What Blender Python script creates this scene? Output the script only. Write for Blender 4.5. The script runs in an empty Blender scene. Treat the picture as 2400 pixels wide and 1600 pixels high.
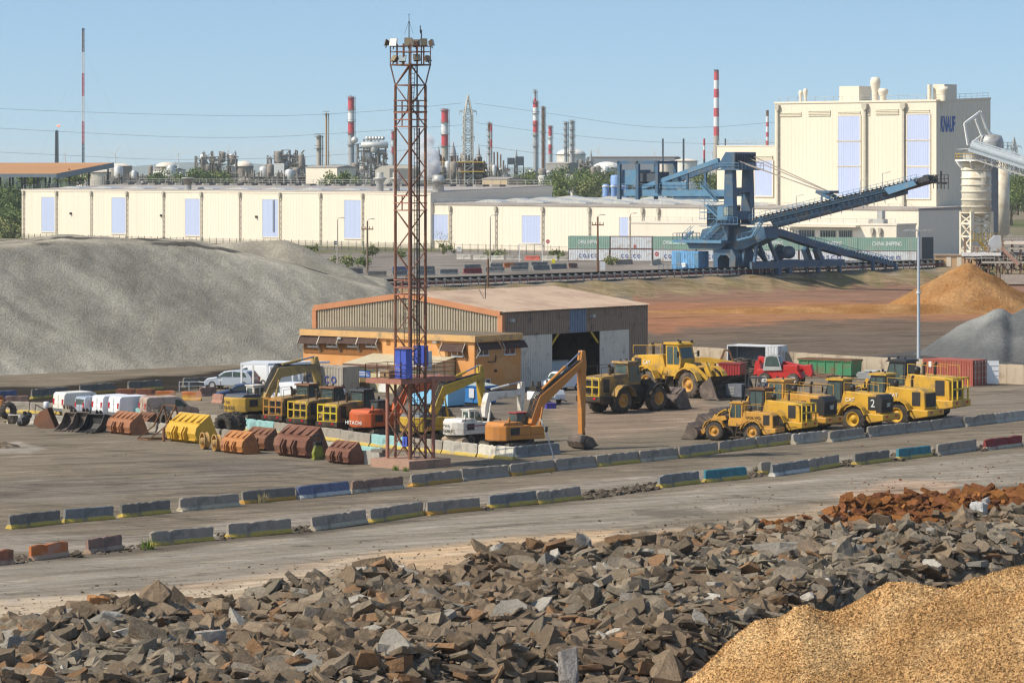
import bpy, bmesh, math, random
from mathutils import Vector, Matrix, noise, Euler
import numpy as np

# ---------------------------------------------------------------- camera, sky, sun
S = bpy.context.scene
F, CX, HZ, CH = 8010.0, 1200.0, 396.0, 21.8     # focal length in photo pixels, centre column, horizon row, eye height
TZ = 2.75                                        # level of the upper terrace
cd = bpy.data.cameras.new("camera"); cam = bpy.data.objects.new("camera", cd)
S.collection.objects.link(cam); S.camera = cam
cam.location = (0, 0, CH); cam.rotation_euler = (math.pi/2, 0, 0)
cd.sensor_width = 36; cd.lens = F/2400*36
cd.shift_y = -(800-HZ)/2400; cd.clip_start = 1; cd.clip_end = 40000
SUN_EL, SUN_H = math.radians(46), Vector((-0.93, -0.37)).normalized()
sl = bpy.data.lights.new("sun", 'SUN'); sl.energy = 4.75; sl.angle = math.radians(.5); sl.color = (1, .91, .77)
so = bpy.data.objects.new("sun", sl); S.collection.objects.link(so)
so.rotation_euler = Vector((SUN_H.x*math.cos(SUN_EL), SUN_H.y*math.cos(SUN_EL), math.sin(SUN_EL))).to_track_quat('Z', 'Y').to_euler()
so.location = (-60, -30, 90)
w = bpy.data.worlds.new("World"); S.world = w; w.use_nodes = True
nt = w.node_tree; bg = nt.nodes['Background']
sk = nt.nodes.new('ShaderNodeTexSky'); sk.sky_type = 'NISHITA'; sk.sun_disc = False
sk.sun_elevation = SUN_EL; sk.sun_rotation = math.atan2(SUN_H.x, SUN_H.y)
sk.air_density = 1.0; sk.dust_density = 2.0; sk.ozone_density = .4; sk.altitude = 0
gq = nt.nodes.new('ShaderNodeTexCoord'); va = nt.nodes.new('ShaderNodeVectorMath'); va.operation = 'MULTIPLY_ADD'
va.inputs[1].default_value = (1, 1, 1.7); va.inputs[2].default_value = (0, 0, .12)
nt.links.new(gq.outputs['Generated'], va.inputs[0]); nt.links.new(va.outputs[0], sk.inputs[0])
tn = nt.nodes.new('ShaderNodeVectorMath'); tn.operation = 'MULTIPLY'; tn.inputs[1].default_value = (1.15, 1.31, 1.34)
nt.links.new(sk.outputs[0], tn.inputs[0]); nt.links.new(tn.outputs[0], bg.inputs[0]); bg.inputs[1].default_value = .128
S.view_settings.view_transform = 'Standard'; S.view_settings.look = 'None'
S.view_settings.exposure = 0.08; S.view_settings.gamma = 1
try:
    S.cycles.max_bounces = 6; S.cycles.diffuse_bounces = 3; S.cycles.volume_bounces = 2
    S.cycles.use_denoising = True; S.cycles.filter_width = 1.3
except Exception: pass

random.seed(7); rng = np.random.default_rng(7)
R = math.radians; PI = math.pi
def gp(px, py, z=0.0):
    """point of the level z seen at photo pixel (px,py)"""
    Y = (CH-z)*F/(py-HZ); return Vector(((px-CX)/F*Y, Y, z))
def wp(px, py, Y):
    return Vector(((px-CX)/F*Y, Y, CH-(py-HZ)/F*Y))
def ang(d): return math.atan2(d[1], d[0])
U2 = Vector((.78, -.626)); V2 = Vector((.626, .78))   # the two axes of the yard's buildings

# ---------------------------------------------------------------- mesh builder
class MB:
    def __init__(s): s.v = []; s.f = []; s.m = []; s.s = []; s.i = 0; s.M = None
    def mat(s, i): s.i = i; return s
    def add(s, vs, fs, smooth=False):
        n = len(s.v)
        for p in vs:
            p = Vector(p)
            s.v.append(s.M @ p if s.M else p)
        for f in fs:
            s.f.append([n+k for k in f]); s.m.append(s.i); s.s.append(smooth)
        return s
    def bx(s, x0, x1, y0, y1, z0, z1):
        return s.add([(x0,y0,z0),(x1,y0,z0),(x1,y1,z0),(x0,y1,z0),(x0,y0,z1),(x1,y0,z1),(x1,y1,z1),(x0,y1,z1)],
                     [(0,3,2,1),(4,5,6,7),(0,1,5,4),(1,2,6,5),(2,3,7,6),(3,0,4,7)])
    def prism(s, poly, a, b, ax='y'):
        """poly in (x,z) swept along y, or (y,z) along x, or (x,y) along z"""
        n = len(poly)
        def pt(p, t): return (p[0],t,p[1]) if ax == 'y' else ((t,p[0],p[1]) if ax == 'x' else (p[0],p[1],t))
        vs = [pt(p, a) for p in poly]+[pt(p, b) for p in poly]
        return s.add(vs, [list(range(n)), list(range(2*n-1, n-1, -1))]+[(i, i+n, (i+1) % n+n, (i+1) % n) for i in range(n)])
    def beam(s, p, q, w, h=None, up=(0,0,1)):
        h = h or w; p = Vector(p); q = Vector(q); d = (q-p)
        if d.length < 1e-6: return s
        d.normalize(); u = Vector(up)
        if abs(d.dot(u)) > .98: u = Vector((1,0,0))
        a = d.cross(u).normalized()*(w/2); b = a.cross(d).normalized()*(h/2)
        return s.add([p-a-b,p+a-b,p+a+b,p-a+b,q-a-b,q+a-b,q+a+b,q-a+b],
                     [(3,2,1,0),(4,5,6,7),(0,1,5,4),(1,2,6,5),(2,3,7,6),(3,0,4,7)])
    def path(s, pts, w, h=None, closed=False):
        for a, b in zip(pts, pts[1:]+(pts[:1] if closed else [])): s.beam(a, b, w, h)
        return s
    def cyl(s, p, q, r, r2=None, n=12, cap=True, smooth=True):
        r2 = r if r2 is None else r2; p = Vector(p); q = Vector(q); d = (q-p).normalized()
        u = Vector((0,0,1)) if abs(d.z) < .9 else Vector((1,0,0))
        a = d.cross(u).normalized(); b = d.cross(a)
        c = [(math.cos(2*PI*k/n), math.sin(2*PI*k/n)) for k in range(n)]
        vs = [p+a*(r*x)+b*(r*y) for x, y in c]+[q+a*(r2*x)+b*(r2*y) for x, y in c]
        s.add(vs, [(k,(k+1) % n,(k+1) % n+n,k+n) for k in range(n)], smooth)
        if cap: s.add(vs, [list(range(n-1,-1,-1)), list(range(n, 2*n))])
        return s
    def lathe(s, prof, c=(0,0,0), n=20, axis='z', smooth=True):
        """prof: (radius, along) pairs"""
        c = Vector(c); vs = []
        for r, t in prof:
            for k in range(n):
                x, y = r*math.cos(2*PI*k/n), r*math.sin(2*PI*k/n)
                vs.append(c+Vector((x,y,t) if axis == 'z' else ((x,t,y) if axis == 'y' else (t,x,y))))
        return s.add(vs, [(j*n+k, j*n+(k+1) % n, (j+1)*n+(k+1) % n, (j+1)*n+k) for j in range(len(prof)-1) for k in range(n)], smooth)
    def corr(s, p, q, z0, z1, pitch=.5, dep=.06, zt=None):
        """ribbed sheet from p to q (xy), bottom z0, top z1 (zt: top level at q)"""
        p = Vector(p[:2]); q = Vector(q[:2]); d = q-p; L = d.length; d.normalize(); nrm = Vector((d.y,-d.x))
        zt = z1 if zt is None else zt; n = max(2, int(L/pitch)); st = L/n; vs = []; t = 0
        pr = []
        for k in range(n): pr += [(k*st, 0), (k*st+.42*st, 0), (k*st+.5*st, dep), (k*st+.92*st, dep)]
        pr.append((L, 0))
        for t, o in pr:
            x = p+d*t+nrm*o; vs += [(x.x,x.y,z0), (x.x,x.y,z1+(zt-z1)*t/L)]
        return s.add(vs, [(2*k,2*k+2,2*k+3,2*k+1) for k in range(len(pr)-1)])
    def ico(s, c, r, sub=1, sc=(1,1,1), smooth=True):
        bm = bmesh.new(); bmesh.ops.create_icosphere(bm, subdivisions=sub, radius=1)
        vs = [Vector(c)+Vector((v.co.x*sc[0],v.co.y*sc[1],v.co.z*sc[2]))*r for v in bm.verts]
        fs = [[v.index for v in f.verts] for f in bm.faces]; bm.free(); return s.add(vs, fs, smooth)
    def build(s, name, mats, parent=None, loc=None, rz=0, bevel=0, label=None):
        me = bpy.data.meshes.new(name); me.from_pydata([tuple(v) for v in s.v], [], s.f)
        if not isinstance(mats, (list, tuple)): mats = [mats]
        for m in mats: me.materials.append(m)
        me.polygons.foreach_set('material_index', s.m); me.polygons.foreach_set('use_smooth', s.s); me.update()
        o = bpy.data.objects.new(name, me); S.collection.objects.link(o)
        if parent: o.parent = parent
        if loc is not None: o.location = loc
        o.rotation_euler = (0,0,rz)
        if bevel:
            b = o.modifiers.new('edge', 'BEVEL'); b.width = bevel; b.segments = 2; b.limit_method = 'ANGLE'
        if label: o['label'] = label
        return o
def tag(o, label=None, cat=None, group=None, kind=None):
    for k, v in (('label',label),('category',cat),('group',group),('kind',kind)):
        if v: o[k] = v
    return o
def T(name, label, cat, loc=(0,0,0), rz=0, group=None):
    o = bpy.data.objects.new(name, None); S.collection.objects.link(o); o.empty_display_size = .2
    o.location = loc; o.rotation_euler = (0,0,rz); return tag(o, label, cat, group)
def copy_tree(o, parent=None):
    c = o.copy(); S.collection.objects.link(c)
    if parent: c.parent = parent
    for ch in KIDS.get(o.name, [k for k in o.children]): copy_tree(ch, c)
    return c
KIDS = {}
def text(body, mat, parent, org, right, up, width, height, name='lettering', bold=.0, shear=0):
    """flat raised letters: lower left corner org, running along right"""
    cu = bpy.data.curves.new(name, 'FONT'); cu.body = body; cu.size = 1; cu.extrude = .02; cu.offset = bold; cu.shear = shear
    cu.resolution_u = 2
    t = bpy.data.objects.new(name, cu); me = bpy.data.meshes.new_from_object(t); bpy.data.objects.remove(t)
    n = len(me.vertices); co = np.empty(n*3, 'f'); me.vertices.foreach_get('co', co); co = co.reshape(-1,3)
    lo, hi = co.min(0), co.max(0); r = Vector(right).normalized(); u = Vector(up).normalized(); nn = r.cross(u); org = Vector(org)
    a = (co[:,0]-lo[0])/(hi[0]-lo[0])*width; b = (co[:,1]-lo[1])/(hi[1]-lo[1])*height; c = (co[:,2]-lo[2])/(hi[2]-lo[2])*.02+.012
    out = np.array(org)+a[:,None]*np.array(r)+b[:,None]*np.array(u)+c[:,None]*np.array(nn)
    me.vertices.foreach_set('co', out.astype('f').ravel()); me.materials.clear(); me.materials.append(mat); me.update()
    o = bpy.data.objects.new(name, me); S.collection.objects.link(o); o.parent = parent; return o

# ---------------------------------------------------------------- materials
MATS = {}
def mat(name, col, rough=.6, var=.12, sc=1.5, dirt=None, amt=.35, dsc=.8, bump=0, bsc=20, metal=0, stretch=None, foot=None, emit=None, spec=.4):
    """procedural paint, metal, concrete or earth; dirt: second colour in irregular patches; foot: (colour, height) painted band"""
    if name in MATS: return MATS[name]
    m = bpy.data.materials.new(name); MATS[name] = m; m.use_nodes = True
    n = m.node_tree.nodes; l = m.node_tree.links; b = n['Principled BSDF']
    b.inputs['Roughness'].default_value = rough; b.inputs['Metallic'].default_value = metal
    b.inputs['Specular IOR Level'].default_value = spec if rough < .7 else spec*.35
    tc = n.new('ShaderNodeTexCoord'); src = tc.outputs['Object']
    if stretch:
        mp = n.new('ShaderNodeMapping'); mp.inputs['Scale'].default_value = stretch; l.new(src, mp.inputs[0]); src = mp.outputs[0]
    def nz(scale, det=5, ro=.6):
        t = n.new('ShaderNodeTexNoise'); t.inputs['Scale'].default_value = scale; t.inputs['Detail'].default_value = det
        t.inputs['Roughness'].default_value = ro; l.new(src, t.inputs['Vector']); return t.outputs['Fac']
    def mix(f, a, c):
        x = n.new('ShaderNodeMix'); x.data_type = 'RGBA'; l.new(f, x.inputs[0])
        for v, k in ((a,6),(c,7)):
            if isinstance(v, tuple): x.inputs[k].default_value = (*v[:3],1)
            else: l.new(v, x.inputs[k])
        return x.outputs[2]
    def ramp(f, lo, hi):
        r = n.new('ShaderNodeMapRange'); r.inputs[1].default_value = lo; r.inputs[2].default_value = hi; r.clamp = True; l.new(f, r.inputs[0]); return r.outputs[0]
    c = mix(ramp(nz(sc), .3, .7), tuple(v*(1-var) for v in col), tuple(min(1, v*(1+var)) for v in col))
    if foot:
        sp = n.new('ShaderNodeSeparateXYZ'); l.new(tc.outputs['Object'], sp.inputs[0])
        ad = n.new('ShaderNodeMath'); ad.operation = 'MULTIPLY_ADD'; ad.inputs[1].default_value = .12; l.new(nz(2.5), ad.inputs[0]); l.new(sp.outputs[2], ad.inputs[2])
        c = mix(ramp(ad.outputs[0], foot[1]+.07, foot[1]+.05), c, foot[0])
    if dirt:
        k = .62-amt*.4; c = mix(ramp(nz(dsc, 8, .68), k, k+.16), c, dirt)
    l.new(c, b.inputs['Base Color'])
    if bump:
        bp = n.new('ShaderNodeBump'); bp.inputs['Strength'].default_value = min(1,bump); bp.inputs['Distance'].default_value = .05
        l.new(nz(bsc, 4), bp.inputs['Height']); l.new(bp.outputs[0], b.inputs['Normal'])
    if emit: b.inputs['Emission Color'].default_value = (*col,1); b.inputs['Emission Strength'].default_value = emit
    return m
DUST = (.23,.18,.13)
# ---------------------------------------------------------------- ground: one sheet, yard level, bank, upper terrace
BK0 = gp(1000, 672, TZ); BD = Vector((.66,.751)); BN = Vector((-.751,.66))
def fbm(x, y, z=0, o=4): return noise.fractal(Vector((x,y,z)), 1.0, 2.0, o)
def ss(a, b, x):
    t = min(1, max(0, (x-a)/(b-a))); return t*t*(3-2*t)
def bankd(X, Y): return (X-BK0.x)*BN.x+(Y-BK0.y)*BN.y
def gz(X, Y):
    d = bankd(X, Y)
    if d < -11: return 0.0
    e = .5*fbm(X*.15, Y*.15) if d < 6 else 0
    z = TZ*ss(-9.5+e, -1.2+e, d)
    if 30 < d and Y < 720: z += .0
    return z
REG = []   # (polygon in photo pixels on the yard level, colour, feather px, noise px)
def region(pts, col, fe=12, nz=14, op=1.0): REG.append((pts, col, fe, nz, op))
def sdist(px, py, pts):
    """signed distance (positive inside)"""
    ins = False; best = 1e9; n = len(pts)
    for i in range(n):
        x0, y0 = pts[i]; x1, y1 = pts[(i+1) % n]
        if (y0 > py) != (y1 > py) and px < (x1-x0)*(py-y0)/(y1-y0)+x0: ins = not ins
        dx, dy = x1-x0, y1-y0; t = max(0, min(1, ((px-x0)*dx+(py-y0)*dy)/(dx*dx+dy*dy+1e-9)))
        e = (px-x0-t*dx)**2+((py-y0-t*dy)*2.2)**2
        if e < best: best = e
    return math.sqrt(best)*(1 if ins else -1)
ASPH = (.185,.154,.115)
region([(-900,1365),(300,1300),(900,1225),(1700,1140),(2500,1050),(3600,930),(3600,1020),(2500,1125),(2000,1165),(1300,1260),(700,1350),(-900,1480)], (.245,.212,.168), 14, 10)        # worn haul road
region([(-900,1235),(300,1255),(1000,1165),(1800,1085),(2500,1010),(3600,900),(3600,960),(2500,1030),(1800,1110),(1000,1192),(300,1285),(-900,1330)], (.25,.215,.175), 8, 6)            # lane between the barriers
region([(-900,1430),(200,1405),(700,1330),(1200,1262),(1500,1250),(1900,1195),(2500,1140),(3600,1150),(3600,2600),(-900,2600)], (.36,.27,.185), 16, 20, .9)  # tan spill
region([(-900,1440),(-200,1410),(380,1390),(700,1345),(950,1300),(640,1365),(250,1440),(-900,1600)], (.46,.37,.27), 14, 22, .8)
region([(900,1300),(1150,1262),(1480,1240),(1360,1300),(1000,1340)], (.47,.33,.2), 14, 20, .8)
region([(1950,1160),(2110,1125),(2260,1135),(2080,1195)], (.42,.29,.2), 12, 16, .7)
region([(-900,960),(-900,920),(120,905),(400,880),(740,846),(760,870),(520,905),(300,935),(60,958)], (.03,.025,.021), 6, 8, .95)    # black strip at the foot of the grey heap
region([(1490,698),(1700,684),(2100,650),(2700,640),(3300,680),(3300,790),(2400,775),(1900,780),(1560,796),(1500,770)], (.29,.14,.08), 14, 18)   # rust red field
region([(1500,735),(1700,712),(2000,707),(2400,722),(2390,742),(1950,752),(1600,752)], (.31,.165,.075), 16, 18, .45)
region([(1500,668),(1700,662),(2200,645),(2700,640),(2700,700),(2150,706),(1800,705),(1500,712)], (.21,.135,.1), 10, 14, .7)
region([(1490,795),(1600,765),(1850,752),(2200,748),(3000,770),(3000,850),(2350,850),(2060,840),(1620,826),(1500,820)], (.135,.105,.08), 14, 20, .9)
region([(560,905),(1300,880),(1500,905),(1400,960),(1100,985),(800,960),(600,930)], (.15,.125,.1), 24, 24, .7)
region([(1990,850),(2110,822),(2200,815),(3000,815),(3000,885),(2350,868),(2150,862)], (.085,.085,.085), 10, 14, .9)
region([(1300,955),(1640,930),(1700,1000),(1350,1030)], (.27,.19,.135), 30, 30, .6)
region([(-900,1130),(300,1120),(560,1090),(640,1110),(250,1170),(-900,1215)], (.185,.16,.135), 20, 22, .7)
region([(350,1080),(640,1075),(800,1110),(560,1120)], (.15,.13,.11), 16, 22, .7)
region([(-60,1040),(40,1034),(105,1050),(60,1060),(-80,1062)], (.34,.3,.25), 5, 8, .7)
region([(1200,905),(1500,840),(1640,860),(1500,930),(1240,950)], (.17,.14,.115), 18, 20, .7)
region([(1980,1000),(2420,900),(2420,960),(2050,1015)], (.2,.165,.135), 18, 14, .6)
for k in range(9):
    y0 = 1062+k*13; region([(120+k*25,y0+12),(420,y0+2),(640,y0-2),(830,y0+14),(830,y0+18),(640,y0+2.5),(420,y0+6),(120+k*25,y0+16)], (.1,.085,.072), 3, 4, .55)
for k in range(7):
    y0 = 1105+k*22; region([(-200,y0+26),(300,y0),(900,y0-78),(900,y0-75),(300,y0+4),(-200,y0+30)], (.12,.1,.085), 3, 4, .4)
for k in range(6):
    y0 = 1300+k*17; region([(-200,y0+45),(500,y0-28),(1400,y0-128),(2500,y0-270),(2500,y0-268),(1400,y0-125),(500,y0-24),(-200,y0+49)], ((.13,.11,.09),(.3,.28,.25))[k%2], 3, 5, .45)
for k in range(4):
    y0 = 1236+k*13; region([(-200,y0+32),(500,y0-28),(1400,y0-118),(2500,y0-245),(2500,y0-243),(1400,y0-115.5),(500,y0-25),(-200,y0+35)], (.14,.115,.095), 2.5, 4, .5)
region([(-200,1318),(160,1312),(700,1254),(1130,1205),(1560,1140),(1990,1092),(2500,1030),(2500,1024),(1990,1084),(1560,1132),(1130,1196),(700,1243),(160,1298),(-200,1312)], (.1,.083,.066), 5, 8, .7)
region([(0,1252),(400,1212),(960,1150),(1500,1095),(2030,1033),(2500,985),(2500,978),(2030,1026),(1500,1086),(960,1142),(400,1203),(0,1243)], (.13,.105,.08), 5, 8, .6)
region([(1480,1196),(1640,1188),(1680,1204),(1560,1214),(1490,1206)], (.12,.1,.08), 6, 14, .6)
REGP = [(p, (min(a for a,_ in p)-60, max(a for a,_ in p)+60, min(b for _,b in p)-40, max(b for _,b in p)+40)) for p,*_ in REG]
BANKC, TERR, GRASS = (.27,.2,.115), (.215,.19,.165), (.12,.115,.04)
def gcol(X, Y):
    py = HZ+CH*F/Y; px = CX+X/Y*F; c = Vector(ASPH)
    d = bankd(X, Y)
    if d < 0:
        for (pts, col, fe, nzp, op), (_, bb) in zip(REG, REGP):
            if bb[0] < px < bb[1] and bb[2] < py < bb[3]:
                nx = fbm(X*.1, Y*.06, 3)*nzp
                q = ss(-fe, fe, sdist(px+nx*2, py+nx*.5, pts)+fbm(X*.45, Y*.3, 9)*nzp*.35)*op
                if q > 0: c = c.lerp(Vector(col), q)
    if d > -11:
        q = ss(-10.5, -8.5, d+fbm(X*.3,Y*.3)*.8); g = ss(-.1, .35, fbm(X*.25, Y*.25, 5)+(.15 if X > 55 else -.15))
        c = c.lerp(Vector(BANKC).lerp(Vector(GRASS), g*.55), q)
    if d > -2:
        t = Vector(TERR)*(1+.25*fbm(X*.05, Y*.02, 2))
        wv = (X*.69+Y*.72)  # toward the long warehouse
        fence = Vector((-.72,.69)).dot(Vector((X,Y))-Vector((-19,815)))
        if fence > -16 and Y < 1400: t = t.lerp(Vector((.13,.13,.055)), .85*ss(-.5,.3, fbm(X*.06,Y*.06,8)+.2))
        if Y > 1000: t = Vector((.1,.115,.05)).lerp(Vector((.2,.17,.12)), ss(-.2,.3,fbm(X*.01,Y*.004,4)))
        c = c.lerp(t, ss(-2, 1, d))
    return c
pys = [406.2,408.5,411.5,415,419.5,425,432]+[440+6*k for k in range(14)]+[524+4*k for k in range(50)]+[724+3.6*k for k in range(185)]+[1392+8*k for k in range(29)]+[1640,1700,1800,1950,2200,2700,3600,6000,12000]
pxs = list(range(-2600,-200,200))+[-200+6*k for k in range(468)]+list(range(2620,5200,200))
vs = []; cs = []
for py in pys:
    Y0 = CH*F/(py-HZ)
    for px in pxs:
        X = (px-CX)/F*Y0
        vs.append((X, Y0, gz(X, Y0)))
        cs.append(gcol(X, Y0))
W_ = len(pxs)
gm = MB(); gm.add(vs, [(j*W_+i, j*W_+i+1, (j+1)*W_+i+1, (j+1)*W_+i) for j in range(len(pys)-1) for i in range(W_-1)], True)
def heap_mat(name, attr=True, col=(.3,.3,.3), sc=1.0, grain=6.0, var=.25, bump=.6, dist=.15, rough=.9, streak=None, stretch=(1,1,1)):
    """earth, gravel or bulk goods: colour (from the mesh or fixed) broken up at three scales"""
    m = bpy.data.materials.new(name); m.use_nodes = True; n = m.node_tree.nodes; l = m.node_tree.links; b = n['Principled BSDF']
    b.inputs['Roughness'].default_value = rough; b.inputs['Specular IOR Level'].default_value = 0
    tc = n.new('ShaderNodeTexCoord'); mp = n.new('ShaderNodeMapping'); mp.inputs['Scale'].default_value = stretch; l.new(tc.outputs['Object'], mp.inputs[0])
    def nz(s, d=6, ro=.65, src=mp.outputs[0]):
        t = n.new('ShaderNodeTexNoise'); t.inputs['Scale'].default_value = s; t.inputs['Detail'].default_value = d; t.inputs['Roughness'].default_value = ro
        l.new(src, t.inputs['Vector']); return t.outputs['Fac']
    def mr(f, a, b_, lo, hi):
        r = n.new('ShaderNodeMapRange'); r.inputs[1].default_value = a; r.inputs[2].default_value = b_; r.inputs[3].default_value = lo; r.inputs[4].default_value = hi; l.new(f, r.inputs[0]); return r.outputs[0]
    def mul(a, c):
        q = n.new('ShaderNodeMath'); q.operation = 'MULTIPLY'; l.new(a, q.inputs[0]); l.new(c, q.inputs[1]); return q.outputs[0]
    f = mul(mr(nz(.12*sc), .3,.7, 1-var, 1+var), mr(nz(grain, 4, .7), .25,.75, 1-var*1.3, 1+var*1.3))
    if streak:
        m2 = n.new('ShaderNodeMapping'); m2.inputs['Rotation'].default_value = (0,0,streak[0]); l.new(tc.outputs['Object'], m2.inputs[0])
        m3 = n.new('ShaderNodeMapping'); m3.inputs['Scale'].default_value = (.035,.9,.9); l.new(m2.outputs[0], m3.inputs[0])
        f = mul(f, mr(nz(streak[2], 7, .62, m3.outputs[0]), .32,.68, 1-streak[1], 1+streak[1]))
        m4 = n.new('ShaderNodeMapping'); m4.inputs['Scale'].default_value = (.1,1.6,1); l.new(m2.outputs[0], m4.inputs[0]); f = mul(f, mr(nz(streak[2]*.45, 9, .7, m4.outputs[0]), .33,.67, 1-streak[1]*1.1, 1+streak[1]*1.1))
    if attr: a = n.new('ShaderNodeVertexColor'); a.layer_name = 'Col'; base = a.outputs[0]
    else: rgb = n.new('ShaderNodeRGB'); rgb.outputs[0].default_value = (*col,1); base = rgb.outputs[0]
    vm = n.new('ShaderNodeVectorMath'); vm.operation = 'SCALE'; l.new(base, vm.inputs[0]); l.new(f, vm.inputs['Scale']); l.new(vm.outputs[0], b.inputs['Base Color'])
    bp = n.new('ShaderNodeBump'); bp.inputs['Strength'].default_value = bump; bp.inputs['Distance'].default_value = dist
    l.new(nz(grain, 5, .7), bp.inputs['Height']); l.new(bp.outputs[0], b.inputs['Normal'])
    return m
def colattr(o, cols):
    a = o.data.color_attributes.new('Col', 'FLOAT_COLOR', 'POINT'); q = np.ones((len(cols),4),'f'); q[:,:3] = np.array([tuple(c) for c in cols]); a.data.foreach_set('color', q.ravel())
GMAT = heap_mat('worn_ground', True, sc=1.2, grain=4.5, var=.17, bump=.5, dist=.06, streak=(-ang(Vector((.9,.44))), .2, 1.2))
n_ = GMAT.node_tree.nodes; l_ = GMAT.node_tree.links; last = n_['Principled BSDF'].inputs['Base Color'].links[0].from_node
def stain(lo, hi, k, sc, rot, stretch):
    global last
    tc = n_.new('ShaderNodeTexCoord'); m1 = n_.new('ShaderNodeMapping'); m1.inputs['Rotation'].default_value = (0,0,rot); l_.new(tc.outputs['Object'], m1.inputs[0]); m2 = n_.new('ShaderNodeMapping'); m2.inputs['Scale'].default_value = stretch; l_.new(m1.outputs[0], m2.inputs[0])
    t = n_.new('ShaderNodeTexNoise'); t.inputs['Scale'].default_value = sc; t.inputs['Detail'].default_value = 8; t.inputs['Roughness'].default_value = .66; l_.new(m2.outputs[0], t.inputs['Vector'])
    r = n_.new('ShaderNodeMapRange'); r.inputs[1].default_value = lo; r.inputs[2].default_value = hi; r.inputs[3].default_value = 1; r.inputs[4].default_value = k; l_.new(t.outputs['Fac'], r.inputs[0])
    v = n_.new('ShaderNodeVectorMath'); v.operation = 'SCALE'; l_.new(last.outputs[0], v.inputs[0]); l_.new(r.outputs[0], v.inputs['Scale']); l_.new(v.outputs[0], n_['Principled BSDF'].inputs['Base Color']); last = v
stain(.56,.66,.6,.16,-ang(Vector((.9,.44))),(.3,1,1)); stain(.58,.63,1.32,.5,-ang(Vector((.7,.7))),(.25,1,1)); stain(.6,.64,.5,1.1,-ang(Vector((.9,.3))),(.35,1,1)); stain(.58,.66,.72,.35,-ang(Vector((.75,-.66))),(.06,1,1))
GROUND = gm.build('ground', GMAT)
colattr(GROUND, cs); tag(GROUND, kind='structure')

# ---------------------------------------------------------------- heaps
def heap(name, label, xr, yr, nx, ny, hf, m, cat='heap', colf=None):
    """bulk heap: height field hf(x,y) over a rectangle"""
    vs = []; cs = []
    for j in range(ny):
        for i in range(nx):
            x = xr[0]+(xr[1]-xr[0])*i/(nx-1); y = yr[0]+(yr[1]-yr[0])*j/(ny-1); z = hf(x, y)
            vs.append((x,y,z)); cs.append(colf(x,y,z) if colf else (1,1,1))
    b = MB(); b.add(vs, [(j*nx+i, j*nx+i+1, (j+1)*nx+i+1, (j+1)*nx+i) for j in range(ny-1) for i in range(nx-1)], True)
    keep = [f for f in range(len(b.f)) if max(vs[k][2]-gz(vs[k][0],vs[k][1]) for k in b.f[f]) > -.25]
    b.f = [b.f[k] for k in keep]; b.m = [0]*len(keep); b.s = [True]*len(keep)
    o = b.build(name, m); colattr(o, cs); return tag(o, label, cat)
# big grey slag heap: toe line at the front, plateau behind; polyline of crest heights along x
def lerp_tab(t, x):
    if x <= t[0][0]: return t[0][1]
    for (a, b), (c, d) in zip(t, t[1:]):
        if x <= c: return b+(d-b)*(x-a)/(c-a)
    return t[-1][1]
toe = [(-120, 330), (-53,352), (-40,357), (-22,376), (-10,392), (6,412)]
def toey(x): return 384+.88*(x+28)
# crest pixel rows across the photograph, turned into a height at a given distance
cr_px = [(-900,566),(0,578),(60,572),(140,562),(330,570),(450,574),(600,604),(700,625),(800,652),(905,672),(960,720),(1040,800)]
def hA(x, y):
    d = y-toey(x); e = fbm(x*.04, y*.03)*.2
    px = CX+x/max(y,1)*F
    yc = toey(x)+20
    hc = max(0, CH-(lerp_tab(cr_px, px)-HZ)/F*yc)
    h = .69*(d+e*.5)
    h = h if h < hc-1.2 else hc-1.2+1.2*math.tanh((h-hc+1.2)/1.2) if h < hc+6 else hc
    h += .10*fbm(x*.5, y*.5, 2)+.04*fbm(x*1.6, y*1.6, 4)
    back = 62-(d)*.9
    if d > 26: h += .25*fbm(x*.16, y*.12, 7)
    h = min(h, back*.7)
    return max(h, -.6) if d > -3 else -.6
def hB(x, y):  # second cone further back, right
    c = wp(655, 559, 418); r = math.hypot((x-c.x)*.8 if x > c.x else (x-c.x)*.16, y-c.y)
    h = c.z+.6-math.sqrt((.63*r)**2+.8)+.25*fbm(x*.2,y*.2,3)+.06*fbm(x*.9,y*.9)
    return max(h, -.6)
GREY = Vector((.385,.346,.272)); DARKG = Vector((.215,.197,.165)); LIGHT = Vector((.50,.45,.355))
SD = Vector((.80,.60))
def colA(x, y, z):
    d = y-toey(x)
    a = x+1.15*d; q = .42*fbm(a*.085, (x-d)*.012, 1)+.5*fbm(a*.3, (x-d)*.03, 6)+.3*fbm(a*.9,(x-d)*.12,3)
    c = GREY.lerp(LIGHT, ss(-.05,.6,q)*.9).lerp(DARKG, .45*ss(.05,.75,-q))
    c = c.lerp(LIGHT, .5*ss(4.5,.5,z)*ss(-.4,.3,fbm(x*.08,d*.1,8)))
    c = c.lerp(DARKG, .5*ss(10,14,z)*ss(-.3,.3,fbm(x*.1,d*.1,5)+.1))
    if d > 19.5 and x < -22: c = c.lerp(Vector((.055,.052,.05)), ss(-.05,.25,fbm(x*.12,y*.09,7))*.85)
    return c
gmat = heap_mat('slag_sand', True, sc=1.5, grain=4.6, var=.3, bump=.75, dist=.3)
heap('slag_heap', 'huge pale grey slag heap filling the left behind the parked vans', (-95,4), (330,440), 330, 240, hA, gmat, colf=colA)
heap('slag_heap', 'smaller grey slag cone rising behind the crest of the huge grey heap', (-60,12), (395,460), 150, 110, hB, gmat, colf=lambda x,y,z: GREY.lerp(DARKG, ss(.1,.5,fbm(x*.15,y*.1,3))*.4+.15))
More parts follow.
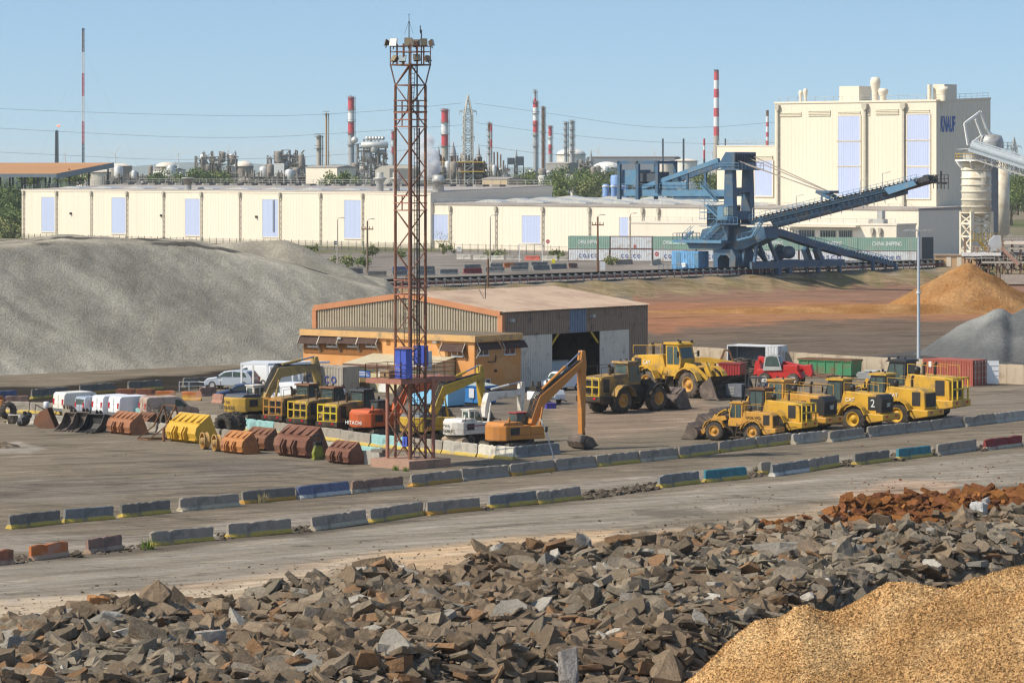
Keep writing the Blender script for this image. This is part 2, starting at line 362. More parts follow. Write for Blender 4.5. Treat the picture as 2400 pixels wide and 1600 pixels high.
# grey fine heap at the right edge
gr_px = [(2040,838),(2130,828),(2190,795),(2290,730),(2330,719),(2350,717),(2372,730),(2400,716),(2500,700),(2800,690)]
def hC(x, y):
    px = CX+x/y*F; hc = CH-(lerp_tab(gr_px, px)-HZ)/F*402
    if hc < -.2: return -.6
    h = hc-.36*(402-y)+.5*fbm(x*.1,y*.05,4.4) if y < 402 else hc-.6*(y-402)
    k = .5; h = h if h < hc-4 else -k*math.log(math.exp(-h/k)+math.exp(-(hc+.15)/k))
    g = math.exp(-((x-52-.25*(y-390))/1.2)**2)*.5
    return max(h+(.28*fbm(x*.22+y*.05,y*.12,2)-g)*ss(.3,2,h)+.05*fbm(x*.9,y*.9,3)*ss(0,1,h), -.6)
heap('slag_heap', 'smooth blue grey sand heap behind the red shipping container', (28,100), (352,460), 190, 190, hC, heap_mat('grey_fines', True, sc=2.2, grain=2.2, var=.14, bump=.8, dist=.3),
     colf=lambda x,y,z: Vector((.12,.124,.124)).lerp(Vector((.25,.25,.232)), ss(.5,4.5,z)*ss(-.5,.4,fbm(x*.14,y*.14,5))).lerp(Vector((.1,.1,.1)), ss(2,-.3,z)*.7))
# orange woodchip cone beyond the rust field
def hD(x, y):
    c = wp(2268, 610, 530); r = math.hypot((x-c.x)*(1 if x > c.x else .92), (y-c.y)*1.0)
    h = c.z-math.sqrt((.60*r)**2+.25); t = 1.2*math.exp(-((y-c.y+9)/8)**2)*ss(-62,-12,x-c.x)*ss(8,-4,x-c.x)
    h = max(h, t-.1*abs(y-c.y+9)*.6)
    return max(h+.35*fbm(x*.4,y*.4,2)*ss(0,2,h)*ss(-12,4,x-c.x)+.05*fbm(x*1.5,y*1.5), -.5)
heap('chip_heap', 'orange cone of wood chips below the blue stacker boom', (0,100), (490,560), 260, 140, hD, heap_mat('orange_chips', True, sc=1.4, grain=2.4, var=.24, bump=.9, dist=.5),
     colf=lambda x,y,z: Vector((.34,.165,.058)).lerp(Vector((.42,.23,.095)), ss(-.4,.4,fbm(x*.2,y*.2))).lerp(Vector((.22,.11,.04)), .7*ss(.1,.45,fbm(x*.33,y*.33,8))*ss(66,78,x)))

e_ = gp(4,1046); heap('earth_mound', 'low dark earth mound with pale rubble at the left edge of the yard', (e_.x-6,e_.x+2.2), (e_.y-4,e_.y+5), 50, 50, lambda x,y: 1.1-.30*math.hypot(x-e_.x+2.2,(y-e_.y)*1.0)+.25*fbm(x*.8,y*.8)-.1, heap_mat('earth_spoil', True, sc=3, grain=5, var=.3, bump=.9, dist=.15), colf=lambda x,y,z: Vector((.13,.1,.07)).lerp(Vector((.26,.21,.15)), ss(-.2,.4,fbm(x*.7,y*.7,3))))
# ---------------------------------------------------------------- large buildings
class Face:
    """vertical wall plane through A along d; finds where a sight line meets it"""
    def __init__(s, A, d): s.A = Vector(A[:2]); s.d = Vector(d[:2]).normalized()
    def t(s, px):
        k = (px-CX)/F; return (k*s.A.y-s.A.x)/(s.d.x-k*s.d.y)
    def Y(s, px): return (s.A+s.d*s.t(px)).y
    def z(s, px, py): return CH-(py-HZ)/F*s.Y(px)
CREAM = mat('cream_cladding', (.77,.675,.545), .5, .03, .05, dirt=(.68,.62,.5), amt=.18, dsc=.12, stretch=(3,3,.25))
CREAM2 = mat('pale_cream_cladding', (.735,.65,.51), .5, .03, .05, stretch=(3,3,.2))
PANE = mat('translucent_blue_panel', (.46,.52,.70), .5, .035, .8, stretch=(3,3,.05))
GALV = mat('galvanised_steel', (.42,.42,.4), .45, .12, 1, dirt=(.26,.22,.18), amt=.3, metal=.2)
PIPE = mat('downpipe_tan', (.46,.42,.34), .6)
ROOFG = mat('grey_roof_felt', (.36,.32,.285), .85, .1, .1, dirt=(.25,.22,.2), amt=.35, dsc=.07)
WHITE = mat('white_metal', (.78,.77,.73), .45, .05, 1, dirt=(.5,.45,.38), amt=.2)
DARK = mat('black_steel', (.02,.02,.022), .6, .2)
GLASSD = mat('dark_glass', (.03,.045,.05), .08, .2, .7, spec=.7)
BLUEP = mat('blue_sign_paint', (.03,.13,.45), .5)
def ribs(mb, L, z0, z1, y=-.02, step=1.1, w=.03):
    k = step/2
    while k < L: mb.bx(k, k+w, y, y+.05, z0, z1); k += step
def frame_panel(root, name, x0, x1, z0, z1, m, y=-.14, seams=0, fm=CREAM2, pv=.45):
    fr = MB()
    for a in ((x0-.25,x1+.25,z1,z1+.25),(x0-.25,x1+.25,z0-.25,z0)): fr.bx(a[0],a[1],y-.06,-.001,a[2],a[3])
    for a in (x0-.25,x1): fr.bx(a,a+.25,y-.06,-.001,z0,z1)
    o = MB().corr((x0,y),(x1,y),z0,z1,pv,.03).build(name, m, root); fr.build('frame', fm, o)
def downpipe(root, x, z0, z1, w=.25, y=-.42):
    b = MB(); b.bx(x-w/2,x+w/2,y-w/2,y+w/2,z0,z1-1.2)
    b.prism([(x-w*1.3,z1-.2),(x+w*1.3,z1-.2),(x+w*1.3,z1-1),(x+w/2,z1-1.6),(x-w/2,z1-1.6),(x-w*1.3,z1-1)], y-w, y+w)
    k = z0+1
    while k < z1-2: b.bx(x-w*.7,x+w*.7,y+w/2,-.001,k,k+.12); k += 1.4
    b.build('downpipe', PIPE, root)
def railing(root, pts, h=1.1, step=2.5, w=.07, m=None, name='railing', mids=1):
    b = MB()
    for p, q in zip(pts, pts[1:]):
        p = Vector(p); q = Vector(q); n = max(1, round((q-p).length/step)); up = Vector((0,0,h))
        for k in range(n+1):
            r = p.lerp(q, k/n); b.beam(r, r+up, w)
        b.beam(p+up, q+up, w)
        for j in range(mids): b.beam(p+up*((j+1)/(mids+1)), q+up*((j+1)/(mids+1)), w*.7)
    return b.build(name, m or GALV, root)
def louvre(root, x0, x1, z0, z1, y=-.2):
    b = MB(); k = z0
    b.bx(x0,x1,-.06,-.001,z0,z1)
    while k < z1-.05: b.prism([(y,k),(-.07,k+.22),(-.07,k+.28),(y,k+.06)], x0, x1, 'x'); k += .34
    b.build('louvre', mat('louvre_beige',(.56,.5,.37),.6,.05,1), root)
def mushroom(root, x, y, z0, z1, r, m=None, name='roof_vent'):
    h = z1-z0
    hh = min(h*.6,3.2)
    return MB().lathe([(r*.62,z0),(r*.66,z1-hh),(r*.66,z1-hh*.95),(r*1.0,z1-hh*.45),(r*1.0,z1-hh*.25),(r*.7,z1),(0,z1)], (x,y,0), 16).build(name, m or CREAM2, root)

# --- long warehouse (taller left half)
A1 = wp(51, 558, 938); A1.z = 0; B1 = wp(1009, 582, 819); B1.z = 0
W1 = Face(A1, B1-A1); L1 = (B1-A1).length; zt1 = 16.15
w1 = T('warehouse', 'long cream warehouse with tall pale blue wall panels behind the grey heap', 'warehouse', (A1.x,A1.y,TZ), ang(B1-A1)); g = TZ
b = MB(); b.bx(0,L1,0,41,-1,zt1-g-.004); ribs(b, L1, .3, zt1-g-.3); b.bx(-.2,L1+.2,-.1,.2,zt1-g-.5,zt1-g+.1); b.build('wall', CREAM, w1)
rf = MB().prism([(-.15,zt1-g),(41.2,zt1-g+1.65),(41.2,zt1-g+1.45),(41.1,zt1-g-.1),(-.15,zt1-g-.1)], -.25, L1+.02, 'x').build('roof', ROOFG, w1)
MB().prism([(-.14,zt1-g-.12),(41.1,zt1-g-.12),(41.1,zt1-g+1.43),(-.14,zt1-g-.04)], L1+.021, L1+.12, 'x').build('gable_trim', CREAM, w1)
for px0,px1,py0,py1 in ((98.4,129.4,462,542.7),(263,295.5,463,546.5),(435,469.5,466,551),(616,653,467,554.6),(808,847,469,558)):
    frame_panel(w1, 'wall_panel', W1.t(px0), W1.t(px1), W1.z(px0,py1)-g, W1.z(px0,py0)-g, PANE)
x = W1.t(643); MB().bx(x-.28,x+.28,-.32,-.2,3.2,W1.z(643,468)-g-.1).build('dark_panel_strip', mat('slate_strip',(.17,.2,.26),.5), w1)
for px in (57,134,215.5,299,385,473.5,564,658,752.8,851.5): downpipe(w1, W1.t(px), .2, zt1-g-.1)
sk_ = 0
for k in range(26):
    x = 6+k*(L1-10)/26; y = 30; z = zt1-g+1.65*y/41
    MB().bx(x,x+2.6,y,y+2.2,z-.1,z+.55).build('smoke_hatch', mat('hatch_grey',(.16,.15,.14),.6), w1)
for k in range(11):
    x = 5+k*(L1-12)/10.6; y = 9; z = zt1-g+1.65*y/41
    MB().prism([(x,z-.05),(x+9,z-.05),(x+9,z+.12),(x+4.5,z+.55),(x,z+.12)], y, y+5).build('skylight', mat('skylight_white',(.42,.42,.40),.3), w1)
railing(w1, [(0,40.6,zt1-g+1.62),(L1,40.6,zt1-g+1.62)], 1.2, 3, .09)
railing(w1, [(0,.6,zt1-g),(0,40,zt1-g+1.6)], 1.2, 3, .08)
for px, y0, y1 in ((385,423,456),(832,404,446),(870,404,447)):
    x = W1.t(px)+3; yy = 5.5; Yw = 1/(1/W1.Y(px))
    z1 = CH-(y0-HZ)/F*(W1.Y(px)+6)-g; z0 = zt1-g; r = 1.25
    MB().lathe([(r*.72,z0-.2),(r*.72,z0+2.2),(r*1.0,z0+2.7),(r*1.0,z0+2.9),(r*1.35,z0+3.2),(r*1.35,z0+3.4),(r*.7,z1-1.2),(r*.7,z1),(0,z1)], (x,yy,0), 16).build('roof_vent', GALV, w1)
for px, py in ((166,503),(378,508),(601,511)):
    MB().bx(W1.t(px),W1.t(px)+.5,-.5,-.01,W1.z(px,py)-g,W1.z(px,py)-g+.6).build('wall_lamp', DARK, w1)
b = MB(); b.bx(0,L1,-.05,-.001,0,.9); b.build('plinth', mat('plinth_concrete',(.5,.45,.36),.8), w1)
st = W1.t(1009)-1.6
MB().lathe([(1.35,zt1-g-.2),(1.35,zt1-g+2.5),(1.55,zt1-g+2.5),(1.55,CH-(423-HZ)/F*824-g),(1.25,CH-(410-HZ)/F*824-g),(1.0,CH-(410-HZ)/F*824-g)], (st,4,0), 20).build('steam_stack', GALV, w1)

# --- lower warehouse (right half)
B2 = gp(1009,582,TZ); D2 = wp(2153, 490, 722); D2.z = 0; B2.z = 0
W2 = Face(B2, D2-B2); L2 = (D2-B2).length; h20 = W2.z(1009,475.5); h21 = W2.z(2153,489)
w2 = T('warehouse', 'lower cream warehouse with white rooflights behind the stacked shipping containers', 'warehouse', (B2.x,B2.y,TZ), ang(D2-B2))
b = MB(); b.add([(0.02,0,-1),(L2,0,-1),(L2,22,-1),(0.02,40,-1),(0.02,0,h20-g),(L2,0,h21-g),(L2,22,h21-g),(0.02,40,h20-g)],[(0,1,5,4),(1,2,6,5),(2,3,7,6),(3,0,4,7)])
ribs(b, L2, .2, h21-g-.4); b.build('wall', CREAM, w2)
b = MB(); b.add([(-.0,-.2,h20-g),(L2+.1,-.2,h21-g),(L2+.1,22,h21-g+.5),(0,46,h20-g+1.2),(-.0,-.2,h20-g-.4),(L2+.1,-.2,h21-g-.4),(L2+.1,22,h21-g-.4),(0,46,h20-g-.4)],[(0,1,2,3),(4,5,1,0),(5,6,2,1),(6,7,3,2),(7,4,0,3),(7,6,5,4)]); b.build('roof', ROOFG, w2)
for px0,px1,py0,py1 in ((1010.8,1051,503,562),(1224.5,1268,505,569),(1453,1474,509,590)):
    frame_panel(w2, 'wall_panel', max(.3,W2.t(px0)), W2.t(px1), W2.z(px0,py1)-g, W2.z(px0,py0)-g, PANE)
for px in (1057,1164,1273.7,1383,1508,1545): downpipe(w2, W2.t(px), .2, h20-g-.5)
k = 0
for yy in (7,15,23,31):
    for j in range(9):
        x = 8+j*13.5+(yy*.9) % 6
        if x > L2-30-yy*.5: continue
        z = h20+(h21-h20)*x/L2-g+.03*yy
        MB().prism([(x,z-.1),(x+8.5,z-.1),(x+8.5,z+.15),(x+4.25,z+.7),(x,z+.15)], yy, yy+3.4).build('skylight', MATS['skylight_white'], w2)
MB().bx(L2-.05,L2+.06,1.2,5.2,0,4.6).build('door', mat('dark_door',(.05,.06,.065),.5), w2)
railing(w2, [(0.5,.3,h20-g),(L2-2,.3,h21-g)], .9, 3, .06)
# --- low block with strip windows behind the containers
A3 = wp(1476, 520, 741); A3.z = 0; B3 = wp(2101, 524, 706); B3.z = 0
W3 = Face(A3, B3-A3); L3 = (B3-A3).length; h3 = 10.1
w3 = T('office_block', 'low cream block with strip windows behind the green containers', 'building', (A3.x,A3.y,TZ), ang(B3-A3))
b = MB(); b.bx(0,L3,0,9,-1,h3-g); b.bx(-.2,L3+.2,-.15,9.1,h3-g,h3-g+.35); b.build('wall', CREAM, w3)
for px0,px1,py0,py1 in ((1873,1909,539,557),(1923,1959,540,557),(1967,1997,540,557)):
    b = MB(); x0, x1, z0, z1 = W3.t(px0), W3.t(px1), W3.z(px0,py1)-g, W3.z(px0,py0)-g
    wd = MB().bx(x0,x1,-.06,-.01,z0,z1).build('window', GLASSD, w3)
    for q in range(7): b.bx(x0+(x1-x0)*q/6-.08,x0+(x1-x0)*q/6+.08,-.12,-.01,z0,z1)
    b.build('mullion', mat('grey_frame',(.3,.3,.28)), wd)
MB().bx(W3.t(1850), W3.t(2015), -1.8, -.01, W3.z(1850,531)-g, W3.z(1850,527)-g).build('canopy', CREAM2, w3)
for px in (2046,2064): downpipe(w3, W3.t(px), 0, h3-g-.3, .25)
railing(w3, [(.3,.3,h3-g+.3),(L3-.3,.3,h3-g+.3)], 1, 3, .06)
x = W3.t(2050); b = MB(); b.bx(x-3,x+.5,3,5,h3-g+.35,h3-g+1.2); b.bx(x-1,x+.2,3,4.5,h3-g+1.2,h3-g+3); b.build('roof_plant', GALV, w3)

# --- tall plaster works
AK = wp(1816,241,762); BK = wp(2194.5,236,735); AK.z = BK.z = 0
WK = Face(AK, BK-AK); LK = (BK-AK).length; hk0 = WK.z(1816,241.4)-g; hk1 = WK.z(2194.5,235.7)-g
wk = T('factory_tower', 'tall cream plaster works with blue wall panels and a blue name on its shaded side', 'factory', (AK.x,AK.y,TZ), ang(BK-AK))
DK = 22.0
b = MB(); b.add([(0,0,-1),(LK,0,-1),(LK,DK,-1),(0,DK,-1),(0,0,hk0),(LK,0,hk1),(LK,DK,hk1+.8),(0,DK,hk0+.8)],[(0,1,5,4),(1,2,6,5),(2,3,7,6),(3,0,4,7),(4,5,6,7)])
ribs(b, LK, 8, hk0-.8, step=1.0); b.beam((-.1,-.05,hk0),(LK+.1,-.05,hk1),.3,.4); b.beam((LK+.05,-.05,hk1),(LK+.05,DK,hk1+.8),.3,.4); b.build('wall', CREAM2, wk)
# ribs on the shaded end
b = MB(); k = .5
while k < DK: b.bx(LK,LK+.05,k,k+.05,0,hk1-.6); k += 1.0
b.build('end_cladding', CREAM2, wk)
s5 = lambda x, y: (1800+x/3.136, 140+y/3.136)
for x0,x1,y0,y1 in ((518,678,415,597),(518,678,604,780),(518,678,790,1000),(1025,1190,405,590),(1025,1190,600,780),(1025,1190,793,1018)):
    (a,c),(d,e) = s5(x0,y0), s5(x1,y1); frame_panel(wk, 'wall_panel', WK.t(a), WK.t(d), WK.z(a,e)-g, WK.z(a,c)-g, PANE)
for x0,x1,y0,y1 in ((88,245,385,418),(298,460,378,415),(515,680,378,410),(735,750,378,410),(792,962,368,405),(1020,1190,365,400)):
    (a,c),(d,e) = s5(x0,y0), s5(x1,y1); louvre(wk, WK.t(a), WK.t(d), WK.z(a,e)-g, WK.z(a,c)-g)
for px in (1825,2030,2120): downpipe(wk, WK.t(px), 6, hk0-.3, .5 if px > 1900 else .35)
for x0,x1,y0,y1,dy in ((468,604,195,305,3),(1158,1232,180,298,3)):
    (a,c),(d,e) = s5(x0,y0), s5(x1,y1); MB().bx(WK.t(a),WK.t(d)+.3,dy,dy+5,hk0,WK.z(a,c)-g).build('roof_penthouse', CREAM2, wk)
for x0,y0,r,dy in ((203,225,.5,2),(230,212,.5,2.4),(742,128,1.15,2.5),(805,210,1.15,2.2),(1265,197,1.2,1.5)):
    a,c = s5(x0,y0); mushroom(wk, WK.t(a), dy, hk0-.1, WK.z(a,c)-g, r)
a,c = s5(1150,182); MB().cyl((WK.t(a),2,hk0),(WK.t(a),2,WK.z(a,c)-g),.45).build('roof_pipe', CREAM2, wk)
railing(wk, [(1,.4,hk0),(LK-.3,.4,hk1),(LK-.3,DK-.4,hk1+.8)], 1.2, 2.4, .07)
zz0, zz1 = WK.z(2194,303), WK.z(2194,275)
text('KNAUF', mat('logo_blue',(.01,.10,.42),.5), wk, (LK+.06,1.6,zz0-g-.6), (0,1,0), (0,0,1), 5.9, 3.5, 'logo', .02, .14)
# door in the shaded end
wd = MB().bx(LK-.2,LK+.04,-6.0+9,-6+13,0,5.6).build('door', mat('dark_door',(.05,.06,.065),.5), wk)
# lower left shoulder
b = MB(); sh = WK.z(1750,343)-g; b.bx(-16,-.004,.1,DK,-1,sh); ribs(b, 0, 0, 0); b.bx(-16.1,0,-.0,.3,sh,sh+.2); b.build('side_wing', CREAM2, wk)
frame_panel(wk, 'wall_panel', WK.t(1770), WK.t(1811), WK.z(1790,459)-g, WK.z(1790,377)-g, PANE)
louvre(wk, WK.t(1770), WK.t(1811), WK.z(1790,374)-g, WK.z(1790,366)-g)
railing(wk, [(-15.8,.4,sh+.1),(-.3,.4,sh+.1)], 1.2, 2.4, .07)
# --- silo with legs, second silo, inclined gallery
def silo(px0, px1, ytop, ybot, ybase, Y, name, lab, rings):
    k = Y/F; c = wp((px0+px1)/2, 600, Y); r = (px1-px0)/2*k; z = lambda py: CH-(py-HZ)*k-g
    t = T('silo', lab, 'silo', (c.x,c.y,TZ), R(20)); m = mat('silo_cream',(.72,.66,.52),.5,.06,.3,dirt=(.5,.4,.27),amt=.28,dsc=.3)
    MB().lathe([(0,z(ybot)-1.2),(r*.98,z(ybot)),(r,z(ybot)+.01),(r,z(ytop)),(0,z(ytop))], (0,0,0), 36).build('shell', m, t)
    b = MB()
    for q in rings: b.lathe([(r+.02,z(q)-.14),(r+.16,z(q)-.14),(r+.16,z(q)+.14),(r+.02,z(q)+.14)], (0,0,0), 36)
    b.build('ring', m, t)
    if ybase:
        s = r*.75; lg = [(-s,-s),(s,-s),(s,s),(-s,s)]
        for i in range(4): MB().beam((*lg[i],-.5),(*lg[i],z(ybot)+.4),.62).build('leg', m, t)
        b = MB()
        lv = [z(ybot)-.3, z(ybot+24), z(ybot+54), z(ybot+88)]
        for i in range(4):
            p, q = lg[i], lg[(i+1) % 4]
            for a, c2 in zip(lv, lv[1:]):
                b.beam((*p,c2),(*q,c2),.4); b.beam((*p,a),(*q,c2),.28); b.beam((*q,a),(*p,c2),.28)
        b.build('bracing', m, t)
    return t, r, z
sl1, r1, zf = silo(2254,2323,376,500,594,690,'silo','cream silo on braced legs beside the plaster works',(398,417,433,449,468,484,499))
YEL = mat('safety_yellow', (.62,.40,.04), .5, .1)
mp = MB(); mp.lathe([(r1*.9,zf(378)),(r1*1.45,zf(378)),(r1*1.45,zf(374)),(0,zf(374))], (0,0,0), 12, smooth=False); mp.build('top_platform', WHITE, sl1)
rr = r1*1.42; railing(sl1, [(rr*math.cos(a*PI/6),rr*math.sin(a*PI/6),zf(374)) for a in range(13)], 1.2, 1.5, .09, YEL)
b = MB()
for a in range(8): b.beam((r1*math.cos(a*PI/4),r1*math.sin(a*PI/4),zf(396)),(rr*math.cos(a*PI/4),rr*math.sin(a*PI/4),zf(379)),.25)
b.build('bracket', WHITE, sl1)
hs = MB(); hs.bx(-2,3.6,-2,2,zf(373),zf(348)); hs.build('head_house', GALV, sl1)
MB().lathe([(2.6,zf(348)),(2.6,zf(330)),(2.2,zf(318)),(0,zf(312))], (3.2,0,0), 18).build('dust_filter', GALV, sl1)
b = MB(); b.path([(-2.4,-1,zf(340)),(-3.2,-1,zf(290)),(.4,-1,zf(262)),(2.2,0,zf(300)),(3.4,0,zf(316))], .42); b.path([(-1,0,zf(335)),(1.2,0,zf(318)),(-.5,-.5,zf(280))], .36); b.build('duct', WHITE, sl1)
b = MB(); railing(sl1, [(-3,-3,zf(348)),(7,-3,zf(348)),(7,3,zf(348))], 1.2, 1.5, .08)
MB().bx(-3,7,-3,3,zf(349)-.15,zf(349)).build('head_platform', GALV, sl1)
for i, (p, q) in enumerate((((-2.6,-3.9,zf(560)),(2.8,-3.9,zf(560))),)):
    railing(sl1, [p, q], 1.2, .8, .1, YEL)
b = MB(); b.prism([(-1.6,zf(565)),(.4,zf(590)),(.8,zf(590)),(-1.2,zf(565))], -4.6, -3.4); b.bx(-3.4,3.6,-4.2,-3.4,zf(561)-.2,zf(561)); b.build('stair', YEL, sl1)
sl2, r2, zf2 = silo(2330,2366,377,548,0,704,'silo','slim cream silo half hidden behind the braced silo',())
MB().beam((-4.6,-4,-2),(-4.6,-4,zf2(380)),2.2).build('ladder_shaft', mat('shaft_grey',(.2,.22,.25),.6), sl2)
p0 = wp(2282,352,684); p1 = wp(2470,412,655)
cg = T('conveyor_gallery', 'grey inclined conveyor gallery coming in to the silo top', 'conveyor', p0)
d = p1-p0; b = MB(); b.beam((0,0,0), d, 2.6, .4); b.beam((0,0,2.0), d+Vector((0,0,2.0)), .2); b.cyl((0,0,.9), d+Vector((0,0,.9)), .85, n=12); b.build('gallery_tube', mat('gallery_grey',(.32,.36,.39),.5,.1,1), cg)
b = MB(); n = 14
for k in range(n):
    u = d*(k/n); v = d*((k+1)/n); dn = Vector((0,0,-1.9))
    for s_ in (-1.2,1.2):
        o = Vector((.2,s_,0)); b.beam(u+o, u+o+dn, .14); b.beam(u+o, v+o+dn, .12); b.beam(u+o+dn, v+o+dn, .18)
b.build('truss', GALV, cg)
railing(cg, [Vector((0,-1.6,.2)), d+Vector((0,-1.6,.2))], 1.1, 1.6, .07)

# ---------------------------------------------------------------- maintenance hall and orange annex
CN = Vector((-3.64,331.6)); LAx, DAx, hA_ = 22.4, 7.2, 5.62
OA = CN-U2*LAx; rzb = ang(U2)
FA = Face(OA, U2); FR = Face(CN, V2)
ORANGE = mat('orange_render', (.62,.29,.10), .85, .06, .4, dirt=(.64,.37,.17), amt=.35, dsc=.35, bump=.15, bsc=8)
an = T('annex', 'orange rendered annex with awnings in front of the ribbed hall', 'building', (OA.x,OA.y,0), rzb)
AWN = mat('awning_slats', (.075,.045,.035), .7, .2)
RECESS = mat('brown_recess', (.24,.105,.035), .8, .15)
s2 = lambda x, y: (700+x/3.794, 540+y/3.794)
b = MB(); b.bx(0,LAx,0,DAx,0,hA_-.62); b.build('wall', ORANGE, an)
b = MB(); b.bx(-.25,LAx+.3,-.3,DAx-.02,hA_-.6,hA_+.0); b.build('parapet', mat('parapet_ochre',(.6,.36,.15),.85,.08,.5,dirt=(.3,.22,.14),amt=.3), an)
MB().bx(.1,LAx-.1,.1,DAx-.1,hA_,hA_+.03).build('roof', mat('annex_roof',(.2,.165,.125),.9,.2,.3,dirt=(.11,.1,.06),amt=.4), an)
WF = mat('window_white',(.6,.6,.58),.4)
def window(root, face, rect, side=None, recess=True, wn=2):
    (a,c),(d_,e) = rect; x0,x1 = face.t(a), face.t(d_); z0,z1 = face.z(a,e), face.z(a,c)
    sgn = side
    def bx(m, u0,u1,o0,o1,q0,q1):
        return m.bx(u0,u1,-o1,-o0,q0,q1) if sgn is None else m.bx(sgn+o0,sgn+o1,u0,u1,q0,q1)
    w_ = bx(MB(), x0,x1,.0,.03,z0,z1).build('window', GLASSD, root); f = MB(); t_ = .07
    bx(f,x0,x1,.02,.09,z0,z0+t_); bx(f,x0,x1,.02,.09,z1-t_,z1)
    for q in range(wn+1): xx = x0+(x1-x0)*q/wn; bx(f,xx-t_/2,xx+t_/2,.02,.09,z0,z1)
    bx(f,x0-.05,x1+.05,.02,.16,z0-.08,z0); f.build('frame', WF, w_)
def awning(root, face, rect, side=None, out=.55):
    (a,c),(d_,e) = rect; x0,x1 = face.t(a), face.t(d_); z0,z1 = face.z(a,e), face.z(a,c); m = MB()
    for k in range(4):
        f0, f1 = k/4, (k+.86)/4
        pl = [(-out*f0-.05, z1+(z0-z1)*f0),(-out*f1-.05, z1+(z0-z1)*f1),(-out*f1-.05, z1+(z0-z1)*f1-.05),(-out*f0-.05, z1+(z0-z1)*f0-.05)]
        if side is None: m.prism(pl, x0, x1, 'x')
        else: m.prism([(side-p, q) for p, q in pl], x0, x1, 'y')
    aw = m.build('awning', AWN, root)
    for xx in (x0,x1):
        m = MB()
        if side is None: m.path([(xx,-.02,z0-.9),(xx,-out-.1,z0-.05),(xx,-.05,z1+.25)],.05)
        else: m.path([(side+.02,xx,z0-.9),(side+out+.1,xx,z0-.05),(side+.05,xx,z1+.25)],.05)
        m.build('strut', PIPE, aw)
b = MB(); (a,c),(d_,e) = s2(50,965), s2(742,1088); b.bx(FA.t(a),FA.t(d_),-.05,-.002,FA.z(a,e),FA.z(a,c)); b.build('window_surround', RECESS, an)
b = MB(); (a,c),(d_,e) = s2(1330,1010), s2(1505,1145); b.bx(FA.t(a),FA.t(d_),-.05,-.002,FA.z(a,e),FA.z(a,c)); b.build('window_surround', RECESS, an)
for x0 in (90,257,443,605): window(an, FA, (s2(x0,985), s2(x0+92,1030)))
for x0 in (22,200,370,548): awning(an, FA, (s2(x0,932), s2(x0+172,1000)))
window(an, FA, (s2(1365,1050), s2(1465,1115))); awning(an, FA, (s2(1285,1000), s2(1490,1068)))
(a,c),(d_,e) = s2(782,975), s2(815,1020); MB().bx(FA.t(a),FA.t(d_),-.03,-.001,FA.z(a,e),FA.z(a,c)).build('vent_opening', RECESS, an)
for x0,x1,y0,y1 in ((1588,1685,1058,1115),(1825,1920,1045,1105)): window(an, FR, (s2(x0,y0), s2(x1,y1)), LAx)
for x0,x1,y0,y1 in ((1572,1768,1000,1062),(1795,2000,985,1048)): awning(an, FR, (s2(x0,y0), s2(x1,y1)), LAx)
window(an, FR, ((1137,888),(1148,912)), LAx, wn=1)
b = MB(); q = FR.t(1160); b.path([(LAx+.12,q-1.2,3.0),(LAx+.12,q,3.0),(LAx+.12,q,3.6)], .08); b.cyl((LAx+.02,q,2.1),(LAx+.2,q,2.1),.12); b.build('wall_pipe', DARK, an)
for x0 in (5.0, 17.5): MB().bx(x0,x0+.5,-.5,-.02,hA_-.85,hA_-.65).build('floodlight', GALV, an)
# lean-to shed of beige panels
fa_ = FA.A+FA.d*FA.t(878)-V2*4.2; FL = Face(fa_, U2); lt = T('site_cabin', 'beige panelled lean-to cabin with blue sign against the orange annex', 'cabin', (fa_.x,fa_.y,0), rzb)
BEI = mat('beige_panel',(.56,.49,.29),.6,.05,.5,dirt=(.4,.33,.2),amt=.2); xl = FL.t(1000); hl = FL.z(814,853); dl = 4.18
b = MB(); b.prism([(0,0),(0,hl),(dl,hl+.75),(dl,0)], 0, xl, 'x'); b.build('wall', BEI, lt)
b = MB(); k = 0
while k < xl-.2: b.prism([(-.35,hl+.02),(dl,hl+.82),(dl,hl+.9),(-.35,hl+.1)], k-.15, min(k+1.32,xl+.2), 'x'); k += 1.4
b.build('roof', mat('beige_roof',(.5,.44,.3),.6,.1), lt)
b = MB(); b.prism([(-.4,hl-.16),(-.3,hl-.16),(-.3,hl+.1),(-.4,hl+.1)], -.2, xl+.2, 'x'); b.build('gutter', mat('brown_trim',(.16,.09,.06)), lt)
sg = MB().bx(FL.t(841),FL.t(868),-.06,-.02,FL.z(841,883),FL.z(841,867)).build('sign_board', BLUEP, lt)
for k in range(3): MB().bx(FL.t(843),FL.t((858,862,866)[k]),-.075,-.062,FL.z(843,871.5+k*4),FL.z(843,870+k*4)).build('sign_writing', WHITE, sg)
dr = MB().bx(FL.t(844),FL.t(867),-.05,-.01,.05,2.1).build('door', mat('bronze_door',(.2,.14,.07),.4), lt)
MB().bx(FL.t(888),FL.t(912),-.05,-.01,.05,2.3).build('door', WHITE, lt, label='white door of the cabin')
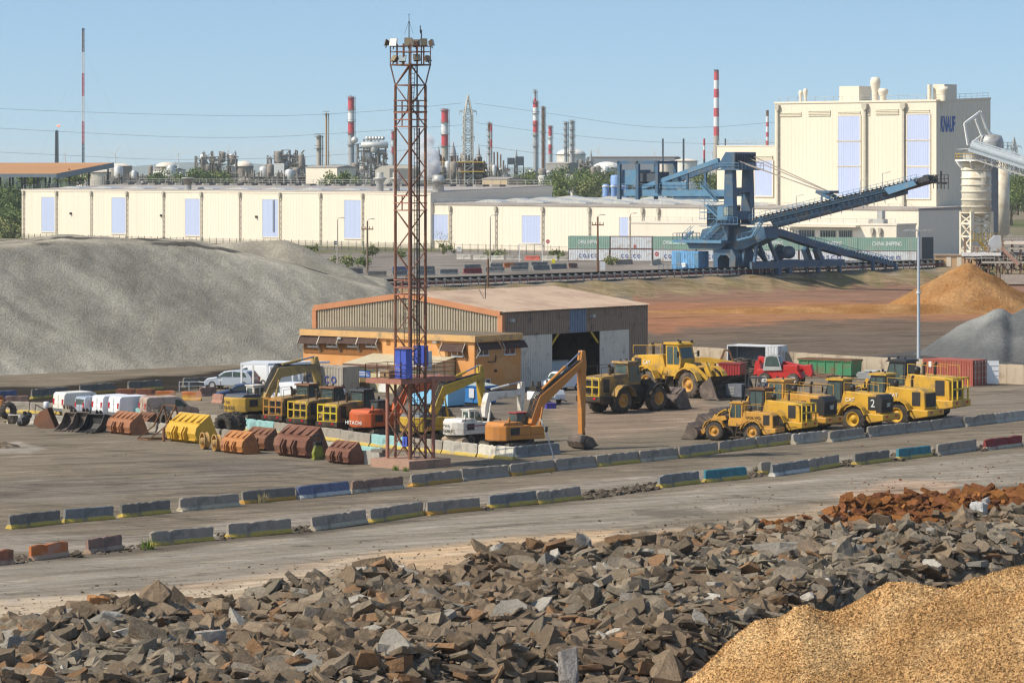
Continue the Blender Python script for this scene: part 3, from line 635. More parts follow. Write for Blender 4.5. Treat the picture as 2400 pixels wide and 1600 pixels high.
# hall
HO = CN+V2*DAx-U2*(2.43+24.9); FG = Face(HO, U2); FW = Face(CN+V2*DAx-U2*2.43, V2)
hl_ = T('maintenance_hall', 'ribbed brown maintenance hall with low pitched beige roof and open doorway', 'hall', (HO.x,HO.y,0), rzb)
GW, GL, he, hr = 24.9, 24.3, 7.62, 9.25
OLIVE = mat('olive_cladding',(.36,.305,.22),.55,.06,.4,dirt=(.22,.17,.12),amt=.2); BROWN = mat('brown_cladding',(.30,.21,.15),.6,.08,.4,dirt=(.17,.12,.1),amt=.25); GREYC = mat('grey_white_cladding',(.70,.62,.51),.5,.05,.5,dirt=(.35,.32,.28),amt=.2)
TRIM = mat('orange_trim',(.47,.2,.09),.6,.1,.6)
b = MB(); b.corr((GW/2,0),(GW,0),0,hr-.3,.34,.1,he-.3); b.corr((0,0),(GW/2,0),0,he-.3,.34,.1,hr-.3); b.build('gable_wall', OLIVE, hl_)
b = MB()
for x0,x1,z0,z1 in ((0,GW/2,he,hr),(GW/2,GW,hr,he)):
    b.add([(x0,-.25,z0-.5),(x1,-.25,z1-.5),(x1,-.25,z1+.06),(x0,-.25,z0+.06),(x0,-.12,z0-.5),(x1,-.12,z1-.5),(x1,-.12,z1+.06),(x0,-.12,z0+.06)],[(0,1,2,3),(7,6,5,4),(3,2,6,7),(4,5,1,0)])
b.bx(-.2,.35,-.22,.1,0,he-.3); b.bx(GW-.35,GW+.25,-.22,.2,0,he-.3); b.build('orange_trim', TRIM, hl_)
b = MB()
for x0,x1,z0,z1 in ((0,GW/2,he,hr),(GW/2,GW,hr,he)):
    n = 68
    for k in range(n):
        y0 = GL*k/n; y1 = GL*(k+.62)/n; y2 = GL*(k+1)/n; e = (-.2 if x0 == 0 else 0); e2 = (.35 if x1 == GW else 0)
        b.add([(x0+e,y0,z0),(x1+e2,y0,z1),(x1+e2,y1,z1),(x0+e,y1,z0),(x0+e,y1,z0+.07),(x1+e2,y1,z1+.07),(x1+e2,y2,z1+.07),(x0+e,y2,z0+.07)],[(0,1,2,3),(3,2,5,4),(4,5,6,7)])
b.add([(-.2,0,he-.12),(GW/2,0,hr-.12),(GW+.3,0,he-.12),(-.2,GL,he-.12),(GW/2,GL,hr-.12),(GW+.3,GL,he-.12)],[(0,3,4,1),(1,4,5,2)])
b.build('roof', mat('pink_beige_roof',(.47,.36,.275),.7,.07,.3,dirt=(.36,.26,.2),amt=.35,dsc=.25), hl_)
t0, t1, t2 = FW.t(1293.5), FW.t(1405.5), FW.t(1474); zb = 5.15
def sw(m, y0, y1, z0, z1, dep=.07): return m.corr((GW,y0),(GW,y1),z0,z1,.36,dep)
sw(MB(), 0, FW.t(1334), zb, he, .07).build('upper_cladding', BROWN, hl_); sw(MB(), FW.t(1373), GL, zb, he).build('upper_cladding', BROWN, hl_)
sw(MB(), FW.t(1334), FW.t(1373), zb, he).build('rooflight_panel', mat('blue_sheet',(.16,.2,.27),.4), hl_)
sw(MB(), 0, t0, 0, zb, .05).build('lower_cladding', GREYC, hl_); sw(MB(), t1, t2, 0, zb, .05).build('lower_cladding', GREYC, hl_); sw(MB(), t2, GL, .9, zb, .07).build('lower_cladding', BROWN, hl_, label='brown cladding at the hall corner')
MB().bx(GW-.1,GW+.1,t2,GL,0,.9).build('plinth', mat('plinth_grey',(.3,.28,.25),.9), hl_)
b = MB(); b.bx(-.05,.05,0,GL,0,he-.2); b.prism([(0,0),(GW,0),(GW,he-.2),(GW/2,hr-.2),(0,he-.2)], GL-.05, GL); b.build('rear_wall', BROWN, hl_)
b = MB()
for yy in (t0+.3, (t0+t1)/2, t1-.3):
    b.bx(.3,.6,yy,yy+.3,0,he-.4); b.beam((.5,yy,he-.5),(GW/2,yy,hr-.5),.3); b.beam((GW/2,yy,hr-.5),(GW-.3,yy,he-.5),.3)
b.build('steel_frame', DARK, hl_)
b = MB(); b.beam((GW-.2,t0+.05,zb-1.2),(GW-.2,t0+1.5,zb+.2),.18); b.beam((GW-.2,t1-.05,zb-1.2),(GW-.2,t1-1.5,zb+.2),.18); b.build('door_brace', YEL, hl_)
for px in (1190, 1380):
    q = FW.t(px); MB().bx(GW+.1,GW+.6,q,q+.4,he-1.0,he-.7).build('floodlight', GALV, hl_)
b = MB(); b.beam((GW*.72,6,hr-.9),(GW*.72,6,hr+1.3),.06); b.beam((GW*.72,6,hr-.9),(GW*.7,5.6,hr+.3),.05); b.build('roof_aerial', DARK, hl_)

# --- ore plant steelwork at the right edge
PLT = T('ore_plant', 'tangle of rusty steel platforms, hoppers and belts at the right edge behind the orange heap', 'plant', (wp(2255,610,640).x,640,TZ), -.1)
kq = 640/F; ox = (2255-CX)*kq; qp = lambda px, py: ((px-CX)*kq-ox, CH-(py-HZ)*kq-TZ)
rn = random.Random(14); b = MB()
for px in (2262,2290,2316,2338,2352,2372,2392,2412,2436):
    x, z = qp(px, 560+rn.uniform(-5,25))
    for y in (0,3.5): b.beam((x,y,-2.2),(x,y,z),.28)
    b.beam((x,0,0),(x+1.8,0,z*.8),.2); b.beam((x,3.5,z*.5),(x+1.9,3.5,0),.2)
b.build('column', mat('plant_rust',(.26,.15,.1),.8,.3,.7,dirt=(.36,.3,.25),amt=.3), PLT)
for (x0,y0,x1,y1,h,m,nm) in ((2255,592,2345,600,.3,WHITE,'platform'),(2352,566,2440,572,.5,CREAM,'platform'),(2356,580,2440,584,.35,RUST if 'RUST' in globals() else PIPE,'platform'),(2300,612,2440,617,.35,PIPE,'platform'),(2262,603,2330,606,.3,GALV,'platform')):
    (a,c),(d_,e) = qp(x0,y0), qp(x1,y1); MB().bx(a,d_,-.6,4,e,c).build(nm, m, PLT)
for (x0,y0,x1,y1) in ((2255,592,2345,592),(2352,566,2440,566),(2300,612,2440,612)):
    (a,c),(d_,e) = qp(x0,y0), qp(x1,y1); railing(PLT, [(a,-.6,c),(d_,-.6,c)], 1.1, .8, .07, PIPE)
(a,c),(d_,e) = qp(2318,552), qp(2345,588); MB().prism([(a,e),(d_,e),(d_,c),(a+1.0,c),(a,c-1)], 0, 3).build('hopper', mat('hopper_grey',(.45,.47,.48),.5,.08,1), PLT)
(a,c),(d_,e) = qp(2346,580), qp(2386,620); b = MB()
for y in (-.7,.7): b.beam((a,y,c),(d_,y,e),.25,.6)
n = 14
for k in range(n): p = Vector((a,0,c)).lerp(Vector((d_,0,e)),k/n); b.bx(p.x-.1,p.x+.5,-.7,.7,p.z-.1,p.z-.02)
b.build('stair', mat('plant_pink',(.42,.25,.19),.7,.2,1), PLT); railing(PLT, [(a,-.8,c),(d_,-.8,e)], 1.1, .9, .07, PIPE)
b = MB()
for k in range(60):
    px, py = rn.uniform(2270,2425), rn.uniform(590,636); x, z = qp(px,py); L = rn.uniform(.8,3.5); y = rn.uniform(.2,3.4)
    (b.beam((x,y,z),(x+L,y,z+rn.uniform(-.6,.6)),.16) if rn.random() < .5 else b.cyl((x,y,z),(x,y,z-L*.6),.14,n=6))
b.build('pipework', DARK, PLT)
(a,c),(d_,e) = qp(2290,600), qp(2330,625); MB().prism([(a,e),(a+1,c),(d_,c+.4),(d_,e)],.5,2.5).build('crusher', DARK, PLT); x0, z0 = qp(2345,648); MB().bx(x0,x0+9,-1.2,5,-2.4,z0+.4).build('footing', mat('plinth_pale',(.42,.36,.3),.85), PLT)
p = wp(2240,606,664); t = T('sand_bunker', 'low ochre block hut behind the tip of the orange cone', 'hut', (p.x-3,p.y,TZ), -.1); MB().bx(-1,7,0,3,-.3,2.2).build('wall', mat('hut_ochre',(.55,.36,.2),.85,.1,.4), t); MB().bx(-1.2,7.2,-.2,3.2,2.2,2.45).build('roof', mat('hut_roof',(.4,.3,.22),.8), t)
b = MB()
for x in (1.2,3.2): b.bx(x,x+.9,-.06,-.01,.1,2.0)
b.build('pale_panel', CREAM2, t)
# ---------------------------------------------------------------- refinery and plain beyond
RED = mat('chimney_red', (.52,.05,.06), .6, .1, .1); CWHITE = mat('chimney_white', (.74,.73,.72), .6, .05, .1, dirt=(.5,.45,.42), amt=.25, dsc=.1); CGREY = mat('chimney_grey', (.34,.345,.35), .6, .1, .1)
RUST = mat('rust_steel', (.17,.085,.045), .8, .25, .6); CONC = mat('chimney_concrete', (.42,.37,.31), .85, .06, .1); NAVY = mat('dark_slate', (.06,.075,.095), .6)
TANKW = mat('tank_white', (.74,.71,.64), .5, .05, .1, dirt=(.45,.33,.22), amt=.2, dsc=.08); TANKB = mat('tank_brown', (.27,.235,.2), .7, .1, .1); TANKC = mat('tank_cream', (.72,.62,.5), .6, .05, .1)
STEELR = mat('refinery_steel', (.27,.245,.21), .6, .25, .15, dirt=(.1,.075,.055), amt=.4, dsc=.2); SHINY = mat('aluminium_cladding', (.6,.59,.56), .35, .12, .2, metal=.3)
def chimney(px, yt, w, bands, Y, label, name='chimney', top=None, ledges=3, cat='chimney', w0=None):
    """bands: (bottom row, material index) from the top down"""
    k = Y/F; c = wp(px, yt, Y); zt = c.z; z = lambda py: CH-(py-HZ)*k; r = w*k/2; rb = (w0 or w)*k/2
    t = T(name, label, cat, (c.x,Y,TZ)); mats = [RED,CWHITE,CGREY,CONC,NAVY,RUST,mat('ochre_steel',(.42,.27,.12),.7,.15,.2)]
    yb = 470; rad = lambda py: r+(rb-r)*(py-yt)/(yb-yt); b = MB(); y0 = yt
    for y1, m in bands:
        b.mat(m).lathe([(rad(y1),z(y1)-TZ),(rad(y0),z(y0)-TZ)], (0,0,0), 16); y0 = y1
    b.mat(bands[-1][1]).lathe([(rb,-1),(rad(y0),z(y0)-TZ)], (0,0,0), 16); b.mat(4).lathe([(r,zt-TZ),(r*.8,zt-TZ+.2),(0,zt-TZ-.3)], (0,0,0), 16)
    b.build('shaft', mats, t)
    b = MB()
    for q in range(ledges):
        py = yt+3+(380-yt)*q/max(1,ledges)*.9
        b.lathe([(rad(py),z(py)-TZ),(rad(py)+.9,z(py)-TZ),(rad(py)+.9,z(py)-TZ+.3),(rad(py),z(py)-TZ+.3)], (0,0,0), 12, smooth=False)
        b.lathe([(rad(py)+.9,z(py)-TZ+1.1),(rad(py)+.95,z(py)-TZ+1.25)], (0,0,0), 12)
    if ledges: b.beam((r+.5,-.3,0),(r+.5,-.3,zt-TZ),.35); b.build('ladder_platform', STEELR, t)
    if top: MB().path([(0,0,zt-TZ-1),(0,0,zt-TZ+top*k*.6),(-top*k*.3,0,zt-TZ+top*k)], .5).build('vent_pipe', CGREY, t)
    return t
s3 = lambda y: 200+y/3.92
chimney(823, 228, 14.5, [(s3(230),0),(s3(343),1),(s3(455),0),(400,2)], 1900, 'red and white chimney with a side ladder next to the tall pipe unit', ledges=5, top=5)
chimney(920.5, 308, 6, [(s3(505),0),(s3(570),1),(s3(630),0),(400,2)], 2300, 'slim red and white stack seen through the rusty tower', ledges=4)
chimney(1042.5, 257, 16, [(s3(343),0),(s3(455),1),(s3(555),0),(400,3)], 1900, 'stout red and white chimney beside the steam plume', ledges=4, top=3)
chimney(1255, 238, 11.5, [(s3(205),0),(s3(325),1),(s3(435),0),(400,2)], 2000, 'tall red, white and grey stack with a thin red tip', ledges=5)
chimney(1254, 213, 6, [(s3(120),2),(s3(150),0),(s3(185),1),(s3(205),5)], 2003, 'thin flare tip pipe standing inside the tall striped stack', 'flare_tip', ledges=2, top=4, cat='flare tip')
chimney(1273, 251, 8, [(400,5)], 2050, 'brown spiral column stack next to the tall striped stack', ledges=6, top=3)
chimney(1289.5, 296, 8.5, [(s3(465),0),(s3(545),1),(s3(630),0),(400,2)], 2100, 'short red and white stack right of the brown column', ledges=3)
chimney(1326, 287, 8, [(400,2)], 1850, 'grey distillation column with a narrow head before the white dome tank', 'process_column', ledges=6, cat='column')
chimney(1340.5, 284, 9, [(400,2)], 1860, 'grey distillation column with a looped pipe on its head', 'process_column', ledges=5, top=3, cat='column')
chimney(1147, 289, 8, [(s3(410),5),(s3(500),2),(s3(560),2),(400,2)], 1950, 'grey pipe column with rusty head right of the lattice pylon', 'process_column', ledges=6, top=4, cat='column')
chimney(1151, 291, 3.5, [(s3(430),0),(s3(500),2),(s3(575),0),(390,2)], 1945, 'thin red and grey pipe clamped to the grey column', 'process_pipe', ledges=0, cat='pipe')
chimney(747.5, 318, 11.5, [(430,3)], 1300, 'grey concrete column with a ring platform before the cream shed', 'process_column', ledges=2, cat='column')
chimney(764.8, 266, 4.4, [(430,6)], 1250, 'tall thin ochre pole beside the grey concrete column', 'flare_pole', ledges=1, cat='pole')
chimney(1679, 164, 11.5, [(168,4),(140+190/3.92,0),(140+270/3.92,1),(140+350/3.92,0),(140+445/3.92,1),(140+525/3.92,0),(140+615/3.92,1),(140+700/3.92,0),(420,3)], 2600, 'tallest striped chimney with concrete foot behind the blue stacker', ledges=0, w0=15)
chimney(1798.5, 259, 7, [(140+520/3.92,5),(140+575/3.92,1),(140+615/3.92,0),(140+665/3.92,1),(140+710/3.92,0),(140+745/3.92,1),(400,0)], 3000, 'small striped chimney beside the tall plaster works', ledges=0)
chimney(1553.5, 326, 4.2, [(400,4)], 1500, 'dark slim stack behind the stacker tail frame', ledges=0)
chimney(1602, 326, 4.6, [(400,4)], 1500, 'dark slim stack before the white tank with orange rim', ledges=0)
chimney(1650.5, 326, 4.6, [(140+790/3.92,0),(140+830/3.92,1),(140+880/3.92,0),(140+910/3.92,0),(420,4)], 1520, 'thin red and white stack left of the tallest chimney', ledges=0)
chimney(1700, 326, 3.6, [(345,4)], 1500, 'dark stub stack right of the tallest chimney', ledges=0)
for i, (px, yt, lab) in enumerate(((1158,357,'leftmost of four thin rust pipes by the dark hopper'),(1166,357,'second of four thin rust pipes, the tallest by the hopper'),(1173.5,363,'third of four thin rust pipes by the dark hopper'),(1180,377,'shortest of four thin rust pipes by the dark hopper'))):
    chimney(px, yt, 3.6, [(400,5)], 1800, lab, 'rust_pipe', ledges=0, cat='pipe')['group'] = 'thin rust pipes'
# guyed mast and flare
def lattice(b, c, w0, w1, z0, z1, n, t=.3, brace=True):
    cs = [(-1,-1),(1,-1),(1,1),(-1,1)]; c = Vector(c)
    P_ = lambda i, f: c+Vector((cs[i % 4][0]*(w0+(w1-w0)*f)/2, cs[i % 4][1]*(w0+(w1-w0)*f)/2, z0+(z1-z0)*f))
    for i in range(4):
        b.beam(P_(i,0), P_(i,1), t*1.3)
        for k in range(n):
            f0, f1 = k/n, (k+1)/n
            b.beam(P_(i,f1), P_(i+1,f1), t*.8)
            if brace:
                if (k+i) % 2: b.beam(P_(i,f0), P_(i+1,f1), t*.7)
                else: b.beam(P_(i+1,f0), P_(i,f1), t*.7)
    return b
c = wp(195, 68, 1500); t = T('radio_mast', 'very tall guyed red and white lattice mast left of the refinery', 'mast', (c.x,1500,TZ)); zz = lambda v: CH-(v/2.613-HZ)*1500/F-TZ
b = MB()
for y0,y1,m in ((175,195,4),(195,320,5),(320,450,1),(450,590,0),(590,700,1),(700,745,1),(745,880,0),(880,1200,4)):
    b.mat(m); lattice(b, (0,0,0), .75, .75, zz(y1), zz(y0), max(1,int((y1-y0)/16)), .2)
b.mat(4).bx(-.5,.5,-.5,.5,zz(190),zz(176)); b.build('shaft', [RED,CWHITE,CGREY,CONC,NAVY,RUST], t)
b = MB()
for sx in (-30,32):
    for y in (290,600): b.beam((0,0,zz(y)),(sx*(1.0 if y == 290 else .6),10,0),.035)
b.build('guy_wire', CGREY, t)
c = wp(133, 307, 2200); t = T('flare_stack', 'short dark flare stack with a small red flame', 'flare stack', (c.x,2200,TZ)); h = c.z-TZ
b = MB(); lattice(b, (0,0,0), 2.2, 1.4, 0, h, 12, .4); b.cyl((0,0,0),(0,0,h+.5),.5); b.build('shaft', NAVY, t)
MB().ico((1.2,0,h+3.2), .95, 2, (1.3,1,.8)).build('flame', mat('flame',(1,.3,.2),1,0,emit=.8), t)
for i, (px, py, a, wh) in enumerate(((153,361,25,'left of the tall mast'),(270,361,55,'above the low dome tank'),(418,361,8,'left of the rusty pipe maze'),(535,361,80,'behind the rusty pipe maze'),(772.4,359.5,58,'beside the ochre pole'),(1139,360,20,'behind the grey pipe column'),(1401,353,70,'behind the long grey shed'),(1534,358,5,'behind the tail of the blue stacker'),(1669.6,357,60,'half hidden by the tallest chimney'),(2382,347,55,'beside the far right pylon'))):
    Y = 6500; k = Y/F; c = wp(px, py, Y); t = T('wind_turbine', 'far white wind turbine '+wh, 'wind turbine', (c.x,Y,TZ), 0, 'wind turbines on the skyline'); h = c.z-TZ
    MB().cyl((0,0,0),(0,0,h),1.4,.9,8).build('tower', WHITE, t); MB().bx(-1,1,-2.4,2,h-.9,h+.9).build('nacelle', WHITE, t)
    for q in range(3):
        u = R(a+120*q); d = Vector((math.cos(u),0,math.sin(u)))
        e = Vector((-d.z,0,d.x)); pf = [(0,.2),(1.3,3),(.9,9),(.2,19),(-.3,19),(-.5,3)]; hub = Vector((0,-2.8,h))
        MB().add([hub+e*a_+d*r_ for a_, r_ in pf]+[hub+e*a_+d*r_+Vector((0,.4,0)) for a_, r_ in pf], [list(range(6)),list(range(11,5,-1))]+[(q_,q_+6,(q_+1)%6+6,(q_+1)%6) for q_ in range(6)]).build('blade', WHITE, t)
# tanks
def tank(px0, px1, yt, yd, Y, label, m=None, dome=None, yb=440, rail=True, name='storage_tank'):
    k = Y/F; c = wp((px0+px1)/2, yt, Y); r = (px1-px0)/2*k; z1 = c.z-TZ; zd = CH-(yd-HZ)*k-TZ
    t = T(name, label, 'tank', (c.x,Y+r,TZ)); MB().lathe([(r,-1),(r,zd)], (0,0,0), 32).build('shell', m or TANKW, t)
    if z1 > zd+.1: MB().lathe([(r,zd)]+[(r*math.cos(a*PI/16),zd+(z1-zd)*math.sin(a*PI/16)) for a in range(1,9)], (0,0,0), 32).build('dome', dome or TANKC, t)
    if rail: MB().lathe([(r+.1,zd-.2),(r+.4,zd-.2),(r+.4,zd+.15),(r+.1,zd+.15)], (0,0,0), 32).build('rim', TANKB, t)
    return t
tank(245,306,383,390,1700,'brown tank with cream dome left of the mast guys',TANKB)
MB().lathe([(1.6,0),(1.6,2.5),(.6,3.2),(0,3.2)]).build('dome_cap', STEELR, tank(172,278,393,404,1500,'wide pale low tank behind the orange roofed shed',TANKC), (0,0,7.5))
tank(362,412,380,391,1650,'brown tank with cream dome beside a white box',TANKB)
tank(547,592,377,390,1600,'brown tank with cream dome right of the rusty pipe maze',TANKB)
tank(1305,1373,348,362,1900,'large white dome tank behind two grey columns',TANKW,TANKW)
tank(1390,1456,379,394,1500,'white dome tank with rust streaks before the long grey shed',TANKW,TANKW)
tank(1581,1636,372,378,1700,'white tank with an orange rim behind the stacker',TANKW,TANKC)
tank(1540,1580,376,380,1750,'pale tank behind the stacker tail frame',TANKC)
for px0,px1,yt,lab in ((1261,1283,411,'small white tank left of the green bushes'),(1323,1335,407,'small white upright tank among the bushes'),(1336,1349,408,'second small white upright tank among the bushes'),(420,427,404,'slim white upright tank before the rusty pipe maze'),(561,572,409,'small grey tank among low pipes'),(584,594,409,'small grey tank right of its twin among low pipes')):
    tank(px0,px1,yt,yt+1,1300,lab,TANKW,TANKW,rail=False,name='small_tank')
BLT = mat('silo_blue',(.20,.33,.58),.5,.08,.3,dirt=(.3,.33,.36),amt=.25)
for px0,px1,yt,Y,lab in ((1431,1457,411,900,'broad pale blue silo behind the stacker tail'),(1458,1471,411,905,'narrow pale blue silo next to the broad one'),(1412,1428,432,860,'leftmost of three blue tanks in a rack'),(1430.5,1445.5,432,860,'middle of three blue tanks in a rack'),(1448,1464,432,860,'rightmost of three blue tanks in a rack')):
    k = Y/F; c = wp((px0+px1)/2,yt,Y); r = (px1-px0)/2*k; t = T('blue_silo', lab, 'silo', (c.x,Y,TZ)); h = c.z-TZ
    MB().lathe([(r,1.5),(r,h-.4),(r*.85,h),(0,h+.1)],(0,0,0),20).build('shell', BLT, t); b = MB()
    for a in range(4): b.beam((r*.7*math.cos(a*PI/2),r*.7*math.sin(a*PI/2),-.3),(r*.7*math.cos(a*PI/2),r*.7*math.sin(a*PI/2),1.6),.25)
    b.build('leg', GALV, t)
    if yt > 420: MB().lathe([(r+.02,h-.7),(r+.1,h-.7),(r+.1,h-.4),(r+.02,h-.4)],(0,0,0),20).build('band', WHITE, t)
# process units: steel storeys full of pipes and vessels
def unit(px0, px1, yt, yb, Y, label, seed, nv=6, m=None, shiny=.5, dense=1.0):
    rnd = random.Random(seed); k = Y/F; c = wp((px0+px1)/2, yt, Y); w_ = (px1-px0)*k; h = c.z-TZ; zb = CH-(yb-HZ)*k-TZ
    t = T('process_unit', label, 'process unit', (c.x,Y,TZ)); d_ = w_*.5; m = m or STEELR; nx = max(3,int(w_/3.2)); nz = max(2,int((h-zb)/3.2)); b = MB()
    prof = [(.68+.36*math.sin(PI*min(1,max(0,(i+.3)/(nx))))**.6*rnd.uniform(.7,1)) for i in range(nx+1)]
    for j in range(3):
        for i in range(nx+1):
            x = -w_/2+w_*i/nx; y = d_*j/2; hh = zb+(h-zb)*prof[i]; b.beam((x,y,0),(x,y,hh),.38)
            for q in range(nz+1):
                z = zb+(h-zb)*q/nz
                if i < nx and z <= min(hh, zb+(h-zb)*prof[i+1])+.1:
                    b.beam((x,y,z),(x+w_/nx,y,z),.3)
                    if rnd.random() < .35 and q < nz: b.beam((x,y,z),(x+w_/nx,y,z+(h-zb)/nz),.2)
                    if j < 2: b.bx(x,x+w_/nx,y,y+d_/2,z-.06,z+.04) if rnd.random() < .5*dense else None
    b.build('steel_frame', m, t); b = MB()
    for q in range(int(120*dense)):
        x = rnd.uniform(-w_/2,w_/2); y = rnd.uniform(-1.5,d_); z = rnd.uniform(zb*.6,h*.92); L = rnd.uniform(2,w_*.4); r = rnd.uniform(.15,.45)
        if rnd.random() < .5: b.cyl((x,y,z),(min(x+L,w_/2+1),y,z),r,n=6)
        else: b.cyl((x,y,max(0,z-L)),(x,y,min(z+L*.5,h*1.04)),r,n=6)
    b.build('piping', m, t)
    for q in range(int(nv*1.5)):
        x = rnd.uniform(-w_*.45,w_*.45); z = rnd.uniform(zb,h*.8); r = rnd.uniform(.9,1.8); L = rnd.uniform(3,6); v = MB(); y = rnd.uniform(-1,d_)
        if rnd.random() < .6: v.lathe([(0,0),(r*.8,.4),(r,1),(r,L),(r*.8,L+.6),(0,L+.9)],(x,y,z),12)
        else: v.lathe([(0,-L/2),(r*.8,-L/2+.3),(r,-L/2+.9),(r,L/2-.9),(r*.8,L/2-.3),(0,L/2)],(x,y,z),12,'x')
        v.build('vessel', SHINY if rnd.random() < shiny else TANKB, t)
    return t
unit(457,552,353,412,1500,'dense rusty pipe maze between two brown dome tanks',3,8)
unit(626,712,352,412,1500,'rusty process unit with a white cabin on its front',5,8)
c = wp(650,401,1490); MB().bx(-2.6,2.6,0,4,0,c.z-TZ+3.4).build('cabin', WHITE, [o for o in S.objects if o.get('label','').startswith('rusty process unit')][0], (wp(650,401,1490).x-wp(669,401,1500).x,-5,0))
t = unit(836,904,322,400,1650,'tall open steel rack carrying shiny horizontal drums',9,5,shiny=1)
b = MB()
for q in range(6): b.lathe([(0,-1),(1.0,-.6),(1.0,3),(0,3.4)],(-2+q*1.5,2,wp(0,324,1650).z-TZ+0),10,'y')
b.lathe([(0,0),(1.6,.3),(1.6,13),(0,13.4)],(-5,-.4,wp(0,340,1650).z-TZ),12,'x'); b.lathe([(0,0),(1.7,1.4),(1.7,2.6),(0,4)],(-8,0,wp(0,338,1650).z-TZ),12); b.build('drum', SHINY, t)
unit(1022,1136,368,424,1350,'dark rusty platform unit with yellow rails below the pylon',12,5,mat('dark_rust',(.09,.06,.045),.8,.3,.2,dirt=(.2,.09,.04),amt=.35,dsc=.2),.1,3.0)
b = MB(); tt = [o for o in S.objects if o.get('label','').startswith('dark rusty platform')][0]
for py in (402,380): b.beam((-9,-2.2,wp(0,py,1350).z-TZ),(9.5,-2.2,wp(0,py,1350).z-TZ),.35)
b.build('yellow_rail', YEL, tt); MB().bx(-9.2,-5.2,-2.5,1,wp(0,405,1350).z-TZ,wp(0,389,1350).z-TZ).build('teal_hut', mat('teal_sheet',(.05,.2,.24),.6), tt)
unit(1140,1190,385,424,1500,'low pipework left of the dark hopper',21,4)
unit(1352,1386,372,402,1700,'pipe stack on the right flank of the white dome tank',23,3)
unit(780,836,388,402,1500,'low rusty manifold at the foot of the striped chimney',25,2)
unit(985,1075,392,424,1250,'grey pipe rack below the steam plume',27,4,shiny=.8)
unit(240,420,411,424,1300,'low pipe rack behind the left warehouse roof',31,6,dense=.8)
unit(560,720,404,426,1250,'long low rusty pipe rack left of the cream shed',33,8,dense=1.3)
unit(1225,1320,404,424,1400,'low pipe rack behind the green bushes',35,4)
unit(1380,1480,404,420,1450,'low pipe rack behind the pale blue silos',37,4)
for px, yt, Y, r in ((1062,334,1500,8),(1122,338,1550,4),(1028,341,1550,4.5),(1385,352,1700,4),(1210,350,1650,4)):
    k = Y/F; c = wp(px,yt,Y); r *= k; h = c.z-TZ
    t = T('process_vessel', {1062:'stubby grey vessel between chimney and pylon',1122:'narrow vessel with rings right of the pylon',1028:'dark vessel left of the stout striped chimney',1385:'slim vessel right of the white dome tank',1210:'spiked vessel standing over the dark hopper'}[px], 'vessel', (c.x,Y,TZ))
    MB().lathe([(r,0),(r,h*.8),(r*.7,h*.9),(r*.3,h*.96),(r*.3,h),(0,h)],(0,0,0),14).build('shell', CGREY, t); b = MB()
    for q in (.62,.72,.8): b.lathe([(r,h*q),(r+.9,h*q),(r+.9,h*q+.3),(r,h*q+.3)],(0,0,0),10,smooth=False); b.lathe([(r+.85,h*q+1.1),(r+.92,h*q+1.25)],(0,0,0),10)
    b.build('ring_platform', STEELR, t)
# sheds and boxes among the plant
def shed(px0, px1, yt, Y, label, m, dx=0, name='shed', dep=14, rz=-38, rm=None, z0=0):
    k = Y/F; c = wp(px0,yt,Y); a = R(rz); w_ = (px1-px0)*k/math.cos(a); h = c.z-TZ
    t = T(name, label, 'building', (c.x,Y,TZ), a); MB().bx(0,w_,0,dep,z0,h).build('wall', m, t); MB().prism([(-.2,h),(dep/2,h+.6),(dep+.2,h),(dep+.2,h-.2),(-.2,h-.2)],-.2,w_+.2,'x').build('roof', rm or ROOFG, t); return t
shed(717,793,392,1200,'cream industrial shed behind the concrete column',CREAM,dep=10)
shed(1130,1189,419,1180,'low tan box building behind the warehouse roof rail',mat('tan_box',(.5,.38,.24),.8,.1,.1),dep=9)
shed(350,406,398,1350,'white box plant beside a brown dome tank',WHITE,dep=8)
shed(1375,1580,369,2300,'long grey storage shed on the horizon',mat('shed_grey',(.2,.22,.25),.7,.05,.05),rz=-10,dep=30,rm=RUST)
shed(1280,1330,383,1600,'grey slab building under the short striped stack',mat('slab_grey',(.3,.29,.27),.8),dep=8)
for px0,px1,yt,yb,lab in ((1189,1207,370,386,'black boxy hopper on legs, the smaller of the pair'),(1208,1228,367,388,'black boxy hopper on legs, the taller of the pair')):
    Y = 1500; k = Y/F; c = wp(px0,yt,Y); w_ = (px1-px0)*k; t = T('hopper', lab, 'hopper', (c.x,Y,TZ)); h = c.z-TZ; zb = CH-(yb-HZ)*k-TZ
    MB().bx(0,w_,0,4,zb,h).build('bin', NAVY, t); b = MB()
    for x in (.2,w_-.2): b.beam((x,.2,-1),(x,.2,zb),.4); b.beam((x,3.8,-1),(x,3.8,zb),.4)
    b.build('leg', DARK, t)
Y = 1150; c = wp(879,400,Y); t = T('arched_hall', 'cream hall with rounded roof and a big grey duct behind the rusty tower', 'hall', (c.x,Y,TZ)); hh = wp(0,388,Y).z-TZ
MB().prism([(0,-1),(0,hh-1.6),(1.5,hh-.5),(4,hh),(11,hh),(13.5,hh-.5),(15,hh-1.6),(15,-1)],0,12).build('wall', CREAM, t); MB().bx(4.9,15.2,-.2,-.01,0,hh-1.0).build('grey_end', mat('duct_grey',(.25,.24,.22),.6), t)
b = MB(); b.path([(1.8,-1.5,0),(2.6,-1.5,hh*.45),(4.2,-1.5,hh*.66),(6,-1.5,hh*.72)],1.3,1.3); b.build('duct', MATS['duct_grey'], t)
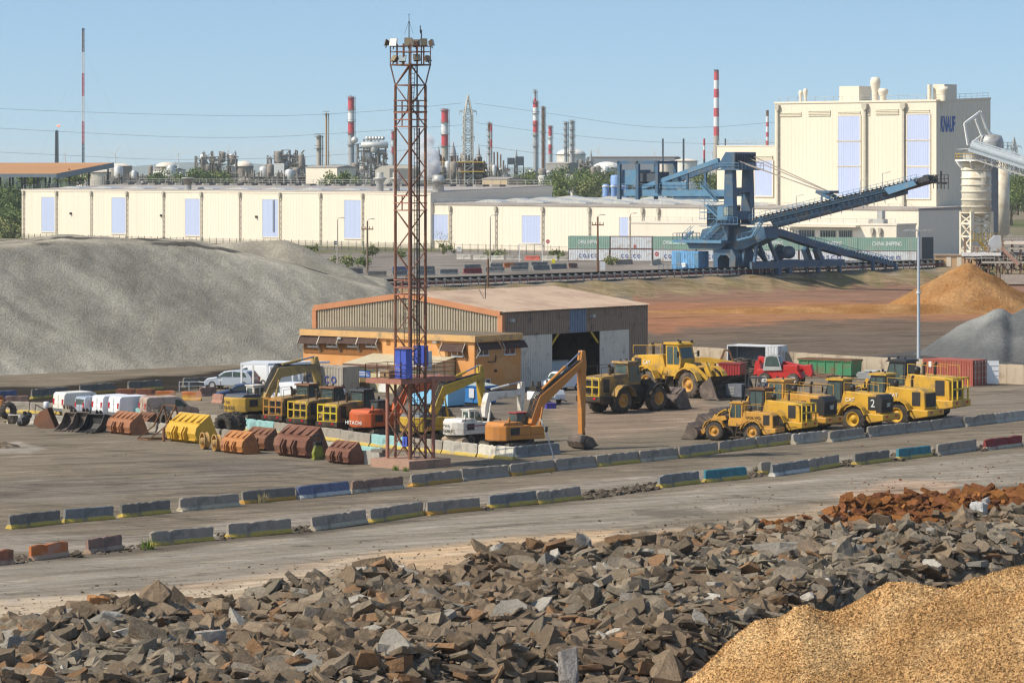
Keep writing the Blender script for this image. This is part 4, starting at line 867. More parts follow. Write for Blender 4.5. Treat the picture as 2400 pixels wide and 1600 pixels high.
# pylons and wires
def pylon(px, yt, Y, label, w0, arms, col, yb=470):
    k = Y/F; c = wp(px,yt,Y); h = c.z-TZ; t = T('pylon', label, 'pylon', (c.x,Y,TZ), R(12)); b = MB(); lattice(b,(0,0,0),w0*1.15,w0*.95,0,h*.84,20,.36); lattice(b,(0,0,0),w0*.95,.3,h*.84,h,5,.25); b.build('lattice', col, t)
    b = MB()
    for f, a in arms:
        for s_ in (-1,1): b.beam((0,0,h*f+1),(s_*a,0,h*f),.25); b.beam((0,0,h*f-.9),(s_*a,0,h*f),.25); b.beam((s_*a,0,h*f),(s_*a,0,h*f-1.6),.16)
    b.build('arm', col, t); return t
pylon(1097,224,1350,'broad pale lattice pylon standing in the middle of the refinery',3.2,((.87,3.4),(.66,2.6)),mat('pylon_pale',(.5,.47,.41),.6))
pylon(2377,322,2200,'slim grey pylon at the far right edge',3.0,((.85,5),(.7,4)),CGREY)
WIRE = mat('wire', (.12,.14,.16), .6)
for i, (pts, Y) in enumerate((([(-200,246),(200,263),(600,272),(860,262),(1082,242)],1350),([(-200,289),(150,309),(450,322),(700,318),(1085,293)],1350),([(-200,347),(150,364),(400,374),(700,368),(1088,342)],1350),([(1112,242),(1300,268),(1500,296),(1660,298),(1800,288),(2100,262)],1350),([(1116,288),(1300,313),(1500,331),(1690,337),(1830,334)],1350),([(1120,340),(1250,358),(1420,372),(1640,378)],1350))):
    b = MB(); P_ = []
    for k in range(41):
        f = k/40*(len(pts)-1); j = min(int(f),len(pts)-2); u = f-j
        q = [pts[max(0,j-1)],pts[j],pts[j+1],pts[min(len(pts)-1,j+2)]]
        cr = lambda n: .5*((2*q[1][n])+(-q[0][n]+q[2][n])*u+(2*q[0][n]-5*q[1][n]+4*q[2][n]-q[3][n])*u*u+(-q[0][n]+3*q[1][n]-3*q[2][n]+q[3][n])*u**3)
        P_.append(wp(cr(0),cr(1),Y))
    b.path(P_, .11); tag(b.build('power_line', WIRE), ['topmost','middle','lowest','topmost','middle','lowest'][i]+' power line sagging '+('left' if i < 3 else 'right')+' of the pale pylon', 'power line', 'power lines')
# open shed with orange roof
Y = 1080; k = Y/F; p = wp(230,381,Y); t = T('open_shed', 'open sided shed with a broad orange roof behind the left warehouse', 'shed', (p.x,Y,TZ)); zr = p.z-TZ
x0 = -(230+80)*k; x1 = -(230-146)*k; zf_ = wp(0,407,Y-60).z-TZ
b = MB(); b.add([(x0,40,zr),(0,40,zr),(x1+2,-30,zr-3.6),(x0,-30,zr-3.6),(x0,40,zr-.3),(0,40,zr-.3),(x1+2,-30,zr-3.9),(x0,-30,zr-3.9)],[(0,3,2,1),(4,5,6,7),(0,1,5,4),(1,2,6,5),(2,3,7,6),(3,0,4,7)]); b.build('roof', mat('orange_roof',(.46,.235,.10),.7,.06,.05), t)
b = MB(); b.bx(x0,x1+2.2,-30.4,-29.9,zr-4.6,zr-3.5); b.add([(x1+2,-30,zr-5.2),(.4,40,zr-1.6),(.4,40,zr+.1),(x1+2,-30,zr-3.5)],[(0,1,2,3)]); b.build('fascia', mat('slate_fascia',(.2,.23,.26),.6), t)
b = MB()
for q in range(9):
    x = x0+(x1-x0)*q/8; b.beam((x,-29,-1),(x,-29,zr-4),.55); b.beam((x+1,10,-1),(x+1,10,zr-2),.5)
    if q % 2: b.beam((x,-29,2),(x+4,-29,zr-4.4),.4)
for q in range(3): b.beam((x1+3+q*4.2,-6+q*16,-1),(x1+3+q*4.2,-6+q*16,zr-2),.5)
b.build('post', DARK, t)
# trees, bushes, far wood, hills
LEAF = [mat('leaf_mid',(.16,.205,.06),.8,.3,.3), mat('leaf_dark',(.09,.13,.045),.8,.3,.3), mat('leaf_pale',(.25,.25,.1),.8,.25,.3)]
BARK = mat('bark', (.11,.085,.06), .9, .2, 3)
def crown_mesh(rnd, r, h, n, ls, z0=0):
    """leaf-sized faces scattered through uneven clumps"""
    vs = []; fs = []; cl = [(Vector((rnd.gauss(0,.42)*r, rnd.gauss(0,.42)*r, z0+h*(.25+.7*rnd.random()*(1-.0))))) for _ in range(max(7,int(9+r)))]
    for q in range(n):
        c = rnd.choice(cl); rr = r*rnd.uniform(.22,.42); v = Vector((rnd.gauss(0,1),rnd.gauss(0,1),rnd.gauss(0,.8))); v = c+v.normalized()*rr*rnd.random()**.4
        if v.z < z0: v.z = z0+abs(v.z-z0)*.3
        a = Vector((rnd.gauss(0,1),rnd.gauss(0,1),rnd.gauss(0,.7))).normalized()*ls*rnd.uniform(.6,1.3); b_ = a.cross(Vector((rnd.gauss(0,1),rnd.gauss(0,1),rnd.gauss(0,1)))).normalized()*ls*rnd.uniform(.4,.9)
        k = len(vs); vs += [v-a, v+b_, v+a, v-b_]; fs.append((k,k+1,k+2,k+3))
    return vs, fs
def tree(x, y, z, r, h, label, m=0, n=900, ls=.35, name='tree', seed=None, group=None, trunk=True):
    rnd = random.Random(seed or int(x*131+y*7)); t = T(name, label, 'tree' if name == 'tree' else 'bush', (x,y,z), 0, group); b = MB(); vs, fs = crown_mesh(rnd, r, h, n, ls, h*.12)
    b.add(vs, fs); k = len(fs)
    b.m = [(0 if rnd.random() < .6 else (1 if rnd.random() < .7 else 2)) for _ in b.f]; o = [LEAF[m], LEAF[1], LEAF[2] if m != 2 else LEAF[0]]
    b.build('crown', o, t)
    if trunk:
        b = MB(); b.cyl((0,0,-.3),(0,0,h*.45),h*.035+.05,h*.02,6)
        for q in range(5): a = rnd.uniform(0,6.28); b.cyl((0,0,h*(.2+.05*q)),(math.cos(a)*r*.5,math.sin(a)*r*.5,h*(.5+.08*q)),h*.016,.03,5)
        b.build('trunk', BARK, t)
    return t
TL = [(8,452,1050,9,12,0,'leafy tree at the left edge under the orange roofed shed'),(28,462,1000,8,11,1,'dark tree left of the long warehouse end'),(5,498,980,9,10,0,'big green bush mass at the left edge halfway down'),(32,512,960,7,9,0,'green tree touching the warehouse corner'),(10,532,945,8,6,2,'yellowish shrub low at the left edge'),(40,540,942,4.5,5,2,'small pale shrub by the warehouse corner'),
      (446,408,1220,8,9,0,'green tree before the rusty pipe maze'),(478,413,1200,7,7,1,'darker bush right of the green tree by the pipe maze'),(520,414,1210,8,7,0,'round bush before the brown dome tank'),(370,412,1200,5,7,1,'dark pointed tree before the white box plant'),(70,408,1150,6,8,0,'tree under the orange roof, seen between its posts'),(165,406,1180,6,8,0,'tree right of the orange roof posts'),(800,414,1120,6,6,0,'bush behind the mushroom roof vents'),
      (1310,407,1180,8,11,1,'dark tree in the gap behind the lower warehouse'),(1345,414,1150,8,9,0,'mid green tree in the gap behind the lower warehouse'),(1375,410,1200,8,10,0,'tall pale tree in the gap before the dome tank'),(1407,411,1160,8,10,1,'dark round tree left of the blue silos'),(1332,436,1050,8,6,0,'low green bush under the trees in the gap'),(1380,436,1050,7,6,2,'pale low bush under the trees in the gap'),(1240,417,1200,7,6,0,'bush left of the small white tank'),(1660,405,1200,8,9,0,'tree seen below the stacker backstays'),
      (2385,413,1250,10,14,0,'green tree at the right edge behind the slim silo'),(2370,428,1150,8,9,1,'darker tree low at the right edge'),(2408,425,1100,9,9,0,'tree cut by the right edge of the frame')]
for i, (px, yt, Y, r, h, m, lab) in enumerate(TL):
    p = wp(px, yt, Y); hh = max(h, p.z-TZ if p.z-TZ < 16 else h); tree(p.x, Y, p.z-hh, r, hh, lab, m, 2600, .36, seed=i+40, group='trees around the plant')
# hills and far wood
b = MB(); n = 160
for j, (Y, base, amp) in enumerate(((15500,17,13),)):
    vs = []
    for i in range(n+1):
        x = -4200+8400*i/n; h = amp*(1+1.1*fbm(x*.0012,3.1))+12*ss(600,-200,x); vs += [(x,Y-600,-8),(x,Y,max(4,h)*1.45),(x,Y+2600,-8)]
    b.add(vs, [(3*i+k,3*i+3+k,3*i+4+k,3*i+1+k) for i in range(n) for k in (0,1)], True)
tag(b.build('hills', heap_mat('far_wood', False, (.05,.065,.035), .02, .05, .4)), kind='structure')
b = MB(); rnd = random.Random(5); vs = []; fs = []
for q in range(26000):
    Y = 1500+3600*rnd.random()**1.3; px = rnd.uniform(-150,2550); x = (px-CX)/F*Y; h = 3+6*ss(-.2,.4,fbm(x*.012,Y*.006,7)); v = Vector((x,Y,TZ+rnd.random()*h)); a = Vector((rnd.gauss(0,1),rnd.gauss(0,.5),rnd.gauss(0,.6))).normalized()*Y*.0009; c_ = Vector((rnd.gauss(0,.3),rnd.gauss(0,.3),1)).normalized()*Y*.0007
    k = len(vs); vs += [v-a,v-c_,v+a,v+c_]; fs.append((k,k+1,k+2,k+3))
b.add(vs, fs); tag(b.build('far_scrub', LEAF[1]), kind='stuff')
# steam
c = wp(1009,412,824); t = T('steam_plume','white steam drifting up from the roof stack behind the rusty tower','steam',c); t['kind'] = 'stuff'
b = MB(); kk = 824/F; rn = random.Random(3)
for (dx,dy,r) in ((-3,-6,17),(0,-22,27),(-8,-40,30),(-18,-58,27),(-14,-80,24),(-26,-100,20)):
    b.ico((dx*kk,1.5,-dy*kk), r*kk, 3, (1,.8,.95))
sm = bpy.data.materials.new('steam'); sm.use_nodes = True; n_ = sm.node_tree.nodes; l_ = sm.node_tree.links; n_.remove(n_['Principled BSDF'])
pv = n_.new('ShaderNodeVolumePrincipled'); pv.inputs['Color'].default_value = (.95,.95,.97,1); l_.new(pv.outputs[0], n_['Material Output'].inputs['Volume'])
tc = n_.new('ShaderNodeTexCoord'); nz = n_.new('ShaderNodeTexNoise'); nz.inputs['Scale'].default_value = .4; nz.inputs['Detail'].default_value = 4; l_.new(tc.outputs['Object'], nz.inputs['Vector'])
mr = n_.new('ShaderNodeMapRange'); mr.inputs[1].default_value = .36; mr.inputs[2].default_value = .66; mr.inputs[3].default_value = 0; mr.inputs[4].default_value = 3.5; l_.new(nz.outputs['Fac'], mr.inputs[0])
sp = n_.new('ShaderNodeSeparateXYZ'); l_.new(tc.outputs['Object'], sp.inputs[0]); m2 = n_.new('ShaderNodeMapRange'); m2.inputs[1].default_value = 0; m2.inputs[2].default_value = 11; m2.inputs[3].default_value = 1; m2.inputs[4].default_value = .18; l_.new(sp.outputs[2], m2.inputs[0])
mu = n_.new('ShaderNodeMath'); mu.operation = 'MULTIPLY'; l_.new(mr.outputs[0], mu.inputs[0]); l_.new(m2.outputs[0], mu.inputs[1]); l_.new(mu.outputs[0], pv.inputs['Density'])
b.build('vapour', sm, t)
# ---------------------------------------------------------------- conveyor, blue stacker, containers, terrace yard
FB = Face(BK0, BD)
BLU = mat('stacker_blue', (.046,.108,.185), .5, .1, .5, dirt=(.12,.12,.11), amt=.3, dsc=.5); BLU2 = mat('stacker_light_blue', (.09,.21,.33), .5, .1, .5, dirt=(.2,.22,.22), amt=.25); BELT = mat('belt_black', (.022,.022,.024), .8, .2); MAROON = mat('maroon_steel', (.13,.02,.025), .6, .2, .5)
x0 = FB.t(960); x1 = FB.t(2216); o = FB.A
cv = T('belt_conveyor', 'long ground conveyor with black belt and maroon stringers along the earth bank', 'conveyor', (o.x,o.y,TZ), ang(BD))
b = MB(); b.bx(x0-40,x1,-.1,.15,.35,.65); b.bx(x0-40,x1,1.25,1.5,.35,.65); b.build('stringer', MAROON, cv)
b = MB(); b.prism([(-.05,1.35),(.35,1.02),(1.05,1.02),(1.45,1.35),(1.45,1.41),(1.05,1.08),(.35,1.08),(-.05,1.41)], x0-40, x1, 'x'); b.prism([(.1,.75),(1.3,.75),(1.3,.8),(.1,.8)], x0-40, x1, 'x'); b.build('belt', BELT, cv)
n = 74; idm = MB(); idm.path([(0,-.12,0),(0,-.02,1.3),(0,.35,.95),(0,1.05,.95),(0,1.45,1.3),(0,1.5,0)], .13); idm.path([(.5,-.14,.95),(0,-.14,1.2),(-.5,-.14,.95)], .16); i0 = idm.build('idler', GALV, cv); i0.location = (x0,0,0)
for k in range(1, n): c = i0.copy(); S.collection.objects.link(c); c.parent = cv; c.location = (x0+(x1-x0)*k/n,0,0)
# --- stacker: local x along U2, y along V2
k0 = FB.t(1768); SC = FB.A+FB.d*k0+V2*.7; FS = Face(SC, U2); zs = TZ
st = T('stacker', 'big blue stacker with a long raised boom over the ground conveyor', 'stacker', (SC.x,SC.y,TZ), ang(U2))
def q4(x, y): px, py = 1580+x/3.675, 340+y/3.675; return FS.t(px), FS.z(px,py)-zs
def q3(x, y): px, py = 1400+x/3.92, 140+y/3.92; return FS.t(px), FS.z(px,py)-zs
def sp(name, poly, y0, y1, m=BLU, q=q4): return MB().prism([q(*p) for p in poly], y0, y1).build(name, m, st)
def offx(y, X):  # sideways shift of a point y metres behind the centre plane so its pixel stays the same
    return 0
HD = 3.0
# mast: two legs and head
for y0, y1 in ((-3.4,-2.1),(2.1,3.4)):
    a = q4(490,205); lw = .82
    xm, zt_ = q4(560,205); zb_ = q4(560,690)[1]; zm = q4(560,330)[1]
    MB().prism([(xm-lw,zt_),(xm+lw,zt_),(xm+lw*1.12,zm),(xm+lw*1.35,zb_),(xm-lw*1.35,zb_),(xm-lw*1.12,zm)], y0, y1).build('mast_leg', BLU, st)
xm, zt_ = q4(570,205); zh = q4(570,62)[1]
MB().prism([(xm-2.0,zt_),(xm+1.1,zt_),(xm+1.1,zh),(xm-.9,zh),(xm-2.0,zh-1.6)], -3.4, 3.4).build('mast_head', BLU, st)
b = MB()
for k in range(9): b.bx(xm+1.11,xm+1.2,-2.9+k*.7,-2.55+k*.7,zh-1.9,zh-.4)
b.build('head_vent', DARK, st); b = MB()
z = q4(0,385)[1]; MB().bx(xm-.7,xm+.7,-2.1,2.1,z-.45,z+.45).build('cross_beam', BLU, st); z = q4(0,600)[1]; MB().bx(xm-.7,xm+.7,-2.1,2.1,z-.8,z+.8).build('cross_beam', BLU, st)
b = MB(); b.bx(xm-2.6,xm+2.4,-4.0,4.0,zt_-.25,zt_); b.build('head_platform', BLU, st)
railing(st, [(xm-2.6,-4,zt_),(xm+2.4,-4,zt_),(xm+2.4,4,zt_)], 1.1, 1.2, .07, BLU2)
# tail
zb0 = q3(600,1225)[1]; xt0 = q3(290,1200)[0]; xt1 = q3(1100,1200)[0]
for y in (-2.6, 2.0):
    MB().bx(xt0,xm-1,y,y+.6,zb0-.55,zb0+.65).build('tail_girder', BLU2 if y < 0 else BLU, st)
    pa = q3(1185,925); pb = q3(470,1180); MB().beam((pa[0],y+.3,pa[1]),(pb[0],y+.3,pb[1]),.75,.8).build('backstay', BLU2 if y < 0 else BLU, st)
b = MB()
for xx in (895,1062): a = q3(xx,1040); b.beam((a[0],-2.3,a[1]),(a[0],-2.3,zb0),.4)
b.build('hanger', BLU, st)
zt3 = q3(500,930)[1]
b = MB()
for xx in (292,462,640):
    a = q3(xx,0)[0]
    for y in (-3,2.6): b.bx(a-.3,a+.3,y-.3,y+.3,zb0-1.2 if xx < 600 else zb0,zt3)
    b.bx(a-.3,a+.3,-3,2.6,zt3-.5,zt3)
for y in (-3,2.6): b.bx(q3(280,0)[0],q3(650,0)[0],y-.3,y+.3,zt3-.55,zt3)
b.build('tail_frame', BLU, st)
MB().bx(q3(298,0)[0],q3(298,0)[0]+3.2,-2.4,2.2,q3(0,1148)[1],q3(0,1012)[1]).build('counterweight_box', BLU2, st)
MB().bx(q3(430,0)[0],q3(600,0)[0],-1.8,2.0,q3(0,1120)[1],q3(0,1030)[1]).build('winch_house', NAVY, st)
MB().bx(q3(675,0)[0],q3(895,0)[0],-2.7,-2.4,q3(0,1185)[1],q3(0,1120)[1]).build('side_screen', BLU2, st)
b = MB(); b.bx(q3(380,0)[0],q3(660,0)[0],-2.4,1.6,zb0+.66,zb0+.85)
rn = random.Random(4)
for k in range(14): x = rn.uniform(q3(380,0)[0],q3(660,0)[0]); b.cyl((x,-2.2,zb0+.8),(x,-1.6,zb0+.8+rn.uniform(.5,1.3)),rn.uniform(.2,.45),n=8)
b.build('winch', NAVY, st)
railing(st, [(xt0,-3,zb0+.7),(xt1,-3,zb0+.7)], 1.0, 1.5, .06, BLU2); MB().bx(q3(770,0)[0],q3(1130,0)[0],-2.4,1.4,q3(0,1275)[1],q3(0,1250)[1]).build('under_walkway', BLU, st)
# body and slewing deck
b = MB(); xa, za = q4(450,520); b.bx(xa-2.8,xa+1.6,-2.2,2.2,q4(0,690)[1],za); b.build('machinery_house', NAVY, st)
b = MB()
for zz_, w_ in ((480,2.4),(570,2.9),(625,3.3),(690,3.2)):
    z = q4(0,zz_)[1]; b.bx(xa-2.2-w_*.5,xa+1,-3.3,-2.2,z-.12,z)
b.build('landing', BLU2, st)
for zz_ in (480,570,625): z = q4(0,zz_)[1]; railing(st, [(xa-3.6,-3.3,z),(xa+.6,-3.3,z)], 1.0, 1.0, .06, BLU2)
def stair(pts, y, w=.9, m=BLU2):
    b = MB()
    for p, q in zip(pts, pts[1:]):
        p = Vector((p[0],y,p[1])); q = Vector((q[0],y,q[1]))
        for s_ in (0, w): b.beam(p+Vector((0,s_,0)), q+Vector((0,s_,0)), .1, .3); b.beam(p+Vector((0,s_,1)), q+Vector((0,s_,1)), .07)
        n = max(2,int((q-p).length/.4))
        for k in range(n): c = p.lerp(q,(k+.5)/n); b.bx(c.x-.14,c.x+.14,y,y+w,c.z-.03,c.z+.03)
        for k in range(4):
            c = p.lerp(q,k/3)
            b.beam(c, c+Vector((0,0,1)), .06)
    b.build('stair', m, st)
stair([q4(345,345), q4(470,480)], -4.3); stair([q4(375,510), q4(490,620)], -4.2); stair([q4(360,810), q4(490,680)], -4.6); stair([q4(195,810), q4(270,740)], -4.6); stair([q4(770,790), q4(850,660)], -4.0); stair([q4(650,815), q4(770,785)], -4.0)
zd = q4(0,815)[1]; xd0 = q4(125,0)[0]; xd1 = q4(540,0)[0]
b = MB(); b.bx(xd0,xd1,-4.9,3.4,zd-.4,zd+.15); b.build('deck', BLU2, st); railing(st, [(xd0,3.4,zd+.1),(xd0,-4.9,zd+.1),(xd1,-4.9,zd+.1)], 1.2, 1.1, .07, BLU)
b = MB(); z1 = q4(0,690)[1]; b.prism([(q4(300,0)[0],zd),(q4(330,0)[0],q4(0,720)[1]),(q4(440,0)[0],z1),(q4(560,0)[0],z1),(q4(545,0)[0],zd)], -3.2, 2.4); b.build('pivot_body', BLU, st)
z2 = q4(0,885)[1]; b = MB(); b.prism([(q4(205,0)[0],zd-.4),(q4(545,0)[0],zd-.4),(q4(500,0)[0],z2),(q4(230,0)[0],z2)], -3.6, 3.2); b.build('slew_ring_housing', BLU, st)
MB().prism([(q4(545,0)[0],zd+2.4),(q4(820,0)[0],q4(0,690)[1]),(q4(840,0)[0],q4(0,790)[1]),(q4(640,0)[0],z2),(q4(500,0)[0],z2)], -1.8, 2.2).build('chute_body', BLU, st)
# gantry base with an opening
z3 = q4(0,1090)[1]; b = MB()
b.prism([q4(430,895),q4(590,895),q4(622,960),q4(615,1085),q4(565,1085),q4(570,975),q4(545,945),q4(490,945),q4(468,975),q4(470,1085),q4(430,1085)], -3.4, 3.0); b.build('gantry', BLU, st)
b = MB(); b.prism([q4(155,1110),q4(225,1075),q4(440,1075),q4(440,1125),q4(250,1125)], -2.8, 2.4); b.prism([q4(600,1085),q4(640,1085),q4(700,1110),q4(690,1130),q4(450,1130),q4(450,1085)], -2.8, 2.4); b.build('sill_beam', BLU, st)
for k in range(6):
    a = 345+k*58; b = MB(); xw = q4(a,0)[0]; zw = .1
    for y in (-3.2,2.4):
        b.bx(xw,xw+1.1,y,y+.6,.25,1.15); b.cyl((xw+.3,y-.1,.33),(xw+.3,y+.7,.33),.33,n=12); b.cyl((xw+.85,y-.1,.33),(xw+.85,y+.7,.33),.33,n=12)
    b.build('wheel_bogie', BLU, st)
# electrical house, its front along U2
eh0 = FS.t(1608.6); eh1 = FS.t(1671); zt4, zb4 = q4(0,905)[1], q4(0,1072)[1]; yo = -4.6
b = MB(); b.bx(eh0,eh1,yo,yo+3.2,zb4,zt4); b.corr((eh0,yo-.01),(eh1,yo-.01),zb4+.1,zt4-.1,.55,.06); b.corr((eh1+.01,yo),(eh1+.01,yo+3.2),zb4+.1,zt4-.1,.5,.06); b.build('electrical_house', mat('house_blue',(.13,.32,.56),.5,.08,.6,dirt=(.12,.2,.3),amt=.25), st)
for a in (145,300): MB().bx(FS.t(1580+a/3.675),FS.t(1580+(a+38)/3.675),yo-.12,yo-.08,zb4+.6,zt4-.3).build('house_door', BLU2, st)
a = FS.t(1580+205/3.675); MB().bx(a,a+.9,yo-.6,yo-.1,zb4+.7,zb4+1.4).build('air_conditioner', WHITE, st)
b = MB(); b.bx(eh0-2,eh1+.2,yo-1.2,yo,zb4-.15,zb4); b.build('house_walkway', BLU2, st); railing(st, [(eh0-2,yo-1.2,zb4),(eh1+.2,yo-1.2,zb4)], 1.1, 1, .06, BLU)
# operator cab
c0, c1 = q4(515,0)[0], q4(655,0)[0]; zc0, zc1 = q4(0,640)[1], q4(0,518)[1]
cb = MB().bx(c0,c1-1.4,-5.2,-3.4,zc0,zc1).build('operator_cab', BLU2, st); b = MB(); b.bx(c0+1.4,c1-1.3,-5.26,-5.21,zc0+.9,zc1-.2); b.bx(c1-1.39,c1-1.33,-5.1,-3.5,zc0+.9,zc1-.2); b.build('glass', mat('cab_glass',(.33,.36,.3),.12,.3,1.2,spec=.7), cb); b = MB()
for q_ in range(4): xx = c0+1.35+(c1-c0-2.6)*q_/3; b.bx(xx,xx+.07,-5.3,-5.22,zc0+.8,zc1-.1)
b.build('cab_frame', BLU, cb)
b = MB(); zz_ = q4(0,665)[1]; b.bx(c0-.3,q4(700,0)[0],-5.6,-2,zz_-.2,zz_); b.build('cab_platform', BLU, st); railing(st, [(c0+.2,-5.6,zz_),(q4(700,0)[0],-5.6,zz_)], 1.15, 1, .06, BLU2)
# boom
ba = Vector((q4(700,655)[0],0,q4(700,655)[1])); bt = Vector((q4(2140,310)[0],0,q4(2140,310)[1])); bd = (bt-ba); bu = bd.normalized(); bn = Vector((-bu.z,0,bu.x)); L = bd.length
b = MB(); w_ = 1.3
for s_ in (-w_,w_): b.beam(ba+Vector((0,s_,0))-bn*.2, bt+Vector((0,s_,0))-bn*.2, .3, .55)
b.build('boom_chord', BLU2, st)
b = MB(); b.cyl(ba+bu*4-bn*1.35, ba+bu*(L*.9)-bn*1.1, .78, .55, 14); b.build('boom_tube', BLU, st)
b = MB(); n = 24
for k in range(n):
    p = ba+bu*(4+k*(L*.88-4)/n)
    for s_ in (-w_,w_): b.beam(p+Vector((0,s_,0))-bn*.3, p+Vector((0,s_*.4,0))-bn*1.3, .2)
    b.beam(p+Vector((0,-w_,0))-bn*.3, p+Vector((0,w_,0))-bn*.3, .2)
    b.beam(p-bn*1.4+Vector((0,-.8,0)), p-bn*2.35+Vector((0,-.8,0)), .1) if k % 2 else None
b.build('boom_rib', BLU, st)
b = MB(); b.beam(ba+bn*.45, bt+bu*1.5+bn*.45, 1.5, .12); n = 40
b.build('boom_belt', BELT, st); b = MB()
for k in range(n): p = ba+bu*(k*L/n); b.path([p+Vector((0,-.95,0))+bn*.0,p+Vector((0,-.95,0))+bn*.75,p+Vector((0,-.5,0))+bn*.32,p+Vector((0,.5,0))+bn*.32,p+Vector((0,.95,0))+bn*.75], .11)
b.build('boom_idler', DARK, st)
b = MB()
for s_ in (-2.0,1.3): b.beam(ba+Vector((0,s_+.35,0)), bt+Vector((0,s_+.35,0)), .7, .08)
b.build('boom_walkway', BLU, st)
for s_ in (-2.0,2.0):
    b = MB(); n = 30
    for k in range(n+1): p = ba+bu*(k*L/n)+Vector((0,s_,0)); b.beam(p, p+Vector((0,0,1.15)), .06)
    for h in (.6,1.15): b.beam(ba+Vector((0,s_,h)), bt+Vector((0,s_,h)), .06)
    b.build('boom_railing', BLU2, st)
tp = bt+bu*1.2; MB().cyl(tp+Vector((0,-1,.1)), tp+Vector((0,1,.1)), .75, n=14).build('head_pulley', DARK, st)
b = MB()
for s_ in (-1.4,1.4): b.beam(bt-bu*6+Vector((0,s_,-.3)), bt+bu*2.2+Vector((0,s_,.1)), .25, 1.0)
b.beam(bt-bn*.9-bu*8, bt+bu*2.5-bn*.5, 2.2, .3); b.build('head_frame', mat('head_dark',(.05,.05,.055),.7,.3), st)
e0 = q4(2275,320); b = MB()
for a_, c_ in ((2265,255),(2300,262),(2335,262)):
    p = q4(a_,c_); b.beam((p[0],-1.2,p[1]),(p[0],-1.2,p[1]-2.4),.1); b.beam((p[0],1,p[1]),(p[0],1,p[1]-2.4),.1)
for c_ in (258,290,322):
    p = q4(2262,c_); r_ = q4(2338,c_)
    for y in (-1.2,1): b.beam((p[0],y,p[1]),(r_[0],y,r_[1]),.1)
p = q4(2140,320); r_ = q4(2340,330); b.beam((p[0],0,p[1]),(r_[0],0,r_[1]),.7,.3); p = q4(2298,225); b.beam((p[0],0,p[1]),(p[0],0,p[1]-2),.25); b.build('tip_cage', DARK, st)
b = MB(); p = q4(1870,385); r_ = q4(1905,425)
b.prism([q4(1870,370),q4(2120,305),q4(2150,345),q4(1910,425)], -2.4, -2.1); b.build('boom_side_box', BLU2, st)
# fore stays and their bridle
bp = Vector((q4(1290,410)[0],0,q4(1290,410)[1])); b = MB(); c1_ = ba+bu*((bp.x-ba.x)/bu.x)
for s_ in (-1.3,1.3): b.beam(bp+Vector((-.8,s_,.2)), bp+Vector((2.6,s_,-1.2)), .3, .5); b.beam(bp+Vector((.4,s_,0)), bp+Vector((.4,s_,-2.0)), .25); b.beam(bp+Vector((.6,s_,.0)), bp+Vector((3.4,s_,-1.6)), .25)
b.bx(bp.x-.8,bp.x+2.2,-1.5,1.5,bp.z-.1,bp.z+.35); b.build('stay_bridle', BLU, st)
for s_ in (-1.1,-.6,.6,1.1):
    MB().beam((xm+1.1,s_*2.2,zh-1.6+abs(s_)*.8-.8*(s_ < 0)), bp+Vector((.2,s_,.25)), .15).build('fore_stay', mat('stay_rope',(.3,.26,.22),.6), st)
for a_, c_ in ((1108,440),(1848,245),(1660,305),(730,545)):
    p = q4(a_,c_); zb_ = ba.z+(p[0]-ba.x)*bu.z/bu.x; MB().path([(p[0],-2,zb_),(p[0],-2,p[1]),(p[0]+1.6,-2,p[1]+.3)],.1).build('boom_lamp', GALV, st)
# tripper conveyor running down on to the ground belt
def qc(x, y, dy=0.): px, py = 1580+x/3.675, 340+y/3.675; t_ = FB.t(px); p = FB.A+FB.d*t_+Vector((-BD.y,BD.x))*.7; v = Vector((p.x-SC.x,p.y-SC.y)); return Vector((v.dot(U2), v.dot(V2), CH-(py-HZ)/F*p.y-zs))
pts = [qc(870,745), qc(960,770), qc(1200,850), qc(1500,935), qc(1890,1030)]
bl = Vector((BD.dot(U2), BD.dot(V2), 0)).normalized(); side = Vector((bl.y,-bl.x,0))
b = MB()
for s_ in (-1.0,1.0):
    for p, q_ in zip(pts, pts[1:]): b.beam(p+side*s_, q_+side*s_, .22, 1.15 if q_ is not pts[-1] else .7)
b.build('tripper_girder', BLU, st); b = MB()
for p, q_ in zip(pts, pts[1:]): b.beam(p+Vector((0,0,.65)), q_+Vector((0,0,.65)), 1.5, .1)
b.build('tripper_belt', BELT, st)
for s_ in (-1.1,1.1):
    b = MB()
    for p, q_ in zip(pts, pts[1:]):
        m_ = max(2,int((q_-p).length/.9))
        for k in range(m_): c = p.lerp(q_,k/m_); b.beam(c+side*s_+Vector((0,0,.2)), c+side*s_+Vector((0,0,1.25)), .1)
        b.beam(p+side*s_+Vector((0,0,1.2)), q_+side*s_+Vector((0,0,1.2)), .08)
    b.build('tripper_railing', BLU2, st)
def leg(a, c, w_, name='tripper_leg'):
    p, q_ = qc(*a), qc(*c)
    for s_ in (-1.3,1.3): MB().beam(p+side*s_, q_+side*s_, w_, w_).build(name, BLU, st)
leg((1200,890),(1240,1010),1.1); leg((790,820),(870,1010),.55); leg((690,840),(665,1040),.5); leg((870,1010),(875,1145),.9); leg((1395,1035),(1410,1125),.6); leg((1690,1000),(1690,1085),.55); leg((1890,1030),(1885,1105),.55); leg((960,1060),(965,1115),.9); leg((1215,1050),(1215,1095),.6)
b = MB(); p = qc(630,1035); q_ = qc(1430,1010)
for s_ in (-1.5,1.5): b.beam(p+side*s_, q_+side*s_, .5, 1.25)
b.build('base_girder', BLU, st)
b = MB(); p = qc(690,850); q_ = qc(820,1010); stair_pts = None; b.beam(p-side*0, q_-side*0, .9, .15); b.beam(p+side*.5+Vector((0,0,1)), q_+side*.5+Vector((0,0,1)), .08); b.build('access_ladder', BLU, st)
